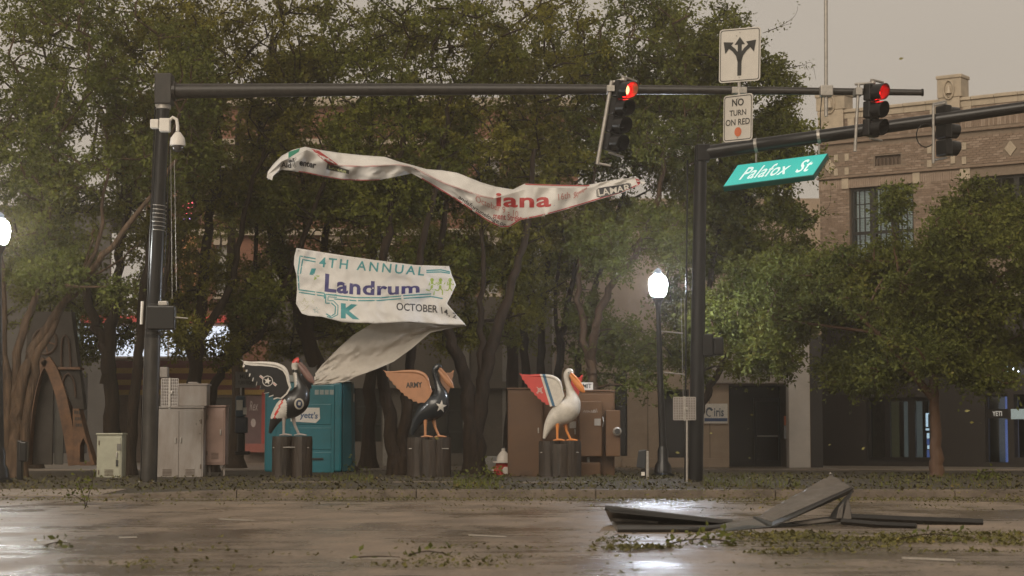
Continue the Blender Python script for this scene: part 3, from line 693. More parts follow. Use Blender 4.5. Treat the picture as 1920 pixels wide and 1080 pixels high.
for (x0, x1, y0, y1, c) in ((1470, 1477.5, 780, 797, (.45, .12, .05)), (1470, 1477.5, 798, 822, (.3, .3, .3))):
    a = xz(x0, x1, y0, y1, YI + .6); mb = MB(); mb.box(a[0], a[1], YI + .6, YI + .62, a[2], a[3]); tag(mb.build('poster', mat('poster_%d' % y0, c, .5, .2)), 'orange and grey notice hanging in the entrance of the beige office' if y0 == 780 else 'small pale paper notice below the orange notice in the entrance', 'poster')

# --- grey office behind the middle trees
YG = 66.0
gb = thing('grey_building', (XP(800, YG), YG, 0), 'dim grey office front with gridded windows behind the middle trees', 'building')
M_gw = mat('grey_wall_paint', (0.15, 0.128, 0.105), .7, .25, 2, .15)
win = xz(664, 716, 728, 828, YG); win2 = xz(752, 868, 728, 850, YG); win3 = xz(958, 1035, 728, 850, YG)
mb = MB(); wall_holes(mb, XP(660, YG) - .3, XP(1110, YG), 0, ZP(556, YG), [win, win2, win3], YG, YG + .3); mb.build('wall', M_gw, gb)
mb = MB(); mb.box(XP(660, YG) - .3, XP(660, YG), YG + .301, YG + 9, 0, ZP(560, YG)); mb.box(XP(662, YG), XP(1108, YG), YG + .301, YG + 9, ZP(565, YG), ZP(560, YG)); mb.build('roof', M_in, gb)
for wv, nu in ((win, 2), (win2, 4), (win3, 3)):
    mb = MB(); mb.box(wv[0], wv[1], YG + .2, YG + .22, wv[2], wv[3]); wo = mb.build('window', mat('grey_glass', (.05, .05, .042), .12, .3, 2, 0), gb)
    for i in range(nu + 1):
        x = wv[0] + (wv[1] - wv[0]) * i / nu; m2 = MB(); m2.box(x - .04, x + .04, YG + .1, YG + .198, wv[2], wv[3]); m2.build('frame', M_frame, wo)
    for t in (0.33, .66): z = wv[2] + (wv[3] - wv[2]) * t; m2 = MB(); m2.box(wv[0], wv[1], YG + .12, YG + .196, z - .025, z + .025); m2.build('muntin', M_frame, wo)
for (x0, x1) in ((719, 730), (942, 956), (868, 880)):
    mb = MB(); mb.box(XP(x0, YG), XP(x1, YG), YG - .12, YG - .002, 0.1, ZP(640, YG)); mb.build('pilaster', mat('pale_pilaster', (.27, .25, .22), .6, .2), gb, bevel=.01)
mb = MB(); mb.box(XP(650, YG), XP(1040, YG), YG - .3, YG - .125, ZP(728, YG), ZP(716, YG)); mb.build('canopy', M_gw, gb)

# --- theatre far behind, orange brick, with its lit marquee
YT = 86.0
M_obr = bpy.data.materials.new('orange_brick_wall'); M_obr.use_nodes = True
_t = M_obr.node_tree; _b = _t.nodes['Principled BSDF']; _br = nn(_t, 'ShaderNodeTexBrick'); _tc2 = nn(_t, 'ShaderNodeTexCoord'); _mp = nn(_t, 'ShaderNodeMapping')
_mp.inputs['Rotation'].default_value = (R(90), 0, 0); _t.links.new(_tc2.outputs['Object'], _mp.inputs[0]); _t.links.new(_mp.outputs[0], _br.inputs[0])
_br.inputs['Scale'].default_value = 3.0; _br.inputs['Color1'].default_value = (.21, .085, .045, 1); _br.inputs['Color2'].default_value = (.16, .062, .034, 1); _br.inputs['Mortar'].default_value = (.17, .11, .08, 1)
_t.links.new(_br.outputs[0], _b.inputs['Base Color']); _b.inputs['Roughness'].default_value = .8
M_cream = mat('cream_trim', (.4, .33, .25), .6, .2, 2)
th = thing('theatre_building', (XP(600, YT), YT, 0), 'tall orange brick theatre with cream trim glimpsed through the trees', 'building')
tw = [xz(cx - 16, cx + 16, 300, 400, YT) for cx in (420, 520, 620, 720, 820, 920, 1010)] + [xz(cx - 16, cx + 16, 460, 550, YT) for cx in (420, 520, 620, 720, 820, 920, 1010)]
mb = MB(); wall_holes(mb, XP(270, YT), XP(1085, YT), 0, ZP(185, YT), tw, YT, YT + .4); mb.build('wall', M_obr, th)
mb = MB(); mb.box(XP(270, YT), XP(270, YT) + .4, YT + .401, YT + 12, 0, ZP(185, YT)); mb.box(XP(1085, YT) - .4, XP(1085, YT), YT + .401, YT + 12, 0, ZP(185, YT)); mb.build('side_wall', M_obr, th)
for q in tw:
    mb = MB(); mb.box(q[0], q[1], YT + .2, YT + .25, q[2], q[3]); wo = mb.build('window', mat('pale_window', (.35, .33, .3), .2, .3, 1, 0), th)
    m2 = MB(); m2.box(q[0] - .1, q[1] + .1, YT - .12, YT - .002, q[2] - .25, q[2] - .01); m2.build('sill', M_cream, wo)
    m2 = MB(); m2.box(q[0] - .1, q[1] + .1, YT - .12, YT - .002, q[3] + .01, q[3] + .4); m2.build('lintel', M_cream, wo)
for (y0, y1) in ((185, 200), (262, 272), (430, 442)):
    a = xz(270, 1085, y0, y1, YT); mb = MB(); mb.box(a[0], a[1], YT - .3, YT - .125, a[2], a[3]); mb.build('cornice', M_cream, th)
YM = 74.0
M_board = mat('lit_letter_board', (.5, .52, .55), .5, .3, 1.5, 0, emit=(.66, .76, .92), estr=.75)
mq = thing('marquee', (XP(300, YM), YM - 2, ZP(672, YM)), 'brightly lit white theatre marquee with rows of dark letters behind the left trees', 'marquee')
a = xz(150, 442, 600, 672, YM - 2); mb = MB(); mb.box(a[0], a[1], YM - 2, YM + .2, a[2], a[3]); mb.build('canopy', mat('marquee_trim', (.35, .3, .26), .5, .3), mq, bevel=.05)
mb = MB(); a2 = xz(150, 442, 592, 600, YM - 2); mb.box(a2[0] - .1, a2[1] + .1, YM - 2.15, YM, a2[3] - .25, a2[3]); mb.build('red_trim', mat('red_trim', (.4, .05, .04), .4, .2, emit=(.8, .06, .05), estr=.15), mq)
rr_ = random.Random(5)
for (x0, x1) in ((157, 252), (318, 380), (384, 438), (258, 314)):
    a = xz(x0, x1, 612, 668, YM - 2); mb = MB(); mb.box(a[0], a[1], YM - 2.06, YM - 2.003, a[2], a[3]); bd = mb.build('letter_board', M_board, mq)
    mb = MB()
    for rw in range(4):
        z = a[3] - .16 - rw * (a[3] - a[2] - .1) / 4; x = a[0] + rr_.uniform(.1, .4)
        while x < a[1] - rr_.uniform(.15, .6):
            k = rr_.random(); wd = .1
            mb.box(x, x + .025, YM - 2.075, YM - 2.063, z - .14, z)
            if k < .75: mb.box(x + .026, x + wd, YM - 2.075, YM - 2.063, z - .02, z)
            if k > .3: mb.box(x + .026, x + wd, YM - 2.075, YM - 2.063, z - .14, z - .12)
            if .2 < k < .6: mb.box(x + wd + .001, x + wd + .025, YM - 2.075, YM - 2.063, z - .14, z)
            x += wd + .08 + (.15 if rr_.random() < .15 else 0)
    mb.build('lettering', M_signk, bd, kind='stuff')
a = xz(118, 149, 585, 668, YM - 2.5); mb = MB(); mb.box(a[0], a[1], YM - 2.5, YM - 2.3, a[2], a[3]); en = mb.build('end_panel', mat('dim_teal_panel', (.12, .16, .15), .5, .2, emit=(.1, .14, .14), estr=.4), mq)
decal('lettering', [ptext('ON', (133, 613), (149, 615), (133, 626), .04)], mat('pale_letter', (.6, .6, .58), .5, .1, emit=(.5, .5, .5), estr=.5), en, bvh_of([en]))
# vertical neon sign above the marquee
YN = 78.0
vs_ = thing('blade_sign', (XP(352, YN), YN, ZP(425, YN)), 'vertical sign with red neon letters glimpsed above the marquee', 'sign')
mb = MB(); mb.pbox(332, 376, 300, 424, YN, .4); pn = mb.build('sign_panel', mat('maroon_panel', (.12, .03, .02), .6, .3), vs_)
bv = bvh_of([pn])
_mrn = mat('red_neon', (.6, .05, .06), .4, .1, emit=(1., .12, .16), estr=2.2)
decal('lettering', [ptext('R', (360, 312), (374, 312), (360, 336), .03)], _mrn, vs_, bv, off=.03)
decal('lettering', [ptext('E', (342, 378), (362, 378), (342, 405), .03)], mat('red_neon', (.6, .05, .06), .4, .1, emit=(1., .12, .16), estr=1.6), vs_, bv, off=.03)
decal('neon_underline', [quad((338, 409), (366, 409), (366, 412), (338, 412)), quad((345, 341), (372, 341), (372, 343), (345, 343))], mat('violet_neon', (.3, .2, .6), .4, .1, emit=(.6, .35, 1.), estr=1.6), vs_, bv, off=.03)
mb = MB(); mb.pbox(340, 366, 440, 560, YN, .3); mb.build('amber_panel', mat('amber_panel', (.45, .2, .08), .6, .4, emit=(.6, .25, .08), estr=.25), vs_)
# striped cafe front below
YC = 75.0
cf = thing('striped_shop', (XP(330, YC), YC, 0), 'low shopfront with maroon and yellow striped fascia under the marquee', 'building')
M_yel = mat('yellow_fascia', (.42, .27, .06), .6, .2); M_mar = mat('maroon_fascia', (.16, .035, .03), .6, .2); M_pan = mat('shop_panel', (.2, .15, .12), .6, .3)
for i, (y0, y1, mm) in enumerate(((676, 690, M_mar), (690, 700, M_yel), (700, 712, M_mar), (712, 722, M_yel), (722, 731, M_mar), (731, 740, M_yel))):
    mb = MB(); mb.pbox(205, 500, y0, y1, YC, .4); mb.build('fascia_board', mm, cf)
mb = MB(); wall_holes(mb, XP(205, YC), XP(500, YC), 0, ZP(740.3, YC), [xz(262, 300, 745, 850, YC), xz(395, 436, 745, 850, YC), xz(446, 458, 745, 866, YC)], YC + .1, YC + .4); mb.build('wall', M_pan, cf)
mb = MB(); mb.box(XP(206, YC), XP(499, YC), YC + .41, YC + .5, 0, ZP(676, YC)); mb.build('dark_glazing', mat('dim_glazing', (.03, .025, .02), .2, .3), cf)
mb = MB(); mb.pbox(460, 494, 742, 838, YC - .3, .25); mr_ = mb.build('mural_panel', mat('plum_panel', (.13, .075, .075), .6, .2), cf)
bv = bvh_of([mr_])
decal('lettering', [ptext('Rex', (468, 752), (484, 752), (468, 770), 0, .3), poly2d([(475 + 4.6 * math.cos(R(t)), 793 + 8 * math.sin(R(t))) for t in range(0, 360, 20)], 0)], mat('pale_pink', (.45, .38, .36), .5, .1), mr_, bv, .01)
for (x0, x1) in ((490, 497), (440, 445)): mb = MB(); mb.pbox(x0, x1, 735, 832, YC - .42, .1); mb.build('red_pillar', mat('red_pillar', (.35, .04, .03), .5, .2), cf)
mb = MB(); mb.pbox(455, 497, 832, 848, YC - .44, .3); mb.build('red_base', mat('red_base', (.3, .09, .07), .5, .2), cf)
ds = thing('dark_shopfront', (XP(575, 74), 74, 0), 'dim brown shopfront between the striped shop and the grey office', 'building')
mb = MB(); wall_holes(mb, XP(503, 74), XP(652, 74), 0, ZP(566, 74), [xz(515, 560, 740, 855, 74), xz(585, 640, 740, 855, 74)], 74, 74.3); mb.build('wall', mat('dim_brown_wall', (.06, .048, .038), .6, .3, 2), ds)
for q in (xz(515, 560, 740, 855, 74), xz(585, 640, 740, 855, 74)):
    mb = MB(); mb.box(q[0], q[1], 74.15, 74.2, q[2], q[3]); mb.build('window', mat('black_glass', (.012, .012, .014), .08, .1, bump=0), ds)
mb = MB(); mb.box(XP(503, 74), XP(652, 74), 74.31, 80, ZP(575, 74), ZP(570, 74)); mb.build('roof', M_in, ds)
# dark shed-like front far left
db = thing('dark_building', (XP(80, 72), 72, 0), 'dark grey shopfront at the far left behind the arch sculpture', 'building')
mb = MB(); wall_holes(mb, XP(-140, 72), XP(203, 72), 0, ZP(385, 72), [xz(-20, 60, 700, 850, 72), xz(80, 165, 700, 850, 72)], 72, 72.3); mb.build('wall', mat('dark_grey_wall', (.07, .062, .056), .6, .3, 2), db)
mb = MB(); mb.box(XP(-140, 72), XP(203, 72), 72.31, 80, ZP(395, 72), ZP(390, 72)); mb.build('roof', M_in, db)
for q in (xz(-20, 60, 700, 850, 72), xz(80, 165, 700, 850, 72)):
    mb = MB(); mb.box(q[0], q[1], 72.15, 72.2, q[2], q[3]); mb.build('window', mat('black_glass', (.012, .012, .014), .08, .1, bump=0), db)

#@@TREES
# ------------------------------------------------------------------ trees
def tree(name, label, stems, lobes, seed, leafm, barkm=M_bark, nleaf=77, lsize=1.22, group='storm blown street trees', droop=.25, dens_noise=.05):
    rs = np.random.RandomState(seed); rnd = random.Random(seed)
    bz = 0.08
    stems = [([((p[0], 822 + (CAMZ - bz) * F / p[2], p[2]) if (i == 0 and p[1] > 860) else p) for i, p in enumerate(pts)], r0, r1) for (pts, r0, r1) in stems]
    b0 = P(*stems[0][0][0])
    t = thing(name, (b0.x, b0.y, bz), label, 'tree', group)
    mb = MB(); nodes = []; nrad = []
    for (pts, r0, r1) in stems:
        w3 = [P(*p) for p in pts]; c = catmull([tuple(q) for q in w3], 6); n = len(c)
        rr = [r0 + (r1 - r0) * (i / (n - 1)) ** .8 for i in range(n)]
        for i in range(n):
            j = (.028 if seed != 22 else .012) * min(1, i / 4)
            c[i] = c[i] + np.array([rs.normal(0, j), rs.normal(0, j), 0])
            rr[i] *= 1 + rs.uniform(-.08, .08)
        if pts[0][1] > 860: rr[0] *= 1.5; rr[1] *= 1.2
        mb.tube([tuple(q) for q in c], rr, 9)
        for i in range(2, n): nodes.append(c[i]); nrad.append(rr[i])
    trunk = mb.build('trunk', barkm, t, smooth=True)
    cl = []
    for (cx, cy, rx, ry, Y, rd, n) in lobes:
        c = np.array(P(cx, cy, Y)); s = Y / F; ax = np.array([rx * s, rd, ry * s]); k = 0; tries = 0; n = int(n * (1.0 if seed != 22 else 1.2))
        while k < n and tries < n * 12:
            tries += 1
            d = rs.normal(size=3); d /= np.linalg.norm(d); r = rs.uniform(.0, 1) ** .42
            q = c + d * r * ax
            nv = noise.noise(Vector(q) * .75 + Vector((seed * .1, 0, 0)))
            if nv < dens_noise: continue
            if q[2] < 1.9: continue
            cl.append(q); k += 1
    cl = np.array(cl)
    # connect clusters to the skeleton with thin branches
    nodes = np.array(nodes); N0 = len(nodes)
    dist = np.array([np.min(np.linalg.norm(nodes - q, axis=1)) for q in cl]); order = np.argsort(dist)
    nl = list(nodes); bmb = MB(); NA = np.zeros((N0 + 3 * len(cl), 3)); NA[:N0] = nodes; cnt = N0
    for oi in order:
        q = cl[oi]; dv = q - NA[:cnt]; dd = np.linalg.norm(dv, axis=1) + np.where(dv[:, 2] < 0, 1.0 * -dv[:, 2], 0) ; a = NA[int(np.argmin(dd))]
        L = np.linalg.norm(q - a)
        mid = (a + q) / 2 + np.array([rs.normal(0, .06 * L), rs.normal(0, .06 * L), rs.uniform(-.05, .12) * L])
        r = .011 + .017 * min(2.0, L)
        bmb.tube([tuple(a), tuple(mid), tuple(q)], [r * 1.3, r, r * .45], 4, cap=False)
        NA[cnt] = mid; NA[cnt + 1] = q; cnt += 2
    br = bmb.build('branches', barkm, t, kind='stuff')
    # leaves along short twigs radiating from each cluster
    n = len(cl); TW = 7; LP = max(3, nleaf // TW)
    td = rs.normal(size=(n, TW, 3)); td[..., 2] = td[..., 2] * .7 + .1; td /= np.linalg.norm(td, axis=2, keepdims=True)
    tl = rs.uniform(.18, .62, size=(n, TW, 1))
    tt = rs.uniform(.08, 1, size=(n, TW, LP, 1))
    pos = cl[:, None, None, :] + td[:, :, None, :] * tl[:, :, None, :] * tt + rs.normal(0, .03, size=(n, TW, LP, 3))
    pos[..., 2] -= droop * (tt[..., 0] * tl[:, :, None, 0]) ** 2 * 1.4
    ax = td[:, :, None, :] * .7 + rs.normal(0, .75, size=pos.shape); ax[..., 2] -= .15; ax = ax.reshape(-1, 3); ax /= np.linalg.norm(ax, axis=1, keepdims=True)
    up = rs.normal(0, .8, size=ax.shape); up[:, 2] += .6
    sd_ = np.cross(ax, up); sd_ /= (np.linalg.norm(sd_, axis=1, keepdims=True) + 1e-6)
    pos = pos.reshape(-1, 3)
    keep = pos[:, 2] > .35
    pos = pos[keep]; ax = ax[keep]; sd_ = sd_[keep]
    ln = (rs.uniform(.035, .11, size=(len(pos), 1)) * lsize); wd = ln * rs.uniform(.22, .32, size=(len(pos), 1))
    base = np.array([b0.x, b0.y, bz])
    p0 = pos - base; nrm = np.cross(ax, sd_)
    V = np.empty((len(pos), 4, 3)); V[:, 0] = p0; V[:, 1] = p0 + ax * ln * .45 + sd_ * wd + nrm * wd * .3; V[:, 2] = p0 + ax * ln; V[:, 3] = p0 + ax * ln * .45 - sd_ * wd + nrm * wd * .3
    Fq = np.arange(len(pos) * 4).reshape(-1, 4)
    soup('crown', V.reshape(-1, 3), Fq, leafm, t, kind='stuff')
    return t
# stems: ([(px, py, distance)...], radius at foot, radius at tip); lobes: (px, py, half width px, half height px, distance, half depth m, clusters)
K = 1.0
def L(*a): return a
TREES = [
 ('crape_myrtle', 'many stemmed tree with pale lamp lit bark by the left lamp post, leftmost tree', [([(28, 908, 44), (32, 800, 44), (48, 690, 44), (90, 610, 44), (160, 520, 43.5), (235, 430, 43), (330, 300, 43)], .19, .04),
   ([(22, 908, 44), (24, 780, 44), (38, 640, 44.2), (75, 520, 44.5), (100, 330, 45)], .17, .04), ([(40, 905, 44), (62, 700, 44), (110, 590, 44), (178, 470, 44), (200, 320, 44)], .13, .03), ([(18, 908, 44), (10, 700, 44), (0, 500, 44.5), (-30, 300, 45)], .14, .04),
   ([(100, 600, 44), (130, 545, 44), (160, 500, 44), (175, 430, 44)], .05, .02), ([(150, 530, 44), (220, 490, 44), (262, 455, 43.5)], .035, .012)],
   [L(40, 260, 210, 190, 44.5, 2.4, 230), L(150, 90, 230, 150, 45, 2.6, 190), L(60, 430, 150, 60, 44, 1.4, 46), L(130, 510, 100, 40, 42.6, .8, 34), L(235, 545, 60, 22, 43, .7, 14), L(300, 200, 130, 170, 45.5, 2.2, 170)], 11, L3, M_bark2),
 ('street_tree', 'dark forked tree just right of the arch sculpture', [([(212, 880, 49), (208, 760, 49), (200, 660, 49), (172, 590, 49), (140, 480, 49), (100, 320, 49.5)], .24, .06), ([(202, 720, 49), (210, 610, 49), (222, 500, 49), (240, 350, 49), (220, 180, 49)], .2, .05)],
   [L(170, 330, 190, 190, 49.5, 2.6, 250), L(120, 110, 230, 160, 50, 2.8, 150), L(90, 520, 130, 50, 50, 2, 60), L(215, 520, 70, 80, 51, 1.6, 42), L(180, 605, 60, 40, 49.6, 1.0, 26), L(110, 600, 60, 40, 51, 1.2, 30), L(185, 650, 45, 26, 51, .9, 16), L(235, 625, 40, 30, 50, .8, 14)], 12, L2, M_bark),
 ('street_tree', 'slender dark tree leaning right behind the small cream cabinet', [([(240, 876, 47), (248, 770, 47), (262, 640, 47), (275, 500, 47), (300, 330, 47), (330, 150, 47.5)], .17, .05), ([(262, 640, 47), (300, 560, 47), (320, 450, 47.3), (300, 300, 48)], .09, .03)],
   [L(330, 280, 130, 170, 48, 2.2, 170), L(330, 90, 190, 140, 48, 2.4, 150), L(290, 560, 50, 80, 48.5, 1.2, 36), L(270, 440, 60, 60, 48, 1.2, 30)], 13, L1, M_bark),
 ('street_tree', 'dark forked tree rising behind the grey utility cabinets', [([(362, 885, 49), (362, 760, 49), (368, 660, 49), (378, 560, 49), (392, 430, 49), (410, 300, 49), (400, 140, 49)], .24, .07), ([(366, 680, 49), (335, 580, 49), (318, 450, 49.3), (300, 320, 49.5)], .15, .05), ([(372, 640, 49), (430, 540, 49), (455, 420, 49), (500, 260, 49)], .13, .04)],
   [L(420, 270, 170, 130, 49.5, 2.4, 170), L(470, 90, 230, 120, 50, 2.8, 190), L(400, 520, 110, 60, 50.5, 2.0, 44), L(470, 600, 60, 60, 51, 1.4, 24), L(350, 480, 60, 90, 48, 1.2, 50), L(430, 620, 70, 50, 51, 1.4, 34), L(330, 640, 40, 30, 51, 1.0, 12), L(345, 610, 50, 40, 47.5, .8, 22), L(410, 650, 50, 30, 50, 1, 18), L(330, 560, 50, 50, 50, 1, 24)], 14, L1, M_bark),
 ('street_tree', 'tree with a low stem slanting right behind the pink cabinet', [([(400, 885, 51), (398, 740, 51), (432, 680, 51), (475, 640, 50.5), (500, 600, 50.3), (560, 470, 50), (620, 300, 50)], .15, .05), ([(448, 668, 51), (450, 600, 51), (480, 480, 51), (470, 300, 51)], .1, .04)],
   [L(560, 340, 120, 110, 51, 2.4, 110), L(610, 120, 180, 140, 51, 2.6, 130), L(480, 500, 120, 70, 52, 2.0, 60), L(500, 380, 120, 90, 50, 1.8, 90), L(520, 560, 80, 60, 50, 1.6, 50)], 15, L2, M_bark),
 ('street_tree', 'thick leaning tree trunk behind the portable toilet', [([(640, 888, 52), (615, 760, 52), (595, 690, 52), (560, 580, 52), (525, 500, 52), (500, 380, 52), (480, 200, 52)], .33, .09), ([(575, 620, 52), (600, 520, 52), (615, 400, 52), (640, 220, 52)], .16, .05), ([(540, 540, 52), (572, 430, 52), (560, 300, 52)], .1, .04)],
   [L(600, 300, 170, 150, 53, 2.6, 210), L(640, 110, 200, 140, 53, 2.8, 160), L(640, 480, 90, 80, 54, 2, 44), L(560, 640, 60, 40, 55, 2, 18), L(560, 430, 90, 70, 51, 1.6, 60), L(700, 400, 120, 90, 53, 2, 90), L(640, 600, 90, 60, 55, 2, 50), L(560, 560, 70, 70, 54, 1.6, 50), L(540, 660, 60, 30, 55, 1.4, 20)], 16, L1, M_bark),
 ('street_tree', 'tree with two dark stems just left of the army pelican', [([(742, 886, 47), (735, 800, 47), (718, 720, 47), (706, 620, 47), (720, 480, 47), (740, 340, 47.2), (780, 150, 47.5)], .2, .06), ([(748, 884, 47), (760, 790, 47), (768, 700, 47), (776, 600, 47), (790, 470, 47), (820, 330, 47), (850, 160, 47)], .17, .05)],
   [L(740, 290, 170, 150, 48, 2.4, 230), L(800, 100, 210, 130, 48, 2.6, 200), L(830, 470, 110, 70, 48.5, 2.0, 90), L(760, 400, 130, 80, 48.5, 2.0, 110), L(720, 600, 70, 60, 50, 1.6, 30)], 17, L2, M_bark),
 ('street_tree', 'spreading forked dark tree between the army pelican and the hydrant', [([(888, 884, 48), (880, 790, 48), (868, 700, 48), (840, 620, 48), (820, 520, 48), (840, 380, 48)], .26, .06), ([(892, 884, 48), (900, 770, 48), (920, 660, 48), (950, 560, 48), (985, 440, 48), (1000, 280, 48)], .23, .06), ([(905, 740, 48), (900, 620, 48), (905, 500, 48), (900, 330, 48)], .11, .04)],
   [L(930, 260, 190, 150, 49, 2.6, 260), L(960, 90, 210, 120, 49, 2.8, 190), L(870, 520, 140, 75, 49.5, 2.0, 120), L(880, 620, 90, 40, 50, 1.6, 30), L(950, 440, 120, 70, 49.5, 2, 80), L(1000, 560, 80, 70, 50.5, 1.6, 50)], 18, L1, M_bark),
 ('crape_myrtle', 'cluster of straight parallel stems behind the white pelican', [([(985, 880, 53), (984, 720, 53), (980, 600, 53), (975, 480, 53), (1000, 330, 53)], .16, .05), ([(1010, 880, 53), (1012, 720, 53), (1018, 600, 53), (1030, 480, 53), (1050, 330, 53)], .15, .05), ([(1040, 880, 53), (1048, 700, 53), (1060, 600, 53), (1085, 480, 53), (1110, 330, 53)], .14, .05), ([(1070, 880, 53), (1080, 700, 53), (1105, 580, 53), (1140, 460, 53), (1180, 330, 53)], .13, .04), ([(1052, 690, 53), (1042, 560, 53), (1060, 420, 53)], .08, .03)],
   [L(1080, 300, 180, 150, 53.5, 2.6, 240), L(1110, 110, 190, 130, 53.5, 2.8, 150), L(1040, 490, 130, 70, 54, 2.0, 110), L(1080, 620, 90, 60, 55, 2.0, 46), L(1150, 420, 140, 70, 54, 2, 90)], 19, L2, M_bark),
 ('crape_myrtle', 'tree with a pale branch reaching up right beside the right lamp', [([(1128, 885, 50), (1118, 760, 50), (1110, 680, 50), (1116, 610, 49.6), (1150, 530, 49.3), (1195, 470, 49), (1228, 390, 49), (1250, 260, 49)], .16, .05), ([(1112, 700, 50), (1090, 600, 50), (1085, 480, 50), (1110, 350, 50)], .12, .04)],
   [L(1230, 270, 170, 170, 50, 2.4, 290), L(1230, 100, 170, 120, 50, 2.6, 190), L(1190, 450, 120, 80, 48.5, 1.6, 120), L(1150, 610, 110, 75, 50.5, 1.6, 95), L(1210, 690, 60, 50, 50, 1.2, 40), L(1140, 730, 70, 30, 51, 1.2, 22)], 20, L3, M_bark2),
 ('street_tree', 'broad tree behind the right signal pole with branches reaching into the sky', [([(1305, 884, 52), (1307, 800, 52), (1322, 748, 52), (1345, 700, 52), (1369, 655, 52), (1400, 560, 52), (1400, 420, 52), (1390, 250, 52)], .13, .05), ([(1312, 770, 52), (1318, 600, 52), (1345, 450, 52), (1350, 300, 52), (1330, 150, 52)], .1, .04)],
   [L(1370, 180, 115, 110, 51, 2.0, 230), L(1300, 90, 110, 100, 51, 2.4, 170), L(1400, 320, 120, 120, 51.5, 2.2, 240), L(1320, 400, 120, 130, 52, 2.4, 230), L(1350, 560, 120, 90, 52.5, 2.2, 180), L(1450, 330, 100, 60, 51, 1.6, 120), L(1500, 385, 50, 40, 50.5, 1, 40), L(1450, 180, 42, 70, 50.5, 1.0, 52), L(1385, 690, 50, 26, 51, .8, 16), L(1480, 255, 60, 26, 50.5, 1.0, 34), L(1420, 470, 120, 80, 52, 1.8, 150), L(1400, 610, 120, 60, 52.5, 1.8, 110), L(1300, 640, 70, 60, 52.5, 1.6, 50), L(1290, 250, 120, 110, 52, 2.2, 150), L(1340, 660, 70, 60, 52.5, 1.6, 60), L(1430, 560, 110, 90, 52.5, 1.8, 120)], 21, L2, M_bark),
 ('street_tree', 'rounded green tree with a single reddish trunk in front of the brick building', [([(1757, 910, 45), (1756, 860, 45), (1755, 810, 45), (1751, 740, 45), (1752, 660, 45), (1760, 560, 45), (1775, 460, 45)], .18, .06), ([(1750, 745, 45), (1700, 690, 45), (1640, 620, 45), (1570, 560, 45)], .11, .03), ([(1752, 690, 45), (1810, 600, 45), (1870, 520, 45)], .1, .03), ([(1750, 700, 45), (1700, 580, 45), (1680, 480, 45)], .08, .03), ([(1650, 625, 45), (1540, 610, 45.4), (1460, 600, 45.5)], .05, .02)],
   [L(1800, 480, 130, 115, 45.5, 2.2, 330), L(1640, 560, 150, 105, 45.5, 2.0, 330), L(1860, 520, 120, 110, 45, 2.0, 250), L(1490, 570, 130, 100, 46.2, 1.8, 230), L(1760, 610, 190, 70, 44.6, 1.8, 250), L(1580, 650, 120, 50, 45.5, 1.6, 110), L(1700, 390, 40, 34, 45.5, 1.0, 26), L(1420, 520, 60, 60, 47, 1.4, 60), L(1900, 640, 80, 40, 45, 1.2, 60), L(1760, 420, 50, 50, 45.5, 1.2, 60), L(1840, 400, 90, 60, 45.5, 1.4, 100), L(1480, 650, 80, 50, 46.2, 1.4, 70), L(1680, 700, 90, 34, 45, 1.2, 60), L(1800, 690, 80, 36, 45, 1.2, 60), L(1540, 520, 120, 60, 46, 1.6, 100), L(1400, 600, 100, 80, 47, 1.4, 150), L(1600, 690, 70, 40, 45.5, 1.2, 50), L(1700, 650, 150, 60, 44.5, 1.4, 120), L(1850, 700, 70, 30, 45, 1.2, 40)], 22, L3, M_barkr),
 ('background_tree', 'distant tree closing the gap far left behind the marquee', [([(60, 868, 60), (55, 700, 60), (70, 500, 60), (60, 200, 60)], .25, .08)],
   [L(60, 400, 240, 120, 60, 3, 150), L(120, 240, 260, 120, 60, 3, 20), L(40, 560, 130, 70, 60, 2, 46)], 23, L2, M_bark),
 ('background_tree', 'distant tree seen through the stems left of the upper banner', [([(440, 868, 61), (445, 700, 61), (430, 500, 61), (450, 200, 61)], .25, .08)],
   [L(440, 400, 180, 90, 61, 3, 80), L(380, 240, 220, 100, 61, 3, 62)], 24, L2, M_bark),
 ('background_tree', 'distant dark tree behind the lower banner', [([(690, 868, 61), (695, 700, 61), (700, 500, 61), (690, 200, 61)], .25, .08)],
   [L(700, 440, 170, 130, 61, 3, 150), L(680, 260, 210, 90, 61, 3, 62), L(650, 620, 110, 50, 61, 2, 34)], 25, L2, M_bark),
 ('background_tree', 'distant dark tree between the banner and the lamp', [([(955, 868, 60), (960, 700, 60), (950, 500, 60), (970, 200, 60)], .25, .08)],
   [L(960, 440, 190, 130, 60, 3, 230), L(980, 260, 220, 90, 60, 3, 62), L(930, 620, 120, 60, 60, 2, 60)], 26, L2, M_bark),
]
for a in TREES: tree(*a)

#@@OBJECTS
# ------------------------------------------------------------------ mast arm poles
def clampring(p, r, h=.1):
    mb = MB(); mb.lathe(p, [(r, 0), (r + .03, .005), (r + .03, h), (r, h + .005)], 16); return mb
YL = 39.6
lp = thing('signal_pole', P(277, 915, YL) * 1.0, 'tall worn black signal mast on the left carrying the long arm and dome camera', 'signal pole')
b0 = P(278, 918, YL); bm_ = P(286, 634, YL); b1 = P(308, 146, YL); b0.z = 0.05
mb = MB(); mb.tube([b0, b0.lerp(bm_, .5), bm_], [.17, .165, .16], 24); mb.build('lower_shaft', mat('peeling_black_paint', (.012, .011, .01), .35, .3, 5, .2, 60, c2=(.05, .043, .036), stretch=(1, 1, .45)), lp, smooth=True)
mb = MB(); mb.tube([bm_, b1], [.155, .125], 24); mb.build('shaft', M_black, lp, smooth=True)
mb = MB(); mb.lathe(b1, [(.13, 0), (.12, .04), (0.0, .06)], 20); mb.build('cap', M_black, lp)
mb = MB(); mb.tube([b0 + Vector((0, 0, -.05)), b0 + Vector((0, 0, .05))], .25, 20); mb.build('base_plate', M_poleold, lp)
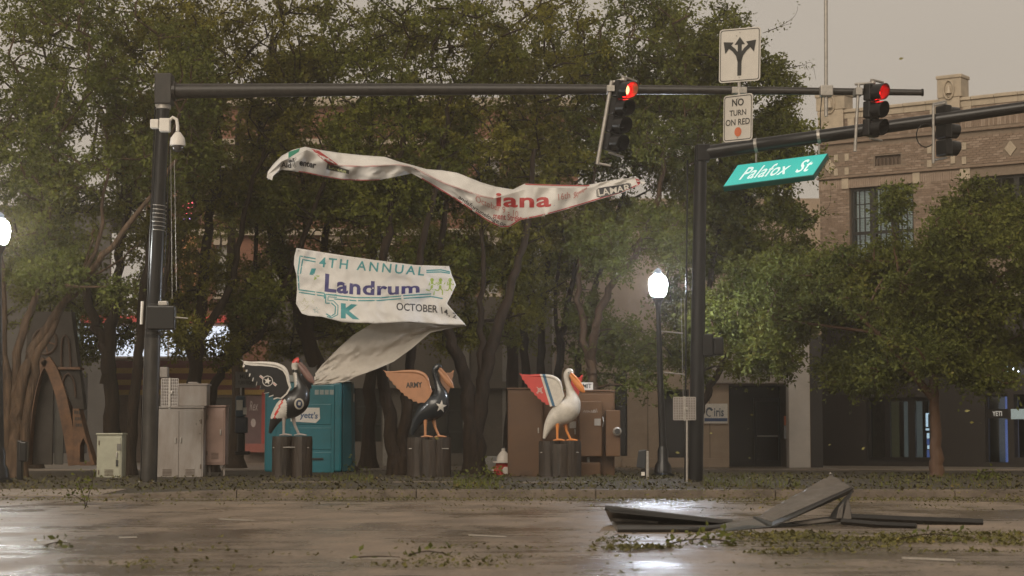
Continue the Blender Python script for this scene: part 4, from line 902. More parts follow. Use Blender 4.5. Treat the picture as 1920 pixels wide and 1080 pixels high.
for k in range(4):
    p = b0 + Vector((.2 * math.cos(k * math.pi / 2 + .7), .2 * math.sin(k * math.pi / 2 + .7), .05)); mb = MB(); mb.tube([p, p + Vector((0, 0, .07))], .02, 6); mb.build('anchor_bolt', M_galv, lp)
mb = MB(); p = P(293, 140, YL); q = P(324, 197, YL); mb.box(p.x, q.x, YL - .2, YL + .2, q.z, p.z); mb.build('arm_bracket', M_poleold, lp, bevel=.02)
a0 = P(324, 171, YL); a1 = P(1728, 173.5, 37.4)
mb = MB(); pts = [a0.lerp(a1, t) for t in np.linspace(0, 1, 13)]
for i, p in enumerate(pts): p.z += .05 * math.sin(math.pi * i / 12)
mb.tube(pts, [.15 - .09 * i / 12 for i in range(13)], 20); arm = mb.build('mast_arm', M_poleold, lp, smooth=True)
mb = MB(); mb.tube([a1, a1 + Vector((.03, 0, 0))], .072, 16); mb.build('arm_cap', M_black, lp)
mb = MB(); mb.tube([a0 + Vector((0, 0, 0)), a0 + Vector((.06, 0, 0))], .2, 16); mb.build('arm_flange', M_poleold, lp)
for y in (205, 575, 628):
    t = (918 - y) / (918 - 146); p = b0.lerp(b1, t); p = P(278 + 30 * t, y, YL); clampring(p, .15 if y > 300 else .13, .05 if y != 205 else .12).build('clamp_band', M_galv if y == 205 else M_poleold, lp, smooth=True)
for (dx, ya, yb, r) in ((-15, 200, 900, .014), (15, 260, 560, .012)):
    mb = MB(); pts = []
    for t in np.linspace(0, 1, 8):
        y = ya + (yb - ya) * t; k = (918 - y) / 772; pts.append(P(278 + 30 * k + dx, y, YL - .1))
    mb.tube(pts, r, 6); mb.build('conduit', M_black, lp, smooth=True)
mb = MB(); pts = []
for i in range(90):                                           # cable wound round the mast
    y = 380 + 55 * i / 90; k = (918 - y) / 772; c = P(278 + 30 * k, y, YL); an = i * .5; pts.append(c + Vector((.15 * math.cos(an), .15 * math.sin(an), 0)))
mb.tube(pts, .008, 5); mb.build('wound_cable', M_galv, lp)
mb = MB(); mb.pbox(274, 328, 573, 618, YL - .35, .22); mb.build('control_box', M_black, lp, bevel=.03)
mb = MB(); mb.pbox(296, 314, 564, 573, YL - .3, .15); mb.build('box_lid', M_galv, lp, bevel=.02)
mb = MB(); mb.tube([P(328, 595, YL - .3), P(352, 597, YL - .3)], .015, 6); mb.build('bracket_rod', M_galv, lp)
mb = MB(); mb.tube([P(267, 565, YL - .25), P(265, 608, YL - .25)], .03, 8); mb.build('sensor_tube', M_white, lp, smooth=True)
mb = MB(); mb.pbox(281, 297, 223, 240, YL - .3, .14); mb.build('junction_box', M_white, lp, bevel=.02)
for (xa, ya, xb, yb) in ((320, 280, 323, 560), (327, 300, 331, 545)):
    mb = MB(); mb.tube([P(xa, ya, YL - .1), P(xb, yb, YL - .1)], .006, 4); mb.build('hanging_cable', M_galv, lp)
# dome camera (mounted on the mast)
dc = thing('dome_camera', P(332, 272, YL - .3), 'white dome security camera hanging from a bent arm on the left mast', 'camera')
mb = MB(); mb.pbox(298, 318, 221, 246, YL - .3, .2); mb.build('mount_box', M_white, dc, bevel=.02)
mb = MB(); mb.tube([P(*q, YL - .25) for q in ((314, 238), (317, 226), (324, 220), (331, 224), (333, 236), (333, 246))], .035, 12); mb.build('arm', M_white, dc, smooth=True)
c = P(333, 273, YL - .25)
mb = MB(); mb.lathe(c, [(.0, .29), (.05, .27), (.09, .22), (.14, .15), (.155, .06), (.155, .0), (.135, -.005)], 20); mb.build('housing', M_white, dc, smooth=True)
mb = MB(); mb.lathe(c, [(.125, -.005), (.12, -.05), (.09, -.1), (.04, -.13), (.0, -.135)], 20); mb.build('dome', mat('smoked_dome', (.06, .055, .05), .1, .1, bump=0), dc, smooth=True)

YR = 40.0
rp = thing('signal_pole', P(1305, 915, YR), 'black signal mast near the middle right with an arm reaching off the right edge', 'signal pole')
r0 = P(1304, 917, YR); r0.z = .1; r1 = P(1314, 276, YR)
mb = MB(); mb.tube([r0, r0.lerp(r1, .5), r1], [.15, .14, .125], 24); mb.build('shaft', M_black, rp, smooth=True)
mb = MB(); mb.lathe(r1, [(.13, 0), (.12, .04), (0, .06)], 18); mb.build('cap', M_black, rp)
mb = MB(); mb.tube([r0 - Vector((0, 0, .05)), r0 + Vector((0, 0, .05))], .24, 18); mb.build('base_plate', M_black, rp)
mb = MB(); mb.tube([P(1289, 300, YR - .1), P(1284, 905, YR - .1)], .018, 6); mb.build('conduit', M_black, rp)
ra = P(1318, 287, YR); rb = P(2150, 168, 37.4)
def RA(px):                                                  # point on the right arm axis seen at column px
    lo, hi = 0.0, 1.0
    for _ in range(40):
        m_ = (lo + hi) / 2; q = ra.lerp(rb, m_); x = 960 + F * q.x / (q.y * CO + (q.z - CAMZ) * SI)
        if x < px: lo = m_
        else: hi = m_
    return ra.lerp(rb, lo)
mb = MB(); pts = [ra.lerp(rb, t) for t in np.linspace(0, 1, 9)]; mb.tube(pts, [.145 - .045 * i / 8 for i in range(9)], 20); mb.build('mast_arm', M_black, rp, smooth=True)
mb = MB(); p = P(1305, 272, YR); q = P(1330, 303, YR); mb.box(p.x, q.x, YR - .17, YR + .17, q.z, p.z); mb.build('arm_bracket', M_black, rp, bevel=.02)
mb = MB(); mb.pbox(1317, 1338, 626, 668, YR - .1, .25); mb.pbox(1338.3, 1357, 632, 666, YR - .1, .25); mb.build('control_box', M_black, rp, bevel=.03)
mb = MB(); mb.tube([P(1240, 621, YR), P(1281, 625, YR)], .016, 6); mb.tube([P(1245, 698, YR), P(1284, 702, YR)], .016, 6); mb.build('bracket_rod', M_galv, rp)
for (xa, xb) in ((1277, 1281), (1283, 1286)):
    mb = MB(); mb.tube([P(xa, 560, YR), P(xa + 2, 640, YR), P(xb, 745, YR)], .006, 4); mb.build('hanging_cable', M_galv, rp)

# perforated signal panels (backs of push button panels) beside both masts
def perf(cx0, cx1, cy0, cy1, Y, label, pole):
    t = thing('perforated_panel', P(cx0, cy1, Y), label, 'panel', 'perforated panels by the masts')
    mb = MB(); mid = (cx0 + cx1) / 2
    nxp = 9; nyp = 9; a = P(cx0, cy1, Y); b = P(cx1, cy0, Y)
    mb.box(a.x, b.x, Y + .05, Y + .07, a.z, b.z); mb.build('backing', mat('panel_backing', (.24, .2, .18), .6, .2), t)  # solid backing sheet behind the mesh, an even brownish grey
    mb = MB(); w_ = (b.x - a.x) / nxp; h_ = (b.z - a.z) / nyp
    for i in range(nxp + 1): mb.box(a.x + w_ * i - .009, a.x + w_ * i + .009, Y, Y + .02, a.z, b.z)
    for j in range(nyp + 1): mb.box(a.x, b.x, Y + .003, Y + .017, a.z + h_ * j - .009, a.z + h_ * j + .009)
    mb.build('mesh_sheet', mat('dull_perforated', (.4, .36, .33), .5, .3), t, kind='stuff')
    mb = MB(); mb.box((a.x + b.x) / 2 - .015, (a.x + b.x) / 2 + .015, Y - .015, Y - .001, a.z - .02, b.z + .02); mb.build('centre_bar', M_galv, t)
    if pole:
        mb = MB(); mb.tube([P(pole[0], cy1, Y + .03), P(pole[0], pole[1], Y + .03)], .022, 8); mb.build('post', M_galv, t, smooth=True)
    mb = MB(); mb.box((a.x + b.x) / 2 + .02, (a.x + b.x) / 2 + .07, Y - .03, Y - .001, (a.z + b.z) / 2 - .04, (a.z + b.z) / 2 + .03); mb.build('latch', M_galv, t, bevel=.01)
    return t
perf(1263, 1304, 745, 787, 39.5, 'square white perforated panel on a thin post left of the right mast', (1288, 908))
perf(302, 334, 710, 761, 43.5, 'upright pinkish perforated panel against the left grey cabinet', (318, 768))

# traffic signals
def signal_head(name, top, roll, yaw, n, lit, label, bracket=True, LM=None, Y=39.2, sc=1.0, group='traffic signal heads'):
    t = thing(name, top, label, 'traffic light', group)
    base = Matrix.Translation(top) @ Matrix.Rotation(roll, 4, 'Y') @ Matrix.Rotation(yaw, 4, 'Z') @ Matrix.Scale(sc, 4)
    S = .355
    for k in range(n):
        zc = -S * (k + .5)
        mb = MB(); mb.xf = base; mb.box(-.17, .17, -.02, .16, zc - S / 2 + .006, zc + S / 2 - .006); hs_ = mb.build('housing', M_black, t, bevel=.03)
        mb = MB(); mb.xf = base
        R0 = .15; nn_ = 22; ln = .27; vs = []; fs = []
        for r in (R0, R0 + .012):
            for i in range(nn_ + 1):
                an = R(-72 + 324 * i / nn_)               # open at the bottom
                cut = ln * (1.0 - .3 * (1 - (math.sin(an) + 1) / 2))
                vs.append((r * math.cos(an), -.02, zc + r * math.sin(an))); vs.append((r * math.cos(an), -.02 - cut, zc + r * math.sin(an)))
        m_ = 2 * (nn_ + 1)
        for i in range(nn_):
            a = 2 * i; fs.append((a, a + 1, a + 3, a + 2)); fs.append((m_ + a, m_ + a + 2, m_ + a + 3, m_ + a + 1)); fs.append((a + 1, m_ + a + 1, m_ + a + 3, a + 3))
        mb.add(vs, fs); mb.build('visor', M_black, t)
        mb = MB(); mb.xf = base
        pr = [(.145, -.022), (.13, -.04), (.08, -.055), (.0, -.06)]
        vs = []; fs = []
        for (r, y) in pr:
            for i in range(20): an = 2 * math.pi * i / 20; vs.append((r * math.cos(an), y, zc + r * math.sin(an)))
        for i in range(3):
            for j in range(20): a = i * 20 + j; b = i * 20 + (j + 1) % 20; fs.append((a, b, b + 20, a + 20))
        mb.add(vs, fs); mb.build('lens', (LM if (k == 0 and lit) else M_dkglass), t, smooth=True, label='lit red lens' if (k == 0 and lit) else None)
    mb = MB(); mb.xf = base; mb.tube([(0, .05, .0), (0, .05, .06)], .06, 10); mb.box(-.05, .34, .02, .08, .061, .1); mb.build('top_bracket', M_galv, t, bevel=.01)
    mb = MB(); mb.xf = base; mb.box(-.05, .34, .02, .08, -S * n - .05, -S * n - .012); mb.build('bottom_bracket', M_galv, t, bevel=.01)
    return t
SL = 37.95; S2Y = 37.2
s1 = signal_head('traffic_signal', P(1172, 152, SL), R(10), R(40), 4, True, 'four section signal tilted by the wind with its red lit, beside the upper banner', LM=M_redhot, sc=.98)
_b = Matrix.Translation(P(1172, 152, SL)) @ Matrix.Rotation(R(10), 4, 'Y') @ Matrix.Rotation(R(40), 4, 'Z') @ Matrix.Scale(.98, 4)
mb = MB(); mb.xf = _b; mb.tube([(0, -.0605, -.1775), (0, -.068, -.1775)], [.1, .085], 16); mb.build('lens_core', mat('hot_lens_core', (.6, .3, .1), .3, 0, emit=(1., .42, .16), estr=3.0), s1)
mb = MB(); mb.tube([P(1147, 152, SL), P(1120, 308, SL)], .04, 10); mb.build('mounting_tube', M_galv, s1, smooth=True)
mb = MB(); mb.tube([P(1145, 155, SL), P(1166, 150, SL)], .03, 8); mb.tube([P(1120, 306, SL), P(1145, 311, SL)], .025, 8); mb.box(P(1138, 0, SL).x * 0 + P(1138, 165, SL).x, P(1152, 165, SL).x, SL - .08, SL + .35, P(1138, 172, SL).z, P(1138, 161, SL).z); mb.build('clamp', M_galv, s1)
s2 = signal_head('traffic_signal', P(1640, 157, S2Y), R(2), R(43), 3, True, 'three section signal with red lit near the end of the left arm', sc=.95, LM=M_redlamp)
mb = MB(); mb.tube([P(1610, 158, S2Y), P(1603, 284, S2Y)], .03, 10); mb.build('mounting_tube', M_galv, s2, smooth=True)
mb = MB(); mb.tube([P(1603, 158, S2Y), P(1634, 156, S2Y)], .025, 8); mb.box(P(1604, 170, S2Y).x, P(1616, 170, S2Y).x, S2Y - .06, S2Y + .3, P(1604, 178, S2Y).z, P(1604, 165, S2Y).z); mb.build('clamp', M_galv, s2)
q3 = RA(1775)
s3 = signal_head('traffic_signal', P(1774, 198, q3.y + .3), R(0), R(118), 3, False, 'unlit black signal seen from behind on the right arm', sc=.95)
mb = MB(); mb.tube([P(1750, 196, q3.y - .1), P(1750, 306, q3.y - .1)], .027, 10); mb.tube([P(1750, 198, q3.y - .1), P(1772, 194, q3.y + .2)], .022, 8); mb.build('mounting_tube', M_galv, s3, smooth=True)
mb = MB()
cc = [P(1752 + 18 * math.cos(R(t)) * (1 if t < 300 else .9) - 16, 254 + 22 * math.sin(R(t)), q3.y - .1) for t in range(-60, 400, 25)]
mb.tube(cc, .012, 6); mb.build('cable_loop', M_black, s3)

# street name sign swung out under the right arm
pt = RA(1386); pt2 = RA(1553)
st = thing('street_sign', P(1383, 309, pt.y), 'lit teal street name sign swinging under the right arm', 'sign')
TL = P(1383, 309, pt.y); TR = P(1553, 287, pt2.y); sw = Vector((-.20, -.36, 0))
def sdown(T, px, py):                                        # lower corner, swung towards the camera
    Yb = T.y + sw.y; return P(px, py, Yb)
BL = sdown(TL, 1355, 350.5); BR = sdown(TR, 1525, 328.5)
nrm = (TR - TL).cross(BL - TL).normalized()
if nrm.y > 0: nrm = -nrm
def slab(a, b, c, d, t0, t1, n): return [q + n * t0 for q in (a, b, c, d)], [q + n * t1 for q in (a, b, c, d)]
mb = MB(); f_, b_2 = slab(TL, TR, BR, BL, -.0, -.13, nrm); mb.prism(f_, b_2); fr = mb.build('sign_box', mat('teal_case', (.01, .12, .1), .3, .1), st, bevel=.012)
def sq(a, b): return TL.lerp(TR, a).lerp(BL.lerp(BR, a), b)
mb = MB(); mb.prism(*slab(sq(.008, .03), sq(.992, .03), sq(.992, .97), sq(.008, .97), .004, .001, nrm)); mb.build('lit_face', M_teal, st)
v, f = text2d('Palafox  St', .015, .15, 1.05); mb = MB(); mb.add([sq(.14 + .76 * a, .78 - .58 * b) + nrm * .008 for a, b in v], f); mb.build('lettering', M_tealtxt, st)
for (px, py) in ((1418, 302), (1536, 283)):
    c = RA(px); e = TL.lerp(TR, (px - 1383) / 170); mb = MB(); clampy = c + Vector((0, 0, -.02)); mb.tube([c, e + Vector((0, 0, .04)), e], .02, 8); mb.build('hanger', M_galv, st)
    mb = MB(); d_ = (rb - ra).normalized(); mb.tube([c - d_ * .03, c + d_ * .03], .15, 16); mb.build('strap', M_galv, st)

# regulatory signs on the arm
def plate(name, cx, cy, wd, ht, rot, label, Y=37.75, post=None):
    c = P(cx, cy, Y); t = thing(name, c, label, 'sign')
    X = Matrix.Translation(c) @ Matrix.Rotation(rot, 4, 'Z') @ Matrix.Rotation(R(1.5), 4, 'Y')
    def rr(w_, h_, r, y):
        o = []
        for (sx, sz, a0) in ((1, 1, 0), (-1, 1, 90), (-1, -1, 180), (1, -1, 270)):
            for k in range(4): an = R(a0 + 30 * k); o.append((sx * (w_ / 2 - r) + r * math.cos(an), y, sz * (h_ / 2 - r) + r * math.sin(an)))
        return o
    mb = MB(); mb.xf = X; mb.prism(rr(wd, ht, .06, 0), rr(wd, ht, .06, .006)); mb.build('plate', M_signw, t)
    mb = MB(); mb.xf = X
    o_l = rr(wd - .045, ht - .045, .05, -.003); i_l = rr(wd - .075, ht - .075, .04, -.003); n = len(o_l)
    mb.add(o_l + i_l, [(k, (k + 1) % n, n + (k + 1) % n, n + k) for k in range(n)]); mb.build('border', M_signk, t)
    for (dx, dz) in ((0, ht * .42), (0, -ht * .42), (-.07, ht * .36)):
        mb = MB(); mb.xf = X; mb.tube([(dx, -.002, dz), (dx, -.012, dz)], .012, 8); mb.build('bolt', M_galv, t)
    return t, X
t, X = plate('lane_use_sign', 1387, 103, .865, 1.04, R(-31), 'white sign with three branching black arrows above the arm')
mb = MB(); mb.xf = X
def arrow(pts, w0, hd=.13):
    vs, fs = line2d(pts, w0); mb.add([(a, -.006, b) for a, b in vs], fs)
    a = Vector(pts[-2]); b = Vector(pts[-1]); d = (b - a).normalized(); n = Vector((-d.y, d.x)); tip = b + d * .15
    mb.add([(*(b + n * hd),), (*(b - n * hd),), (*tip,)] if 0 else [((b + n * hd)[0], -.006, (b + n * hd)[1]), ((b - n * hd)[0], -.006, (b - n * hd)[1]), (tip[0], -.006, tip[1])], [(0, 1, 2)])
arrow([(0, -.4), (0, -.2), (0, .2)], .085, .11)
for s in (-1, 1):
    vs, fs = line2d([(0, -.14), (s * .04, 0), (s * .12, .1), (s * .22, .18)], .075); mb.add([(a, -.009, b) for a, b in vs], fs)
    vs = [(s * .34, .27), (s * .30, .04), (s * .13, .25)]; mb.add([(a, -.009, b) for a, b in vs], [(0, 1, 2)])
mb.build('arrows', M_signk, t)
t2, X2 = plate('no_turn_sign', 1383.5, 221, .70, .90, R(-44), 'white sign reading NO TURN ON RED below the arm')
mb = MB(); mb.xf = X2
for (s, zc, h_, w_) in (('NO', .30, .14, .28), ('TURN', .10, .11, .4), ('ON RED', -.08, .12, .58)):
    v, f = text2d(s, .02 if s == 'NO' else .01, 0, 1); mb = MB(); mb.xf = X2; mb.add([((a - .5) * w_, -.006, zc - h_ / 2 + b * h_) for a, b in v], f); mb.build('lettering', M_signk, t2)
mb = MB(); mb.xf = X2; mb.add([(0.01 + .085 * math.cos(k * .314), -.006, -.27 + .09 * math.sin(k * .314)) for k in range(20)], [tuple(range(20))]); mb.build('red_disc', M_or, t2)
mb = MB(); mb.tube([P(1386, 140, 37.8), P(1386, 200, 37.8)], .035, 10); mb.build('post', M_galv, t)
mb = MB(); mb.box(P(1372, 166, 37.85).x, P(1400, 166, 37.85).x, 37.77, 38.0, P(1372, 176, 37.85).z, P(1372, 164, 37.85).z); mb.build('clamp', M_galv, t, bevel=.01)
# tall thin riser clamped to the arm
ri = thing('riser_pole', P(1549, 215, 37.55), 'thin pale vertical pole clamped to the arm and rising out of the picture', 'pole')
mb = MB(); mb.tube([P(1549, 218, 37.55), P(1548.5, -60, 37.55)], .036, 12); mb.build('tube', M_galv, ri, smooth=True)
mb = MB(); mb.box(P(1537, 160, 37.55).x, P(1561, 160, 37.55).x, 37.45, 37.62, P(1549, 181, 37.55).z, P(1549, 161, 37.55).z); mb.build('clamp', M_galv, ri, bevel=.02)
mb = MB(); mb.tube([P(1541, 180, 37.55), P(1538, 215, 37.55), P(1539, 243, 37.55)], .01, 5); mb.build('cable', M_black, ri)

# ------------------------------------------------------------------ lamp posts
def lamp(px, py_globe, gh, base, Y, gm, label):
    s = Y / F; c = P(px, py_globe, Y); R_ = .23 * gh
    t = thing('street_lamp', (P(base[0], base[1], Y).x, Y, .13), label, 'street lamp', 'acorn street lamps')
    mb = MB(); mb.lathe(c, [(.11 * gh, -.33 * gh), (.165 * gh, -.3 * gh), (.21 * gh, -.18 * gh), (.232 * gh, -.04 * gh), (.218 * gh, .07 * gh), (.17 * gh, .16 * gh), (.1 * gh, .205 * gh)], 20); mb.build('globe', gm, t, smooth=True)
    mb = MB(); mb.lathe(c, [(.09 * gh, .21 * gh), (.125 * gh, .225 * gh), (.12 * gh, .25 * gh), (.085 * gh, .27 * gh), (.095 * gh, .3 * gh), (.05 * gh, .35 * gh), (.02 * gh, .37 * gh), (0, .375 * gh)], 16); mb.build('finial', M_lampcap, t, smooth=True)
    zt = c.z - .33 * gh; bx = P(base[0], base[1], Y).x
    mb = MB(); mb.lathe((c.x, Y, zt), [(.05, -.35), (.06, -.2), (.09, -.12), (.13, -.06), (.12, -.001)], 16); mb.build('collar', M_black, t, smooth=True)
    mb = MB(); mb.tube([(bx, Y, .8), ((bx + c.x) / 2, Y, zt / 2), (c.x, Y, zt - .3)], [.085, .07, .05], 16); mb.build('shaft', M_black, t, smooth=True)
    mb = MB(); mb.lathe((bx, Y, .1), [(.27, 0), (.27, .1), (.2, .14), (.18, .3), (.12, .4), (.12, .62), (.09, .72)], 18); mb.build('base', M_black, t, smooth=True)
    return t
lamp(1234, 531, .92, (1243, 905), 44.6, M_lampglobe, 'acorn street lamp glowing cold white left of the right mast')
lamp(-1, 430, .92, (-2, 918), 39.0, M_lampglobe2, 'bright acorn street lamp cut off by the left edge')

# ------------------------------------------------------------------ banners
def banner_grid(cols, top, rows, depth, mats, facecol):
    pass
bn1 = thing('torn_banner', P(850, 345, 42), 'long white banner with red lettering torn loose and flying across the trees', 'banner')
top = [(502, 322), (512, 308), (528, 292), (548, 281), (572, 275), (600, 281), (640, 287), (680, 291), (722, 294), (748, 303), (772, 309), (800, 317), (828, 319), (858, 324), (900, 341), (930, 350), (962, 355), (984, 344), (1035, 346), (1100, 347), (1130, 341), (1160, 336), (1192, 333), (1201, 338)]
bot = [(502, 338), (512, 330), (528, 318), (548, 321), (572, 324), (600, 330), (640, 337), (680, 339), (710, 338), (745, 331), (772, 325), (800, 341), (828, 358), (858, 376), (890, 398), (915, 415), (938, 426), (955, 426), (975, 413), (1012, 406), (1060, 393), (1120, 375), (1165, 362), (1201, 346)]
fold = [(502, 328), (512, 318), (528, 303), (548, 294), (575, 281), (600, 291), (632, 310), (680, 312), (722, 310), (748, 309), (772, 313), (800, 327), (830, 342), (858, 352), (900, 367), (925, 372), (948, 366), (965, 361), (1000, 351), (1060, 353), (1110, 352), (1140, 347), (1170, 341), (1201, 341)]
NXB = 240; NU = 7; ND = 11; YB = 42.0
def b1depth(x, v):                                         # v: -1 top edge .. 0 fold .. 1 bottom edge
    base = .35 * math.sin(x * .011 + .6) + .14 * math.sin(x * .041) + .06 * noise.noise(Vector((x * .05, v * 1.5, 1))) + .035 * math.sin(x * .13 + v * 3) + (.07 if x < 1080 else .012) * abs(noise.noise(Vector((x * .045 + v, v * 2, 5))))
    e = 1 if x < 1080 else max(.12, 1 - (x - 1080) / 50)
    if v < 0: return base + .42 * (-v) * e
    k = 1 if x < 960 else max(0, 1 - (x - 960) / 60)
    return base + .22 * v * k - .10 * v * (1 - k)
vs = []; fs = []; cols = []
for i in range(NXB + 1):
    x = 502 + (1201 - 502) * i / NXB
    a, m_, b = lerp_poly(top, x), lerp_poly(fold, x), lerp_poly(bot, x)
    m_ = min(max(m_, a + .5), b - .5)
    for j in range(NU + ND + 1):
        if j <= NU: t = j / NU; v = -1 + t; y = a + (m_ - a) * t
        else: t = (j - NU) / ND; v = t; y = m_ + (b - m_) * t
        vs.append(P(x, y, YB + b1depth(x, v)))
W_ = NU + ND + 1
mb = MB()
for i in range(NXB):
    for j in range(W_ - 1):
        a = i * W_ + j; fs.append((a, a + 1, a + 1 + W_, a + W_))
mb.add(vs, fs)
b1 = mb.build('banner_cloth', M_vinyl, bn1, smooth=True)
so = b1.modifiers.new('thickness', 'SOLIDIFY'); so.thickness = .003
bv = bvh_of([b1])
def pl(poly, x0, x1, dy=0, n=60): return [(x0 + (x1 - x0) * k / n, lerp_poly(poly, x0 + (x1 - x0) * k / n) + dy) for k in range(n + 1)]
decal('red_border', [line2d(pl(fold, 632, 770, .3), 1.7), line2d(pl(fold, 776, 925, .3), 2.0), line2d(pl(bot, 560, 712, -1.2), 1.5), line2d(pl(bot, 790, 1198, -1.6), 2.0), line2d(pl(top, 985, 1105, 1.6), 2.0), poly2d([(583, 279), (598, 283), (634, 309), (620, 310), (606, 300)], 2), poly2d([(1191, 334.5), (1199, 337.5), (1200, 345), (1195, 345)], 2)], M_rprint, bn1, bv)
decal('green_stripe', [poly2d([(541, 285.5), (563, 278), (560, 285), (541, 297)], 3)], M_emerald, bn1, bv)
decal('lettering', [ptext('LAMAR', (1121, 356.5), (1181, 346.5), (1123, 368.5), .02, 0, 1.05)], M_signw, bn1, bv, .024)
decal('logo_plate', [poly2d([(1118, 357), (1121, 353.5), (1179, 343.5), (1183, 345), (1184, 353), (1181, 357), (1126, 371), (1119, 369)], 3)], M_kprint, bn1, bv, .010)
decal('logo_plate_line', [line2d([(1119.8, 358), (1122, 355), (1178, 345.4), (1181.6, 346.4), (1182.4, 352.6), (1180, 355.4), (1127, 369), (1120.6, 367.6), (1119.8, 358)], .8)], M_signw, bn1, bv, .018)
decal('red_lettering', [ptext('iana', (930, 362), (1033, 362), (930, 387), .025, 0, 1.05, curve=2, br=(1033, 388))], M_rprint, bn1, bv, .006)
decal('red_small_lettering', [ptext('ment Street', (925, 398), (979, 404), (925, 410), .01)], M_rprint, bn1, bv, .006)
decal('red_small_lettering', [ptext('October 9 - 10', (892, 366), (972, 396), (892, 378), .0, curve=2)], M_rfade, bn1, bv, .006)
decal('red_small_lettering', [ptext('16th', (1046, 364), (1068, 359), (1047, 376), .0)], M_rfade, bn1, bv, .006)
decal('logo', [ptext('Skyways', (1074, 362), (1101, 349), (1076, 376), .02, .3, br=(1100, 356))], M_rfade, bn1, bv, .007)
decal('black_lettering', [ptext('andafortunelodge.or', (862, 364), (950, 418), (858, 374), .01, .2, curve=4), ptext('enter', (561.5, 299), (593, 305), (561, 310), .035, .1), ptext('al', (541, 298), (551, 296), (541, 305), .03), ptext('Aid', (527, 303), (546, 305), (527, 313), .03)], M_kprint, bn1, bv, .006)
decal('logo_rings', [ring2d(556, 305, 4, 7, .8, a0=90, a1=270), ring2d(556, 305, 7, 10, .6, a0=100, a1=260)], M_kprint, bn1, bv)
decal('dark_logo', [poly2d([(614, 306), (655, 319), (654, 326), (611, 318)], 3)], mat('dark_logo_print', (.05, .05, .035), .5, .3), bn1, bv)
decal('dark_logo_lettering', [ptext('LAMAR ', (617, 310.5), (651, 320.5), (616, 315.5), .02)], M_oprint, bn1, bv, .008)
decal('blue_line', [line2d([(1018, 394), (1040, 385), (1062, 376)], .8)], mat('pale_blue_print', (.25, .28, .4), .5, .1), bn1, bv)
# flapping tail
mb = MB(); mb.add([P(502, 322, YB + .2), P(528, 296, YB + .25), P(524, 318, YB + .1), P(512, 330, YB), P(510, 338, YB - .1), P(500, 333, YB - .05)], [(0, 1, 2, 3), (0, 3, 4, 5)])
o = mb.build('torn_tail', M_vinyl, bn1); o.modifiers.new('thickness', 'SOLIDIFY').thickness = .003
mb = MB(); mb.add([P(1199, 339, YB + .1), P(1212, 342, YB + .1), P(1205, 347, YB)], [(0, 1, 2)]); o = mb.build('torn_corner', M_vinyl, bn1); o.modifiers.new('thickness', 'SOLIDIFY').thickness = .003

bn2 = thing('torn_banner', P(700, 540, 45), 'white five kilometre race banner with teal lettering blown up and folded above the portable toilet', 'banner')
t2_ = [(551, 463), (556, 465), (600, 472), (650, 480), (700, 487), (740, 492), (780, 497), (842, 499), (846, 508), (855, 534)]
YB2 = 45.2
lft = [(465, 556), (480, 552), (492, 551), (520, 556), (548, 557), (575, 556), (590, 565), (594, 580)]
rgt = [(499, 842), (515, 848), (534, 855), (552, 847), (570, 838), (590, 855), (609, 873)]
topc = [(0, 465), (.15, 472), (.33, 480), (.5, 487), (.64, 492), (.78, 497), (1, 499)]
botc = [(0, 588), (.04, 592), (.12, 594), (.25, 604), (.45, 606.5), (.65, 603), (.85, 608), (1, 609)]
lc = [(0, 556), (.12, 552), (.25, 551), (.42, 556), (.62, 557), (.85, 555), (1, 566)]
rc = [(0, 842), (.15, 847), (.32, 855), (.5, 846), (.64, 838), (.82, 855), (1, 873)]
def B2(u, v):
    l = lerp_poly(lc, v); r = lerp_poly(rc, v); x = l + (r - l) * u
    a = lerp_poly(topc, u); b = lerp_poly(botc, u); y = a + (b - a) * v
    d = .16 * math.sin(u * 7 + v * 1.5) * (.5 + v * .5) + .05 * noise.noise(Vector((u * 9, v * 5, 4))) + .05 * math.sin(u * 21 + v * 4) * (v - .3) + .05 * abs(noise.noise(Vector((u * 14 + v * 2, v * 5, 9)))) + .55 * max(0, u - .82) * abs(v - .62) * 2 - .3 * max(0, u - .88)
    d += .22 * (1 - v)
    return P(x, y, YB2 + d)
NA_, NB_ = 90, 40; vs = [B2(i / NA_, j / NB_) for i in range(NA_ + 1) for j in range(NB_ + 1)]; fs = []
for i in range(NA_):
    for j in range(NB_): a = i * (NB_ + 1) + j; fs.append((a, a + 1, a + NB_ + 2, a + NB_ + 1))
mb = MB(); mb.add(vs, fs); b2 = mb.build('banner_cloth', M_vinyl, bn2, smooth=True); b2.modifiers.new('thickness', 'SOLIDIFY').thickness = .003
bv = bvh_of([b2])
# zoom space of the print -> photo
def zz(x, y): return (480 + x / 3.0, 260 + y / 3.0)
def zl(pts, wd): return line2d([zz(*p) for p in pts], wd)
def dense(pts, n=8):
    o = []
    for a, b in zip(pts[:-1], pts[1:]):
        for k in range(n): o.append((a[0] + (b[0] - a[0]) * k / n, a[1] + (b[1] - a[1]) * k / n))
    return o + [pts[-1]]
_d1 = decal('teal_lettering', [ptext('4TH ANNUAL', zz(355, 665), zz(945, 722), zz(355, 722), .015, .12, 1.35, br=zz(945, 772))], M_tprint, bn2, bv, .006)
decal('teal_letter', [ptext('K', zz(478, 925), zz(583, 935), zz(478, 1010), .05, br=zz(583, 1018))], M_tprint, bn2, bv, .006)
decal('teal_frame', [zl(dense(p), 2.3) for p in ([(335, 676), (248, 660), (236, 750), (242, 850), (385, 870), (385, 900)], [(335, 693), (262, 680), (250, 760), (256, 868)][:3], [(242, 864), (385, 886)], [(385, 875), (560, 895), (700, 895), (850, 882), (985, 873)], [(440, 902), (560, 912), (700, 910), (850, 897), (985, 888), (1050, 900)], [(958, 742), (1040, 738), (1092, 750)], [(958, 752), (1040, 750), (1090, 758)])], M_tprint, bn2, bv, .005)
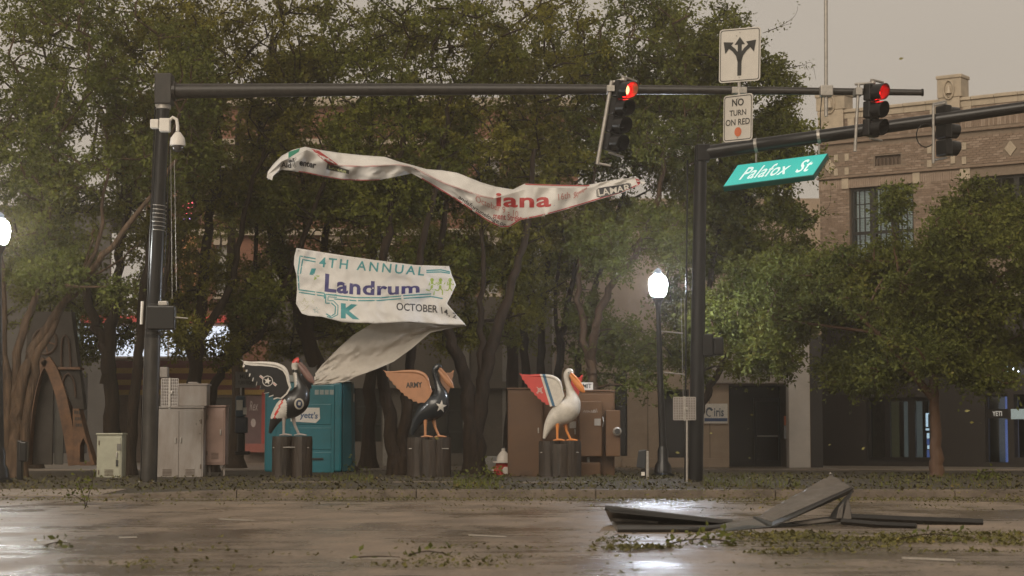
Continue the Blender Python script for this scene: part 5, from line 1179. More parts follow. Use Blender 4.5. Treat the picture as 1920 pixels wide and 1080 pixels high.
decal('teal_numeral', [zl(dense([(455, 880), (392, 876), (392, 925), (425, 925), (448, 945), (445, 985), (420, 1000), (395, 985)], 3), 2.2), zl(dense([(455, 893), (405, 890), (405, 912), (435, 912), (462, 940), (460, 990), (425, 1008), (400, 1000)], 3), 1.8)], M_tprint, bn2, bv, .006)
decal('navy_lettering', [ptext('Landrum', zz(390, 758), zz(920, 810), zz(385, 862), .03, 0, 1.07, curve=6, br=zz(920, 866))], M_navy, bn2, bv, .006)
decal('black_lettering', [ptext('OCTOBER', zz(790, 922), zz(1022, 938), zz(790, 966), .015, br=zz(1022, 980)), ptext('14, 2', zz(1040, 945), zz(1130, 985), zz(1045, 990), .01, br=zz(1125, 1018))], M_kprint, bn2, bv, .006)
decal('logo_mark', [poly2d([zz(300, 765), zz(312, 730), zz(338, 730), zz(326, 768)], 2)], M_tprint, bn2, bv)
decal('logo_leaf', [poly2d([zz(325, 798), zz(332, 768), zz(360, 772)], 2)], M_gprint, bn2, bv)
run = []
for (cx, sc_) in ((990, 1.0), (1038, 1.0), (1092, .8)):
    y = 795
    run += [poly2d([zz(cx + 11 * math.cos(R(a)), y + 11 * math.sin(R(a))) for a in range(0, 360, 40)], 0), zl(dense([(cx, y + 10), (cx - 2, y + 45)], 3), 4.5 * sc_), zl(dense([(cx, y + 18), (cx - 18, y + 30), (cx - 12, y + 10)], 2), 1.6), zl(dense([(cx, y + 18), (cx + 18, y + 28), (cx + 26, y + 14)], 2), 1.6), zl(dense([(cx - 2, y + 44), (cx + 12, y + 62), (cx + 10, y + 84)], 2), 2.2), zl(dense([(cx - 2, y + 44), (cx - 14, y + 60), (cx - 34, y + 54)], 2), 2.2)]
decal('runner_figures', run, M_gprint, bn2, bv)
decal('star_outlines', [zl(star2d(272, 925, 28) + [star2d(272, 925, 28)[0]], .8), zl(star2d(318, 918, 11) + [star2d(318, 918, 11)[0]], .6), zl(dense([(248, 970), (270, 966), (300, 935)], 3), .7)], M_oprint, bn2, bv)
decal('blue_star_outline', [zl(star2d(340, 965, 18) + [star2d(340, 965, 18)[0]], .8)], M_tprint, bn2, bv)
for (px, py) in ((608, 475), (665, 484), (725, 492), (790, 499), (835, 501), (600, 592), (700, 604), (785, 603), (560, 470)):
    decal('grommet', [ring2d(px, py, .9, .9, .7, 8)], M_galv, bn2, bv, .006)
# underside tail falling back to the toilet roof
upc = [(0, 873, 609), (.1, 850, 606), (.22, 800, 604), (.35, 740, 600), (.45, 700, 605), (.58, 662, 628), (.7, 632, 655), (.82, 604, 684), (.92, 586, 706), (1, 578, 718)]
loc_ = [(0, 874, 611), (.1, 840, 616), (.22, 806, 624), (.35, 770, 655), (.45, 738, 678), (.58, 706, 692), (.7, 676, 703), (.82, 646, 716), (.92, 618, 721), (1, 588, 722)]
def pint(c, t):
    for a, b in zip(c[:-1], c[1:]):
        if t <= b[0] + 1e-9: k = (t - a[0]) / (b[0] - a[0]); return a[1] + (b[1] - a[1]) * k, a[2] + (b[2] - a[2]) * k
    return c[-1][1:]
NA_, NB_ = 80, 26; vs = []
for i in range(NA_ + 1):
    t = i / NA_; ux, uy = pint(upc, t); lx, ly = pint(loc_, t)
    for j in range(NB_ + 1):
        k = j / NB_; f_ = .11 * math.sin(k * 8 + t * 5 + 2 * noise.noise(Vector((t * 3, k, 0)))) * math.sin(math.pi * min(1, t * 1.1)) + .13 * abs(noise.noise(Vector((t * 9 + k * 3, k * 4 - t * 3, 8)))) + .07 * abs(noise.noise(Vector((t * 22, k * 7 + t * 5, 3))))
        vs.append(P(ux + (lx - ux) * k, uy + (ly - uy) * k, YB2 + .35 + .9 * math.sin(math.pi * t) * (1 - k) * .5 + f_ + t * .5))
fs = []
for i in range(NA_):
    for j in range(NB_): a = i * (NB_ + 1) + j; fs.append((a, a + 1, a + NB_ + 2, a + NB_ + 1))
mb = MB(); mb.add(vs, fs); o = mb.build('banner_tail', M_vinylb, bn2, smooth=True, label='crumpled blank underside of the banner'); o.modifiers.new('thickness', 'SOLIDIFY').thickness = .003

# ------------------------------------------------------------------ pelican statues
M_pw = mat('pelican_white', (.66, .61, .54), .35, .28, 7, .25, 25, coat=.2)
M_pk = mat('pelican_black', (.017, .016, .016), .3, .3, 4, .1, coat=.3)
M_pn = mat('pelican_navy', (.015, .02, .026), .25, .4, 4, .1, coat=.5)
M_tan = mat('pelican_tan', (.42, .2, .1), .4, .2, 5, .1, coat=.2)
M_tan2 = mat('pelican_tan_legs', (.5, .23, .11), .4, .2, 5, .1, coat=.2)
M_oran = mat('pelican_orange', (.72, .25, .06), .4, .15, 5, .1, coat=.2)
M_pred = mat('pelican_red', (.55, .045, .035), .4, .12, 5, .1, coat=.3)
M_pblu = mat('pelican_blue', (.03, .12, .22), .4, .12, 5, .1)
M_brz = mat('pelican_bronze_bill', (.22, .12, .1), .35, .3, 5, .1, coat=.3)
SPINE = [(-.46, .05, .03), (-.42, .18, .065), (-.33, .37, .125), (-.20, .51, .20), (-.04, .62, .265), (.08, .73, .275), (.145, .86, .22), (.155, .98, .15), (.125, 1.09, .10), (.085, 1.22, .07), (.048, 1.34, .06), (.038, 1.43, .066), (.06, 1.50, .078), (.11, 1.54, .074), (.165, 1.52, .05), (.19, 1.505, .02)]
BILL = [(.09, 1.51, .03), (.15, 1.43, .06), (.22, 1.34, .09), (.30, 1.24, .105), (.36, 1.16, .095), (.405, 1.10, .055), (.42, 1.075, .02)]
WING = [(-1.02, 1.515), (-.93, 1.47), (-.80, 1.45), (-.62, 1.45), (-.42, 1.44), (-.28, 1.415), (-.16, 1.35), (-.10, 1.25), (-.07, 1.12), (-.02, .98), (-.08, .86), (-.18, .76), (-.26, .77)]
SCAL = [(-.26, .77), (-.33, .755), (-.345, .80), (-.42, .80), (-.44, .85), (-.515, .865), (-.53, .915), (-.60, .94), (-.615, .99), (-.675, 1.02), (-.69, 1.07), (-.75, 1.10), (-.765, 1.16), (-.82, 1.19), (-.835, 1.25), (-.885, 1.28), (-.90, 1.335), (-.95, 1.37), (-.96, 1.43), (-1.02, 1.515)]
SCAL0 = SCAL
SCAL = [(x + .022, z + .026) if (i % 2 == 0 and 0 < i < len(SCAL) - 1) else (x - .012, z - .016) if 0 < i < len(SCAL) - 1 else (x, z) for i, (x, z) in enumerate(SCAL)]
OUTD = WING[:-1] + SCAL[:-1]; OUTS = WING[:-1] + SCAL0[:-1]; OUT = OUTD
def pelican(foot, Y, body, wingm, bill, leg, label, paint=None, k=1.0, tilt=0.0, wtilt=0.0, wsc=1.0, OUT=None):
    OUT = OUT or OUTS
    c = P(foot[0], foot[1], Y)
    t = thing('pelican_statue', c, label, 'statue', 'painted pelican statues')
    S = Matrix.Translation(c) @ Matrix.Scale(k, 4)
    def lw(x, z, y=0.0): return S @ Vector((x, y, z))
    sp = catmull([(a, b, r) for a, b, r in SPINE], 7)
    mb = MB(); mb.tube([lw(a, b) for a, b, r in sp], [max(.01, r) * k for a, b, r in sp], 36, ysq=.86)
    if paint:
        mb.mi = [paint(sum(((S.inverted() @ Vector(mb.v[i])).x for i in f)) / len(f), sum(((S.inverted() @ Vector(mb.v[i])).z for i in f)) / len(f)) for f in mb.f]
    bo = mb.build('body', body if isinstance(body, list) else [body], t, smooth=True)
    bc = catmull(BILL, 5); mb = MB(); mb.tube([lw(a, b, -.02) for a, b, r in bc], [max(.008, r * .62) * k for a, b, r in bc], 20, ysq=.8); bl = mb.build('bill', bill, t, smooth=True)
    mb = MB(); mb.tube([lw(.12, 1.535, -.02), lw(.27, 1.37, -.025), lw(.40, 1.185, -.025), lw(.437, 1.075, -.025)], [.03 * k, .035 * k, .035 * k, .02 * k], 10); mb.build('upper_bill', bill, t, smooth=True)
    mb = MB(); mb.lathe(lw(.085, 1.515, -.062), [(0, -.016), (.014, -.008), (.017, 0), (.014, .008), (0, .016)], 10); mb.build('eye', M_signk, t, smooth=True)
    for (x0, x1, dy) in ((-.165, -.17, -.07), (.0, .12, .07)):
        mb = MB(); mb.tube([lw(x0, .42, dy), lw(x0 + (x1 - x0) * .35, .22, dy), lw(x1, .05, dy), lw(x1 + .02, .015, dy)], [.05 * k, .03 * k, .027 * k, .035 * k], 12); lg = mb.build('leg', leg, t, smooth=True)
        mb = MB(); top_ = [(-.07, 0), (-.02, .035), (.03, .035), (.15, .01), (.17, .0)]
        for (ty, tx) in ((-.09, .14), (0, .17), (.09, .13)):
            mb.tube([lw(x1 - .01, .03, dy), lw(x1 + tx * .6, .022, dy + ty * .7), lw(x1 + tx, .01, dy + ty)], [.026 * k, .018 * k, .012 * k], 8)
        mb.tube([lw(x1, .025, dy), lw(x1 - .09, .01, dy)], [.02 * k, .01 * k], 8)
        mb.prism([lw(x1, .026, dy), lw(x1 + .12, .012, dy - .085), lw(x1 + .15, .012, dy), lw(x1 + .115, .012, dy + .085)], [lw(x1, .004, dy), lw(x1 + .12, .002, dy - .085), lw(x1 + .15, .002, dy), lw(x1 + .115, .002, dy + .085)]); mb.build('foot', leg, lg, smooth=True)
    def rot(x, z):
        dx, dz = (x + .05) * wsc, (z - .95) * (1 + (wsc - 1) * .5); ca, sa = math.cos(wtilt), math.sin(wtilt); return -.05 + dx * ca - dz * sa, .95 + dx * sa + dz * ca
    def WY(x): return -.17 + .28 * (-.05 - x) * -1 * -1
    ws = []
    f1 = [lw(*rot(x, z), WY(x) - .018) for x, z in OUT]; f2 = [lw(*rot(x, z), WY(x) + .018) for x, z in OUT]
    mb = MB(); mb.prism(f1, f2); ws.append(mb.build('wing', wingm, t, bevel=.007))
    # leading edge roll
    le = catmull([(*rot(x, z), WY(x)) for x, z in WING[1:10]], 4); mb = MB(); mb.tube([lw(a, b, y) for a, b, y in le], [(.012 + .03 * math.sin(math.pi * i / (len(le) - 1))) * k for i in range(len(le))], 10); mb.build('wing_edge', wingm if not isinstance(wingm, list) else wingm[0], ws[0], smooth=True)
    # far wing, reaching back on the other side
    def FW(x, z): d = (-.02 - x); return lw(.10 + .30 * d, z - .02, .12 + .75 * d)
    f1 = [FW(x, z) for x, z in OUT]; f2 = [q + Vector((.034 * k, -.012 * k, 0)) for q in f1]
    mb = MB(); mb.prism(f1, f2); ws.append(mb.build('wing', wingm, t, bevel=.006))
    return t, bo, bl, ws, lw, rot, WY
# stumps
def stump(px0, px1, py0, py1, Y, label, n=3):
    x0 = XP(px0, Y); x1 = XP(px1, Y); t = thing('timber_piling', ((x0 + x1) / 2, Y, .155), label, 'timber piling', 'timber pile pedestals')
    zt = ZP(py0, Y); w_ = (x1 - x0); r = w_ / n / 2 if n == 2 else w_ * .26
    rs = random.Random(px0)
    spots = [(-w_ / 2 + r, 0), (w_ / 2 - r, .02), (0.02, -.06), (-.1, .3), (.15, .32)]
    if px0 < 600: spots = [(-w_ / 2 + r, 0), (w_ / 2 - r, -.02), (-.05, .32), (.12, .3)]
    for (dx, dy) in spots:
        mb = MB(); z1 = zt + (0 if dy < .05 and abs(dx) > .1 else -rs.uniform(.0, .08)); prof = []
        cx, cy = (x0 + x1) / 2 + dx, Y + r * .6 + dy; nn_ = 18; vs = []; fs = []; lv = 8
        rad = [r * (1 + .05 * math.sin(3 * 2 * math.pi * i / nn_ + rs.random()) + rs.uniform(-.07, .05)) for i in range(nn_)]
        for l in range(lv + 1):
            z = .12 + (z1 - .12) * l / lv
            for i in range(nn_): an = 2 * math.pi * i / nn_; q = rad[i] * (1 + rs.uniform(-.012, .012) + (.04 if l == 0 else 0) - (.03 if l == lv else 0)); vs.append((cx + q * math.cos(an), cy + q * math.sin(an), z))
        for l in range(lv):
            for i in range(nn_): a = l * nn_ + i; b = l * nn_ + (i + 1) % nn_; fs.append((a, b, b + nn_, a + nn_))
        fs.append(tuple(range(lv * nn_, lv * nn_ + nn_))); mb.add(vs, fs); mb.build('pile', M_pile, t, smooth=True)
    mb = MB(); z = zt - .25; mb.tube([(x0 + .05, Y - .02, z), (x0 + w_ * .5, Y - .1, z + .01), (x1 - .05, Y - .02, z)], .012, 5); mb.build('band', M_galv, t)
    return t
YP = 44.2
stump(509, 585, 818, 905, YP, 'dark timber piles under the black pelican in front of the portable toilet')
stump(763, 846, 820, 906, YP, 'dark timber piles under the army pelican')
stump(1009, 1089, 827, 907, YP, 'dark timber piles under the white pelican before the brown cabinets')
# white coast guard style pelican
W3 = [M_pw, M_pred, M_pblu]
t, bo, bl, ws, lw, rot, WY = pelican((1059, 826.5), YP + .25, M_pw, M_pw, M_oran, M_oran, 'white pelican statue with red and blue striped wing and orange bill')
def cutwing(o, M, lines):
    pass
def wing_mats(ws, mats, planes, pick, t):
    # slice the wing along straight paint edges and colour the pieces
    M = MW[ws]; me = ws.data; bm = bmesh.new(); bm.from_mesh(me)
    for (co, no) in planes:
        bmesh.ops.bisect_plane(bm, geom=bm.verts[:] + bm.edges[:] + bm.faces[:], plane_co=co, plane_no=no)
    me.materials.clear()
    for m in mats: me.materials.append(m)
    for f in bm.faces: f.material_index = pick(f.calc_center_median())
    bm.to_mesh(me); bm.free()
def lin(x0, z0, x1, z1):
    n = Vector((z1 - z0, 0, -(x1 - x0))).normalized(); return Vector((x0, 0, z0)), n
e1 = lin(-.545, 1.46, -.33, .76); e2 = lin(-.495, 1.46, -.28, .76); e3 = lin(-.43, 1.46, -.215, .76)
def side(e, q): return (q - e[0]).dot(e[1])
def pk3(q):
    s = [side(e, q) for e in (e1, e2, e3)]; sg = 1 if e1[1].x > 0 else -1
    s = [v * sg for v in s]
    return 1 if s[0] < 0 else (0 if s[1] < 0 else (2 if s[2] < 0 else 0))
wing_mats(ws[0], W3, (e1, e2, e3), pk3, t)
ed = ws[0].children[0]; wing_mats(ed, W3, (e1, e2, e3), pk3, t); [setattr(p, 'use_smooth', True) for p in ed.data.polygons]
ws[1].data.materials.clear(); ws[1].data.materials.append(M_pred)
bv = bvh_of([ws[0]])
decal('emblem', [ring2d(1012, 731, 3.2, 3.2, 1.0, 16), line2d([(1006.5, 725.5), (1017.5, 736.5)], .9), line2d([(1017.5, 725.5), (1006.5, 736.5)], .9), line2d([(1006, 736), (1008, 737.5), (1010.5, 736)], .8), line2d([(1018, 736), (1016, 737.5), (1013.5, 736)], .8)], M_pw, ws[0], bv, .006)
# army pelican
t, bo, bl, ws, lw, rot, WY = pelican((812, 820), YP + .25, M_pn, M_tan, M_tan, M_tan2, 'dark army pelican statue with plain tan wings and a white star', k=1.02, wtilt=R(3), wsc=1.06)
bv = bvh_of([bo] + [ws[0]])
decal('star', [poly2d(star2d(827, 762, 12.5, R(8), .85), 3)], M_pw, bo, bvh_of([bo]), .006)
decal('lettering', [ptext('ARMY', (761, 717), (791.5, 716), (761.5, 727.5), .03)], M_signk, ws[0], bvh_of([ws[0]]), .006)
# air force pelican
def pk1(x, z):
    if z > 1.50 and x < .13: return 2
    if z > 1.36 and z <= 1.5: return 1
    if 1.0 < z < 1.30 and x < .085 + (1.3 - z) * .05 and x < .09: return 1
    if z < .74 and x < -.10 and z > .36: return 1 if not (abs((x + .30) - (z - .5) * .5) < .022) else 2
    return 0
t, bo, bl, ws, lw, rot, WY = pelican((548, 817), YP + .25, [M_pk, M_pw, M_pred], M_pw, M_brz, mat('pale_grey_legs', (.35, .3, .27), .4, .2), 'black air force pelican statue with red cap and white edged wings', paint=pk1, k=1.08, wtilt=R(-2), wsc=1.12, OUT=OUTD)
cxw = sum(a for a, b in OUT) / len(OUT); czw = sum(b for a, b in OUT) / len(OUT)
inn = []
for i, (x, z) in enumerate(OUT):
    f_ = .9; inn.append((cxw + (x - cxw) * .93 - .0, czw + (z - czw) * (.86 if z > czw else .9) - .015))
mb = MB(); mb.prism([lw(*rot(x, z), WY(x) - .024) for x, z in inn], [lw(*rot(x, z), WY(x) - .019) for x, z in inn]); bk = mb.build('wing_face', mat('wing_black', (.012, .011, .011), .55, .3, spec=.25), ws[0])
ws[1].data.materials.clear(); ws[1].data.materials.append(M_pk)
bv = bvh_of([bk])
def z2(x, y): return (400 + x / 3.857, 640 + y / 3.857)
cx, cy = z2(393, 287)
decal('roundel', [ring2d(cx, cy, 9.4, 9.4, 1.2, 24), poly2d(star2d(cx, cy, 7.4, R(12)), 1), quad(z2(332, 255), z2(342, 243), z2(368, 262), z2(358, 276)), quad(z2(428, 305), z2(436, 292), z2(462, 312), z2(450, 326))], M_pw, bk, bv, .005)
decal('roundel_bars', [line2d([z2(336, 250), z2(362, 269)], 1.0), line2d([z2(432, 299), z2(456, 319)], 1.0)], M_rprint, bk, bv, .008)
cx, cy = z2(620, 452); bv = bvh_of([bo])
decal('seal', [poly2d([(cx + 9 * math.cos(R(a)), cy + 10.5 * math.sin(R(a))) for a in range(0, 360, 18)], 2)], mat('seal_cream', (.5, .45, .36), .5, .2), bo, bv, .005)
decal('seal_centre', [poly2d([(cx + 5.8 * math.cos(R(a)), cy + 7.5 * math.sin(R(a))) for a in range(0, 360, 18)], 2)], mat('seal_blue', (.02, .04, .09), .5, .2), bo, bv, .009)
decal('seal_bird', [poly2d([(cx - 1.5, cy - 4), (cx + 3, cy - 3), (cx + 2, cy + 3), (cx - 2.5, cy + 2)], 1)], mat('seal_cream', (.5, .45, .36), .5, .2), bo, bv, .013)

# ------------------------------------------------------------------ portable toilet
YW = 50.6
M_tl = mat('teal_plastic', (.012, .16, .2), .35, .25, 2, .1, coat=.2); M_tl2 = mat('teal_plastic_dark', (.01, .115, .15), .4, .25, 2, .1)
pt_ = thing('portable_toilet', (XP(575, YW), YW, .12), 'teal portable toilet behind the black pelican', 'portable toilet')
x0, x1, z0, z1 = XP(497, YW), XP(642, YW), .15, ZP(716, YW)
mb = MB(); mb.box(x0, x1, YW, YW + 1.5, z0, z1); mb.build('cabin', M_tl, pt_, bevel=.06)
mb = MB(); mb.prism([(x1 + .01, YW + .06, z0), (x1 + .23, YW + .35, z0), (x1 + .23, YW + 1.4, z0), (x1 + .01, YW + 1.45, z0)], [(x1 + .01, YW + .06, z1), (x1 + .20, YW + .35, z1 - .02), (x1 + .20, YW + 1.4, z1 - .02), (x1 + .01, YW + 1.45, z1)]); mb.build('side_panel', M_tl2, pt_, bevel=.03)
mb = MB(); n = 10; pf = [(x0 - .03 + (x1 + .2 - x0 + .03) * i / n, z1 + .02 + .17 * math.sin(math.pi * i / n) ** .6) for i in range(n + 1)]
mb.prism([(a, YW - .03, b) for a, b in pf] + [(pf[-1][0], YW - .03, z1), (pf[0][0], YW - .03, z1)], [(a, YW + 1.5, b) for a, b in pf] + [(pf[-1][0], YW + 1.5, z1), (pf[0][0], YW + 1.5, z1)]); mb.build('roof', mat('pale_roof', (.35, .36, .33), .5, .2), pt_, bevel=.03)
dx0, dx1 = XP(537, YW), XP(626, YW); dz0, dz1 = ZP(886, YW), ZP(756, YW)
mb = MB(); mb.box(XP(520, YW), XP(628, YW), YW - .035, YW - .001, dz0 - .08, ZP(722, YW)); dr = mb.build('door', M_tl, pt_, bevel=.02)
for (a, b, c, d) in ((XP(545, YW), XP(622, YW), ZP(886, YW), ZP(848, YW)), (XP(545, YW), XP(622, YW), ZP(843, YW), ZP(802, YW)), (XP(545, YW), XP(622, YW), ZP(796, YW), ZP(758, YW))):
    mb = MB(); mb.box(a, b, YW - .055, YW - .036, c, d); mb.build('raised_panel', M_tl, dr, bevel=.018)
mb = MB(); mb.box(XP(587, YW), XP(608, YW), YW - .1, YW - .056, ZP(862, YW), ZP(858.5, YW)); mb.build('handle', M_signk, dr, bevel=.008)
for i in range(4):
    a = XP(591 + 9.3 * i, YW); mb = MB(); mb.box(a, a + .1, YW - .045, YW - .036, ZP(740, YW), ZP(731, YW)); mb.build('vent', mat('pale_vent', (.3, .34, .33), .5, .2), dr)
mb = MB(); mb.pprism([(545, 764), (599, 764.5), (600, 785), (592, 793), (545, 790)], YW - .07, .012); sg = mb.build('name_sign', M_white, dr)
decal('lettering', [ptext("yett's", (562, 771), (596, 773), (562, 787), .02, .15)], mat('sign_blue', (.02, .08, .2), .5, .1), sg, bvh_of([sg]), .005)
mb = MB(); mb.box(x1 + .235, x1 + .245, YW + .6, YW + .9, ZP(752, YW), ZP(737, YW)); mb.build('label_plate', M_white, pt_)
mb = MB(); mb.box(x0 + .02, x1 + .15, YW + .05, YW + 1.4, .1, .149); mb.build('skid', M_signk, pt_)

# ------------------------------------------------------------------ cabinets
M_cabh = mat('rusty_fitting', (.1, .06, .035), .6, .5, 20)
def cab(name, px0, px1, py0, py1, Y, d, m, label, doors=1, lip=True, bev=.015, top=True, foot=.0, par=None):
    x0, x1 = XP(px0, Y), XP(px1, Y); z1 = ZP(py0, Y); z0 = ZP(py1, Y)
    t = thing(name, ((x0 + x1) / 2, Y, max(.1, z0)), label, 'utility cabinet')
    mb = MB(); mb.box(x0, x1, Y, Y + d, z0, z1 - (.04 if top else 0)); mb.build('case', m, t, bevel=bev)
    if top: mb = MB(); mb.box(x0 - .02, x1 + .02, Y - .03, Y + d + .02, z1 - .038, z1); mb.build('lid', m, t, bevel=.01)
    w_ = (x1 - x0 - .06) / doors
    for i in range(doors):
        a = x0 + .03 + w_ * i; mb = MB(); mb.box(a + .006, a + w_ - .006, Y - .015, Y - .001, z0 + .05, z1 - .1); dd = mb.build('door', m, t, bevel=.006)
        for hz_ in (.2, .8):
            zc = z0 + (z1 - z0) * hz_; ex = a + .01 if i == 0 else a + w_ - .035
            mb = MB(); mb.box(ex, ex + .025, Y - .03, Y - .016, zc - .05, zc + .05); mb.build('hinge', M_cabh, dd)
        mb = MB()
        for q_ in range(5): zc = z0 + .14 + q_ * .03; mb.box(a + w_ * .3, a + w_ * .7, Y - .024, Y - .016, zc, zc + .012)
        mb.build('louvre', M_cabh, dd, kind='stuff')
        hx = a + (w_ - .09 if i == 0 else .03); zc = z0 + (z1 - z0) * .55; mb = MB(); mb.box(hx, hx + .03, Y - .05, Y - .016, zc - .06, zc + .06); mb.build('handle', M_galv, dd, bevel=.006)
    return t
M_cabg = mat('weathered_grey_cabinet', (.31, .283, .258), .55, .35, 2.5, .15, 30, c2=(.17, .135, .11), stretch=(1, 1, .3))
M_cabp = mat('dull_pink_cabinet', (.27, .175, .14), .55, .3, 2.5, .15, 30)
M_cabc = mat('cream_cabinet', (.36, .35, .26), .5, .25, 3, .1)
M_cabb = mat('brown_cabinet', (.135, .068, .03), .45, .25, 2, .1, 30)
M_cabb2 = mat('brown_cabinet_dark', (.095, .045, .018), .45, .25, 2, .1, 30)
YK = 44.6
c1 = cab('grey_cabinet', 292, 383, 762, 903, YK, .6, M_cabg, 'pale weathered grey utility cabinet right of the left mast', 2)
mb = MB(); mb.pbox(335, 388, 722, 761.5, YK + .05, .5); mb.build('upper_case', M_cabg, c1, bevel=.015)
mb = MB(); mb.pbox(333, 390, 719, 722.5, YK + .03, .54); mb.build('upper_lid', M_cabg, c1, bevel=.01)
mb = MB(); mb.pbox(352, 370, 716, 719, YK + .15, .2); mb.build('vent_cap', M_cabg, c1, bevel=.02)
for (px, py) in ((374, 789), (375, 813), (368, 795)):
    mb = MB(); c = P(px, py, YK - .016); mb.lathe((0, 0, 0), [(.012, 0), (.012, .01)], 8); mb.v = [(c.x + v[0], c.y - v[2], c.z + v[1]) for v in mb.v]; mb.build('rivet', M_signk, c1)
c2 = cab('pink_cabinet', 386, 424, 760, 872, YK + .35, .5, M_cabp, 'dull pink metal cabinet hung on the right side of the grey cabinet', 1)
for k in (391, 418): mb = MB(); mb.pbox(k, k + 4, 872, 900, YK + .5, .06); mb.build('leg', M_cabg, c2)
mb = MB(); mb.pbox(298, 314, 688, 708, YK + .2, .25); mb.build('meter_box', M_cabg, c1, bevel=.02)
c3 = cab('cream_cabinet', 184, 231, 812, 904, 43.8, .5, M_cabc, 'small cream electrical cabinet left of the left mast', 1)
mb = MB(); mb.pbox(219, 227, 832, 845, 43.78, .01); mb.build('warning_label', mat('grey_label', (.15, .14, .12), .5, .3), c3)
mb = MB(); mb.pbox(217, 221, 862, 874, 43.76, .02); mb.build('latch', M_signk, c3)
b1_ = cab('brown_cabinet', 952, 1018, 727, 905, 45.2, .8, M_cabb2, 'tall dark brown utility cabinet behind the white pelican, left one', 1)
b2_ = cab('brown_cabinet', 1016, 1152, 731, 906, 45.9, .7, M_cabb, 'wide brown utility cabinet right of the white pelican', 2)
mb = MB(); mb.pbox(1086, 1129, 752, 856, 45.4, .48); mb.build('door_box', M_cabb, b2_, bevel=.02)
mb = MB(); mb.pbox(1136, 1163, 769, 856, 45.3, .55); sx = mb.build('meter_case', M_cabb, b2_, bevel=.02)
mb = MB(); c = P(1157, 809, 45.3); mb.tube([c + Vector((0, .02, 0)), c + Vector((0, -.11, 0)), c + Vector((.0, -.14, 0))], [.1, .1, .07], 18); mb.build('meter', M_galv, b2_, smooth=True)
mb = MB(); mb.tube([c + Vector((0, -.141, 0)), c + Vector((.0, -.15, 0))], [.065, .06], 18); mb.build('meter_glass', mat('meter_glass', (.05, .05, .05), .1, .1, bump=0), b2_)
mb = MB(); mb.pbox(1088, 1126, 867, 896, 45.5, .38); mb.build('lower_box', M_cabb, b2_, bevel=.02)
mb = MB(); mb.tube([P(1103, 857, 45.6), P(1103, 905, 45.6)], .03, 8); mb.build('conduit', M_galv, b2_, smooth=True)
for (x0_, x1_, y0_, y1_, yy) in ((1114.5, 1126.5, 785, 798, 45.38), (1068, 1080, 790, 803, 45.86)):
    mb = MB(); mb.pbox(x0_, x1_, y0_, y1_, yy, .012); tl_ = mb.build('notice', mat('notice_paper', (.42, .39, .35), .6, .4, 60), b2_)
mb = MB(); mb.tube([P(1130, 782, 45.35), P(1132, 790, 45.3), P(1130, 800, 45.35)], .012, 6); mb.build('handle', M_galv, b2_)
bv = bvh_of([b2_.children[0], [o for o in b2_.children if o.name.startswith('door_box')][0]])
decal('scribble', [line2d([(1094, 773), (1096, 769), (1098, 774), (1100, 769), (1102, 774), (1103, 770), (1106, 773)], 1.0), line2d([(1108, 774), (1109, 769), (1111, 774), (1114, 770), (1117, 774), (1118, 766), (1120, 773)], 1.0), ring2d(1114, 771, 2, 2.4, .8, 10)], mat('scribble_white', (.5, .45, .4), .5, .1), b2_, bv, .006)

# ------------------------------------------------------------------ hydrant
hy = G(944, 896, .13); HYY = 47.2; hx = XP(944, HYY)
hd = thing('fire_hydrant', (hx, HYY, .12), 'red fire hydrant with white bonnet beside the brown cabinet', 'fire hydrant')
M_hr = mat('hydrant_red', (.42, .035, .025), .4, .25, 5, .15); M_hw = mat('hydrant_white', (.62, .56, .5), .4, .2, 5, .15)
zb = ZP(868, HYY)
mb = MB(); mb.lathe((hx, HYY, 0), [(.2, .1), (.2, .14), (.15, .15), (.15, zb - .1), (.18, zb - .06), (.18, zb)], 20); mb.build('barrel', M_hr, hd, smooth=True)
mb = MB(); mb.lathe((hx, HYY, zb), [(.25, .002), (.25, .04), (.16, .045), (.155, .12), (.125, .2), (.06, .27), (.045, .28), (.045, .34), (0, .345)], 20); mb.build('bonnet', M_hw, hd, smooth=True)
mb = MB(); mb.tube([(hx, HYY, zb + .34), (hx, HYY, zb + .38)], .028, 5); mb.build('operating_nut', M_signk, hd)
zc = ZP(882, HYY)
for (d_, nm) in ((Vector((.25, -1, 0)).normalized(), 'front'), (Vector((1, .1, 0)), 's'), (Vector((-1, -.1, 0)), 's')):
    c = Vector((hx, HYY, zc)); mb = MB(); mb.tube([c + d_ * .1, c + d_ * .24], .1, 16); mb.build('nozzle', M_hr, hd, smooth=True)
    mb = MB(); mb.tube([c + d_ * .24, c + d_ * .275, c + d_ * .28], [.09, .085, .04], 16); mb.build('nozzle_cap', M_hw, hd, smooth=True)
# pale flower tub seen behind the hydrant
mb = MB(); mb.lathe((XP(925, 56), 56, .1), [(.2, 0), (.3, .35), (.28, .4), (0, .38)], 14); tag(mb.build('planter_tub', mat('pale_tub', (.4, .38, .36), .6, .2), smooth=True), 'pale round tub behind and left of the fire hydrant', 'planter')

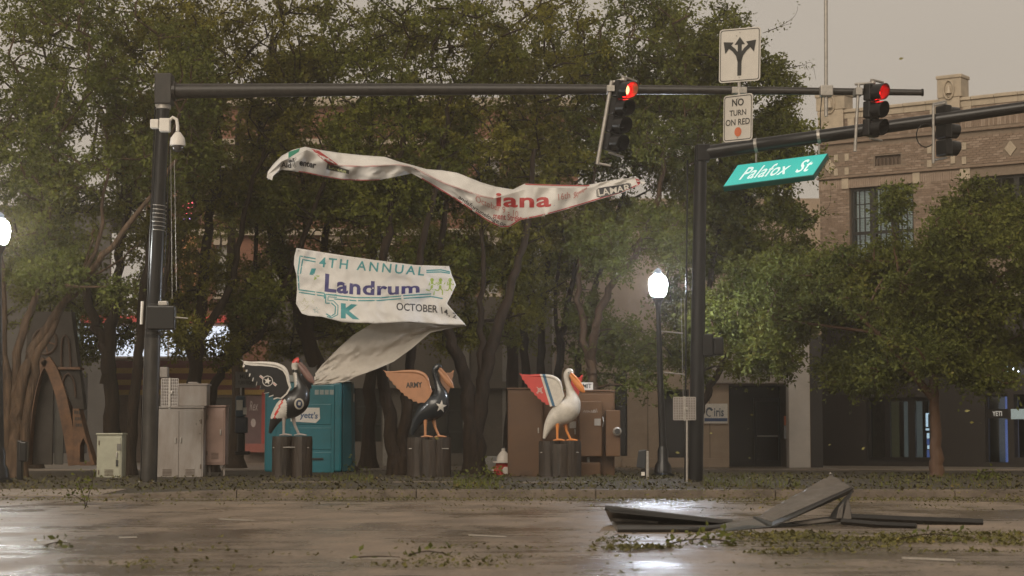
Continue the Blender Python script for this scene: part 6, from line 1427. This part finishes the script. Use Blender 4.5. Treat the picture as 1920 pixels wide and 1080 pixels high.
# ------------------------------------------------------------------ small street furniture
def bin_like(name, px0, px1, py0, py1, Y, label, cat):
    t = thing(name, (XP((px0 + px1) / 2, Y), Y, .12), label, cat)
    return t
t = bin_like('metal_bollard', 28, 48, 826, 915, 41, 'black metal post with a hinged box at the far left', 'bollard')
mb = MB(); mb.pbox(30, 42, 826, 916, 41, .16); mb.build('post', M_black, t, bevel=.02); mb = MB(); mb.pbox(35, 50, 828, 866, 40.8, .18); mb.build('box', M_black, t, bevel=.03)
t = bin_like('meter_post', 1195, 1216, 842, 910, 43, 'battered dark meter housing on a thick post left of the right lamp', 'meter')
mb = MB(); mb.prism([P(1197, 845, 43), P(1212, 843, 43), P(1210, 880, 43), P(1193, 876, 43)], [P(1197, 845, 43.25), P(1212, 843, 43.25), P(1210, 880, 43.25), P(1193, 876, 43.25)]); mb.build('housing', mat('blueish_black', (.03, .032, .036), .4, .3), t, bevel=.02)
mb = MB(); mb.pbox(1211.5, 1216.5, 846, 911, 43.02, .1); mb.build('post', M_galv, t, bevel=.01)
mb = MB(); mb.pbox(1202, 1211, 880, 909, 43.05, .12); mb.build('base', M_black, t, bevel=.01); mb = MB(); mb.pbox(1202.5, 1209, 885, 892, 43.03, .018); mb.build('sticker', M_white, t)
t = bin_like('parking_kiosk', 438, 462, 738, 850, 53, 'dark blue parking payment kiosk with a white notice', 'parking kiosk')
mb = MB(); mb.pbox(441, 459, 742, 782, 53, .25); mb.build('head', mat('kiosk_blue', (.02, .06, .1), .4, .2), t, bevel=.04)
mb = MB(); mb.pbox(440, 463, 782, 812, 53.05, .25); mb.build('body', mat('kiosk_navy', (.018, .028, .05), .4, .3), t, bevel=.03); mb = MB(); mb.pbox(445, 458, 812, 852, 53.1, .2); mb.build('stem', M_black, t, bevel=.03)
mb = MB(); mb.pbox(443, 455, 750, 769, 52.98, .015); mb.build('notice', M_signw, t); mb = MB(); mb.pbox(455.5, 462.5, 764, 777, 53, .03); mb.build('side_notice', M_signw, t)
mb = MB(); mb.pbox(440, 466, 846, 853, 53, .4); mb.build('foot', M_black, t, bevel=.02)
t = bin_like('turn_sign', 441, 482, 697, 727, 52.5, 'small dim sign reading MUST TURN RIGHT behind the black pelican wing', 'sign')
mb = MB(); mb.pbox(441, 481, 697, 727, 52.5, .012); pn = mb.build('plate', mat('dim_sign', (.2, .185, .17), .5, .2), t); mb = MB(); mb.tube([P(452, 727, 52.53), P(452, 741, 52.53)], .025, 8); mb.build('post', M_galv, t)
decal('lettering', [ptext('MUST', (450, 702), (474, 702), (450, 710), .01)], M_signk, pn, bvh_of([pn]), .006)
decal('lettering', [ptext('TURN RIGHT', (446, 714), (477, 714), (446, 721), .01)], M_signk, pn, bvh_of([pn]), .006)
t = bin_like('small_sign', 1088, 1112, 716, 730, 47, 'small pale sign ending in MIT behind the brown cabinet', 'sign')
mb = MB(); mb.pbox(1086, 1112, 717, 731, 47.5, .012); pn = mb.build('plate', M_signw, t); mb = MB(); mb.tube([P(1099, 731, 47.53), P(1099, 890, 47.53)], .025, 8); mb.build('post', M_galv, t)
decal('lettering', [ptext('MIT', (1093, 719.5), (1109, 719.5), (1093, 728), .02)], M_signk, pn, bvh_of([pn]), .006)

# ------------------------------------------------------------------ gothic arch sculpture, far left
YS = 48.5
M_rust = mat('rust_brown_wood', (.19, .085, .03), .55, .4, 4, .3, 25, c2=(.05, .022, .009)); M_rustd = mat('dark_stained_wood', (.03, .02, .012), .6, .4, 4, .3, 25)
sc_ = thing('arch_sculpture', (XP(110, YS), YS, .12), 'brown gothic arch sculpture like a church front at the left', 'sculpture')
def rib(pts, w_, d, name, m=M_rust):
    vs, fs = line2d(pts, w_); n = len(vs); fr = [P(x, y, YS) for x, y in vs]; bk = [q + Vector((0, d, 0)) for q in fr]
    mb = MB(); k = len(pts); loop = [fr[2 * i] for i in range(k)] + [fr[2 * i + 1] for i in range(k - 1, -1, -1)]; lb = [q + Vector((0, d, 0)) for q in loop]
    for i in range(k - 1): mb.add([fr[2 * i], fr[2 * i + 1], fr[2 * i + 3], fr[2 * i + 2], bk[2 * i], bk[2 * i + 1], bk[2 * i + 3], bk[2 * i + 2]], [(0, 1, 2, 3), (7, 6, 5, 4), (0, 3, 7, 4), (1, 5, 6, 2), (0, 4, 5, 1), (3, 2, 6, 7)])
    return mb.build(name, m, sc_)
rib([(tuple(q)) for q in catmull([(84, 674), (100, 700), (116, 750), (128, 810), (138, 872)], 4)], 20, .5, 'arch_rib')
rib([(tuple(q)) for q in catmull([(84, 674), (68, 705), (56, 760), (50, 815), (47, 872)], 4)], 14, .5, 'arch_rib')
mb = MB(); mb.pbox(58, 101, 690, 871, YS + .35, .08); mb.build('door_slab', M_rustd, sc_, bevel=.01)
mb = MB(); mb.pbox(101.5, 120, 720, 871, YS + .45, .06); mb.build('side_leaf', mat('grey_leaf', (.06, .055, .045), .6, .3), sc_)
mb = MB(); mb.pprism([(60, 600), (66, 584), (134, 584), (137, 612), (147, 688), (112, 690), (96, 678), (84, 672), (70, 680), (52, 692), (50, 640)], YS + .12, .4); mb.build('gable', M_rustd, sc_, bevel=.01)
mb = MB(); mb.pprism([(112, 692), (147, 690), (150, 700), (158, 768), (138, 768), (124, 735)], YS + .13, .35); mb.build('flank_panel', M_rustd, sc_, bevel=.01)
mb = MB(); mb.tube([P(84 + 22 * math.cos(R(a)), 640 + 24 * math.sin(R(a)), YS + .1) for a in range(0, 375, 15)], .04, 8); mb.build('rose_ring', mat('lancet_brown', (.06, .027, .011), .55, .4, 4, .3), sc_, smooth=True)
for k in range(6):
    an = R(60 * k + 15); mb = MB(); mb.tube([P(84, 640, YS + .1), P(84 + 21 * math.cos(an), 640 + 23 * math.sin(an), YS + .1)], .022, 6); mb.build('rose_spoke', M_rust, sc_)
mb = MB(); mb.tube([P(x, y, YS + .08) for x, y in ((115, 690), (115, 650), (117, 635), (122, 628), (128, 636), (130, 650), (133, 690))], .03, 8); mb.build('lancet', mat('lancet_brown', (.06, .027, .011), .55, .4, 4, .3), sc_, smooth=True)
mb = MB(); mb.tube([P(x, y, YS + .08) for x, y in ((118, 745), (118, 715), (122, 704), (128, 700), (136, 708), (140, 720), (142, 745))], .03, 8); mb.build('lancet', mat('lancet_brown', (.06, .027, .011), .55, .4, 4, .3), sc_, smooth=True)
mb = MB(); mb.pbox(108, 150, 688, 693, YS - .02, .5); mb.build('ledge', M_rust, sc_, bevel=.01)
mb = MB(); mb.pprism([(136, 766), (148, 766), (160, 815), (178, 872), (170, 872), (163, 835), (156, 822), (150, 835), (150, 872), (138, 872)], YS - .02, .5); mb.build('buttress', M_rust, sc_, bevel=.01)
for i in range(3):
    for j in range(3):
        mb = MB(); x = 139 + 4.2 * i + 1.5 * j; y = 770 + 12 * j; mb.pbox(x, x + 2.6, y, y + 6, YS - .035, .012); mb.build('tracery_hole', M_signk, sc_)
mb = MB(); mb.pbox(150, 172, 866, 873, YS - .03, .55); mb.build('foot_block', M_rust, sc_)

# ------------------------------------------------------------------ fallen sheet metal on the road
M_met = mat('dark_grey_sheet_metal', (.15, .13, .11), .38, .3, 4, .08, metal=.3); M_metd = mat('black_sheet_metal', (.028, .026, .024), .35, .3, 4, .08, metal=.2)
fm = thing('fallen_awning', (G(1490, 990).x, G(1490, 990).y, 0), 'crumpled dark sheet metal fascia lying across the wet road', 'debris')
def z6(x, y): return (1100 + x / 2.3415, 860 + y / 2.3415)
def panel(pts, name, m, th_=.025, smooth=False):
    f = [P(*z6(x, y), min(Y, .997 * 3733 / (z6(x, y)[1] - 822))) for x, y, Y in pts]; n = (f[1] - f[0]).cross(f[2] - f[0]).normalized()
    mb = MB(); mb.prism(f, [q + n * th_ for q in f]); return mb.build(name, m, fm, bevel=.006)
YF = 23.0
_c = [P(*z6(x, y), min(Y, .997 * 3733 / (z6(x, y)[1] - 822))) for x, y, Y in ((740, 250, 23.3), (1070, 65, 24.0), (1170, 128, 23.7), (822, 278, 22.8))]
_n = (_c[1] - _c[0]).cross(_c[3] - _c[0]).normalized()
vs = []; fs = []
for i in range(41):
    for j in range(17):
        a, b = i / 40, j / 16
        e = .022 * abs(noise.noise(Vector((a * 6, b * 3, 2)))) + .012 * noise.noise(Vector((a * 20, b * 8, 5))) + .02 * math.exp(-((a - .06 - .05 * b) / .03) ** 2) + (.018 if b < .06 or b > .94 else 0)
        q = _c[0].lerp(_c[1], a).lerp(_c[3].lerp(_c[2], a), b); e2 = .02 * noise.noise(Vector((b * 9, 7, 1))) * (1 if i in (0, 40) else 0)
        vs.append(q + _n * e + (_c[1] - _c[0]).normalized() * e2)
for i in range(40):
    for j in range(16): k = i * 17 + j; fs.append((k, k + 1, k + 18, k + 17))
mb = MB(); mb.add(vs, fs); o = mb.build('raised_panel', M_met, fm, smooth=True); o.modifiers.new('thickness', 'SOLIDIFY').thickness = .02
for k in range(9):
    q = _c[3].lerp(_c[2], .06 + .11 * k).lerp(_c[0].lerp(_c[1], .06 + .11 * k), .08) + _n * .02
    mb = MB(); mb.tube([q - _n * .01, q + _n * .012], .012, 8); mb.build('rivet', M_metd, fm)
rs = random.Random(12)
for k in range(14):
    g_ = G(1140 + rs.random() * 640, 985 + rs.random() * 22, .004); a = rs.uniform(0, 3); d1 = Vector((math.cos(a), math.sin(a), rs.uniform(-.1, .3))) * rs.uniform(.03, .09); d2 = Vector((-math.sin(a), math.cos(a), 0)) * rs.uniform(.015, .04)
    g_ = g_ + Vector((0, 0, max(0, -d1.z)))
    mb = MB(); mb.prism([g_, g_ + d1, g_ + d1 + d2 * .6, g_ + d2], [q + Vector((0, 0, .006)) for q in (g_, g_ + d1, g_ + d1 + d2 * .6, g_ + d2)]); tag(mb.build('metal_fragment', M_metd), 'small dark torn metal fragment lying by the fallen fascia', 'fragment', 'metal fragments around the fallen fascia')
panel([(822, 280, 22.79), (1170, 130, 23.69), (1172, 146, 23.75), (822, 300, 22.84)], 'panel_edge', M_metd)
panel([(732, 250, 23.3), (820, 280, 22.8), (820, 300, 22.82), (730, 265, 23.25)], 'panel_edge', M_metd)
# long trough on the left: curved sheet with rolled edges
tr_ = [(80, 218), (96, 250), (110, 290), (140, 310)]
rows = []
for t in np.linspace(0, 1, 24):
    x_ = 80 + t * 560
    yt = 216 + t * 66 if t < .9 else 216 + .9 * 66 + (t - .9) * 20
    yb = 318 - 0 * t - (max(0, t - .7) * 60)
    xb = x_ + 55 * (1 - t)
    ring = []
    for k in np.linspace(0, 1, 8):
        x = x_ + (xb - x_) * k ** 1.4; y = yt + (yb - yt) * k; dd = min(22.9 + .5 * math.sin(math.pi * k) * (1 - t * .6), .996 * 3733 / (z6(x, y)[1] - 822))
        ring.append(P(*z6(x, y), dd))
    rows.append(ring)
vs = [q for r in rows for q in r]; fs = [(i * 8 + j, i * 8 + j + 1, (i + 1) * 8 + j + 1, (i + 1) * 8 + j) for i in range(23) for j in range(7)]
mb = MB(); mb.add(vs, fs); o = mb.build('trough_sheet', M_met, fm, smooth=True); o.modifiers.new('thickness', 'SOLIDIFY').thickness = .012
mb = MB(); mb.tube([r[0] for r in rows], [.03] * 24, 8); mb.build('rolled_edge', M_metd, fm, smooth=True)
mb = MB(); mb.tube([r[-1] + Vector((0, 0, .02)) for r in rows[:22]], [.045 - .001 * i for i in range(22)], 8); mb.build('rolled_edge', M_metd, fm, smooth=True)
panel([(84, 222, 22.80), (128, 226, 22.78), (600, 276, 22.8), (600, 286, 22.78), (300, 256, 22.78), (100, 236, 22.76)], 'flange', M_metd, .02)
panel([(500, 312, 22.5), (620, 280, 22.6), (735, 262, 22.9), (800, 300, 22.6), (700, 300, 22.5), (600, 312, 22.45)], 'twisted_strip', M_met, .02)
panel([(560, 320, 22.4), (700, 292, 22.5), (830, 296, 22.5), (720, 306, 22.4)], 'twisted_strip', M_metd, .02)
# rear strips
panel([(850, 285, 22.9), (1080, 250, 23.4), (1180, 252, 23.5), (1170, 268, 23.4), (1000, 282, 23.1), (830, 300, 22.8)], 'rear_strip', M_metd, .02)
panel([(900, 280, 22.88), (1050, 262, 23.2), (1120, 268, 23.3), (960, 288, 22.95)], 'rear_strip', M_met, .02)
mb = MB(); mb.tube([P(*z6(1160, 258), 23.4), P(*z6(1430, 270), 23.3), P(*z6(1740, 281), 23.2)], .045, 4); mb.build('long_bar', M_metd, fm)
mb = MB(); mb.tube([P(*z6(1120, 276), 22.8), P(*z6(1280, 290), 22.5), P(*z6(1448, 297), 22.3)], .036, 4); mb.build('long_bar', M_metd, fm)
panel([(1062, 262, 23.3), (1075, 235, 23.4), (1120, 180, 23.55), (1168, 134, 23.72), (1150, 175, 23.6), (1166, 270, 23.4), (1120, 262, 23.3)], 'buckled_gusset', M_metd, .02)
panel([(1124, 262, 23.24), (1138, 190, 23.5), (1146, 176, 23.5), (1160, 262, 23.3)], 'buckled_gusset', M_met, .015)
panel([(1100, 262, 23.15), (1110, 215, 23.25), (1130, 190, 23.4), (1122, 262, 23.2)], 'buckled_gusset', M_met, .015)
mb = MB(); mb.lathe(P(*z6(1070, 66), 23.98), [(0, -.02), (.02, 0), (0, .02)], 8); mb.build('rivet', M_galv, fm)

# ------------------------------------------------------------------ leaf litter, grass, twigs
def scatter_leaves(name, zones, m, seed, size=(.05, .1), z0=.006):
    rs = np.random.RandomState(seed); V = []; 
    for (xa, xb, ya, yb, n, zb, clump) in zones:
        k = 0
        while k < n:
            px = rs.uniform(xa, xb); py = rs.uniform(ya, yb); g_ = G(px, py, zb)
            if clump and noise.noise(Vector((g_.x * .9, g_.y * 1.3, seed))) < clump - 1 + rs.uniform(0, .25): k += .25; continue
            k += 1
            a = rs.uniform(0, 6.28); ln = rs.uniform(*size); wd = ln * rs.uniform(.25, .4); ti = rs.uniform(-.95, .95) * (.35 if (xb - xa > 1800 and yb > 1000) else .8)
            d = np.array([math.cos(a), math.sin(a), 0]); s_ = np.array([-math.sin(a), math.cos(a), 0]); zt = abs(ti) * ln
            c = np.array([g_.x, g_.y, zb + z0 + rs.uniform(0, .02)])
            V += [c, c + d * ln * .5 + s_ * wd + [0, 0, zt * .5], c + d * ln + [0, 0, zt], c + d * ln * .5 - s_ * wd + [0, 0, .004]]
    V = np.array(V); return soup(name, V, np.arange(len(V)).reshape(-1, 4), m, kind='stuff')
scatter_leaves('leaf_litter', [(0, 1920, 946, 1080, 700, 0, 1.05), (0, 1920, 940, 1080, 420, 0, 0), (1350, 1920, 1002, 1028, 1100, 0, .95), (1150, 1700, 1008, 1035, 1500, 0, 1.0), (1130, 1920, 1000, 1040, 1600, 0, .9), (1650, 1920, 1003, 1022, 500, 0, 0), (0, 1920, 935, 942, 1500, .004, 0), (0, 1920, 924, 934, 700, .15, 0), (600, 1920, 936, 960, 900, .004, .95), (100, 1500, 1030, 1078, 600, 0, 1.0), (1150, 1920, 1000, 1030, 900, 0, 1.0), (1250, 1700, 1000, 1028, 400, 0, 0), (1300, 1920, 1003, 1024, 300, 0, 0), (1100, 1500, 1015, 1045, 500, 0, 1.0), (560, 1920, 934.5, 941, 1500, .004, 0), (1100, 1920, 936, 944, 500, .004, 0), (0, 560, 934, 950, 160, .004, 1.0), (0, 470, 918, 931, 140, .07, 1.0),
    (620, 1000, 1020, 1075, 260, 0, 1.05), (60, 420, 1010, 1060, 150, 0, 1.05)], L4, 5, (.025, .06))
scatter_leaves('median_litter', [(0, 1920, 893, 921, 5200, .15, 0), (1100, 1920, 888, 900, 1500, .15, 0), (500, 1200, 870, 895, 1300, .13, 0)], leaf_mat('litter_dull', (.05, .038, .016), (.1, .09, .03), .1, (.2, .13, .04)), 6, (.04, .09))
def grass(name, zones, m, seed):
    rs = np.random.RandomState(seed); V = []
    for (xa, xb, ya, yb, n, h) in zones:
        for _ in range(n):
            g_ = G(rs.uniform(xa, xb), rs.uniform(ya, yb), .14); a = rs.uniform(0, 6.28); l_ = rs.uniform(.4, 1) * h; w_ = .006 + rs.uniform(0, .006); d = np.array([math.cos(a), math.sin(a), 0]); s_ = np.array([-d[1], d[0], 0]); c = np.array(g_)
            ln = rs.uniform(.1, .6) * l_
            V += [c - s_ * w_, c + s_ * w_, c + s_ * w_ * .7 + d * ln * .5 + [0, 0, l_ * .6], c - s_ * w_ * .1 + d * ln + [0, 0, l_]]
    V = np.array(V); return soup(name, V, np.arange(len(V)).reshape(-1, 4), m, kind='stuff')
grass('grass', [(850, 935, 899, 918, 500, .1), (0, 1920, 900, 922, 1100, .05), (1060, 1210, 895, 915, 200, .08), (1320, 1500, 890, 915, 450, .11), (1630, 1900, 890, 915, 450, .11), (600, 700, 893, 905, 200, .12)], L3, 8)
def sprig(base, pts, n, label, seed, sz=.075, name='fallen_sprig', cat='sprig', spread=.16, grp=None):
    rs = np.random.RandomState(seed); b = G(*base, .0) if len(base) == 2 else P(*base)
    t = thing(name, b, label, cat, grp); mb = MB(); V = []
    for pl_ in pts:
        w3 = [b + Vector(p) for p in pl_]; c = catmull([tuple(q) for q in w3], 4); mb.tube([tuple(q) for q in c], [.007 - .004 * i / len(c) for i in range(len(c))], 5)
        for _ in range(n):
            q = c[rs.randint(1, len(c))] + rs.normal(0, spread * .3, 3); a = rs.normal(size=3); a /= np.linalg.norm(a); s_ = np.cross(a, rs.normal(size=3)); s_ /= np.linalg.norm(s_); l_ = sz * rs.uniform(.7, 1.2)
            q = q - np.array(b); q[2] = max(q[2], .02)
            V += [q, q + a * l_ * .5 + s_ * l_ * .28, q + a * l_, q + a * l_ * .5 - s_ * l_ * .28]
    mb.build('twig', M_bark, t); V = np.array(V); V[:, 2] = np.maximum(V[:, 2], .006); soup('leaves', V, np.arange(len(V)).reshape(-1, 4), L3, t, kind='stuff'); return t
sprig((160, 955), [[(0, 0, .02), (-.03, 0, .2), (-.1, 0, .38), (-.14, 0, .5)], [(0, 0, .02), (.05, 0, .22), (.1, 0, .42), (.07, 0, .56)], [(0, 0, .1), (-.18, .05, .2), (-.28, .05, .2)]], 22, 'upright leafy sprig standing at the gutter on the left', 31)
sprig((80, 1030), [[(0, 0, .02), (.1, .03, .06), (.22, .06, .05)]], 16, 'dark leafy twig lying at the lower left of the road', 32)
sprig((800, 1045), [[(-.15, 0, .02), (0, .03, .05), (.16, 0, .03)]], 14, 'leafy twig lying near the lower middle of the road', 33)
sprig((705, 1048), [[(-.22, 0, .01), (0, .03, .02), (.2, 0, .015)]], 4, 'bare pale twig lying in the lower middle of the road', 34)
sprig((1310, 1025), [[(-.3, 0, .02), (0, .05, .07), (.3, 0, .04)], [(0, 0, .03), (.1, .2, .06), (.3, .3, .04)]], 26, 'spread of leafy twigs in front of the fallen sheet metal', 35)
sprig((1750, 1017), [[(-.4, 0, .02), (0, .05, .08), (.4, 0, .04)]], 30, 'leafy branch end lying at the right of the road', 36)
sprig((1845, 912), [[(-.3, 0, .02), (-.1, 0, .2), (0, 0, .35)], [(0, 0, .02), (.1, 0, .2), (.2, 0, .3)], [(0, 0, .02), (.3, 0, .15), (.5, 0, .1)]], 40, 'low leafy shrub end by the kerb at the right', 37, sz=.1)
sprig((912, 914), [[(-.3, 0, .12), (-.1, 0, .3), (0, 0, .4)], [(0, 0, .12), (.1, 0, .3), (.25, 0, .32)], [(0, 0, .12), (-.4, 0, .25), (-.6, 0, .22)], [(0, 0, .12), (.2, 0, .16), (.3, 0, .16)]], 45, 'low bushy weeds in front of the hydrant', 38, sz=.09, name='weed_clump', cat='weeds', spread=.25)
sprig((650, 898), [[(0, 0, .12), (.1, 0, .35), (.25, 0, .5)], [(0, 0, .12), (.3, 0, .2), (.5, 0, .15)]], 30, 'weedy twigs at the right foot of the portable toilet', 39, sz=.08, name='weed_clump', cat='weeds', spread=.25)
# bare and leafy shoots sticking out into the sky
for i, (pts, n, lb) in enumerate(((((1430, 62), (1462, 50), (1490, 30), (1496, 12)), 16, 'thin leafy shoot reaching into the sky at the upper right of the trees'), (((1470, 130), (1505, 122), (1522, 118), (1530, 150)), 22, 'leafy shoot arching into the sky above the lane arrow sign height'), (((1500, 420), (1535, 400), (1555, 385), (1558, 345)), 24, 'leafy twig tip hanging before the brick building corner'))):
    Y = 50.5; b = P(*pts[0], Y); sprig((*pts[0], Y), [[tuple(P(*q, Y) - b) for q in pts], [tuple(P(*q, Y) - b) for q in (pts[0], pts[1], (pts[2][0] - 6, pts[2][1] + 14))]], n, lb, 50 + i, .085, name='leafy_shoot', cat='branch', spread=.22)
# leaves in the air
lf = MB(); lf.add([(0, 0, 0), (.05, .02, .03), (.12, 0, .01), (.05, -.02, -.02)], [(0, 1, 2, 3)])
lme = bpy.data.meshes.new('flying_leaf'); lme.from_pydata(lf.v, [], lf.f); lme.materials.append(mat('yellow_green_leaf', (.2, .18, .045), .5, .3)); rs = random.Random(4)
for (px, py) in ((1474, 757), (1407, 777), (1400, 805), (1403, 858), (1266, 848), (1330, 812), (1836, 792), (1818, 792), (1700, 900), (1615, 843), (1808, 771), (1783, 700), (1685, 111), (1822, 162), (1553, 835), (815, 820), (1160, 905), (1720, 730), (1533, 728), (1590, 650), (1855, 880), (1320, 702)):
    o = bpy.data.objects.new('flying_leaf', lme); COL.objects.link(o); o.location = P(px, py, rs.uniform(30, 42)); o.rotation_euler = (rs.uniform(-1, 1), rs.uniform(-.5, .5), rs.uniform(-.6, .6)); k = rs.uniform(.4, .85); o.scale = (k, k, k)
    tag(o, 'small yellow green leaf flying in the wind', 'leaf', 'leaves flying in the wind')

# ------------------------------------------------------------------ haze
hz = MB(); hz.box(-158, 158, -66, 146, -1.7, 22.0); ho = hz.build('haze', [], kind='stuff')
hm = bpy.data.materials.new('haze'); hm.use_nodes = True; t = hm.node_tree
for n in list(t.nodes): t.nodes.remove(n)
o = nn(t, 'ShaderNodeOutputMaterial'); pv = nn(t, 'ShaderNodeVolumePrincipled'); pv.inputs['Color'].default_value = (.92, .82, .68, 1); pv.inputs['Density'].default_value = .0020; pv.inputs['Anisotropy'].default_value = .75
t.links.new(pv.outputs[0], o.inputs['Volume']); ho.data.materials.clear(); ho.data.materials.append(hm)
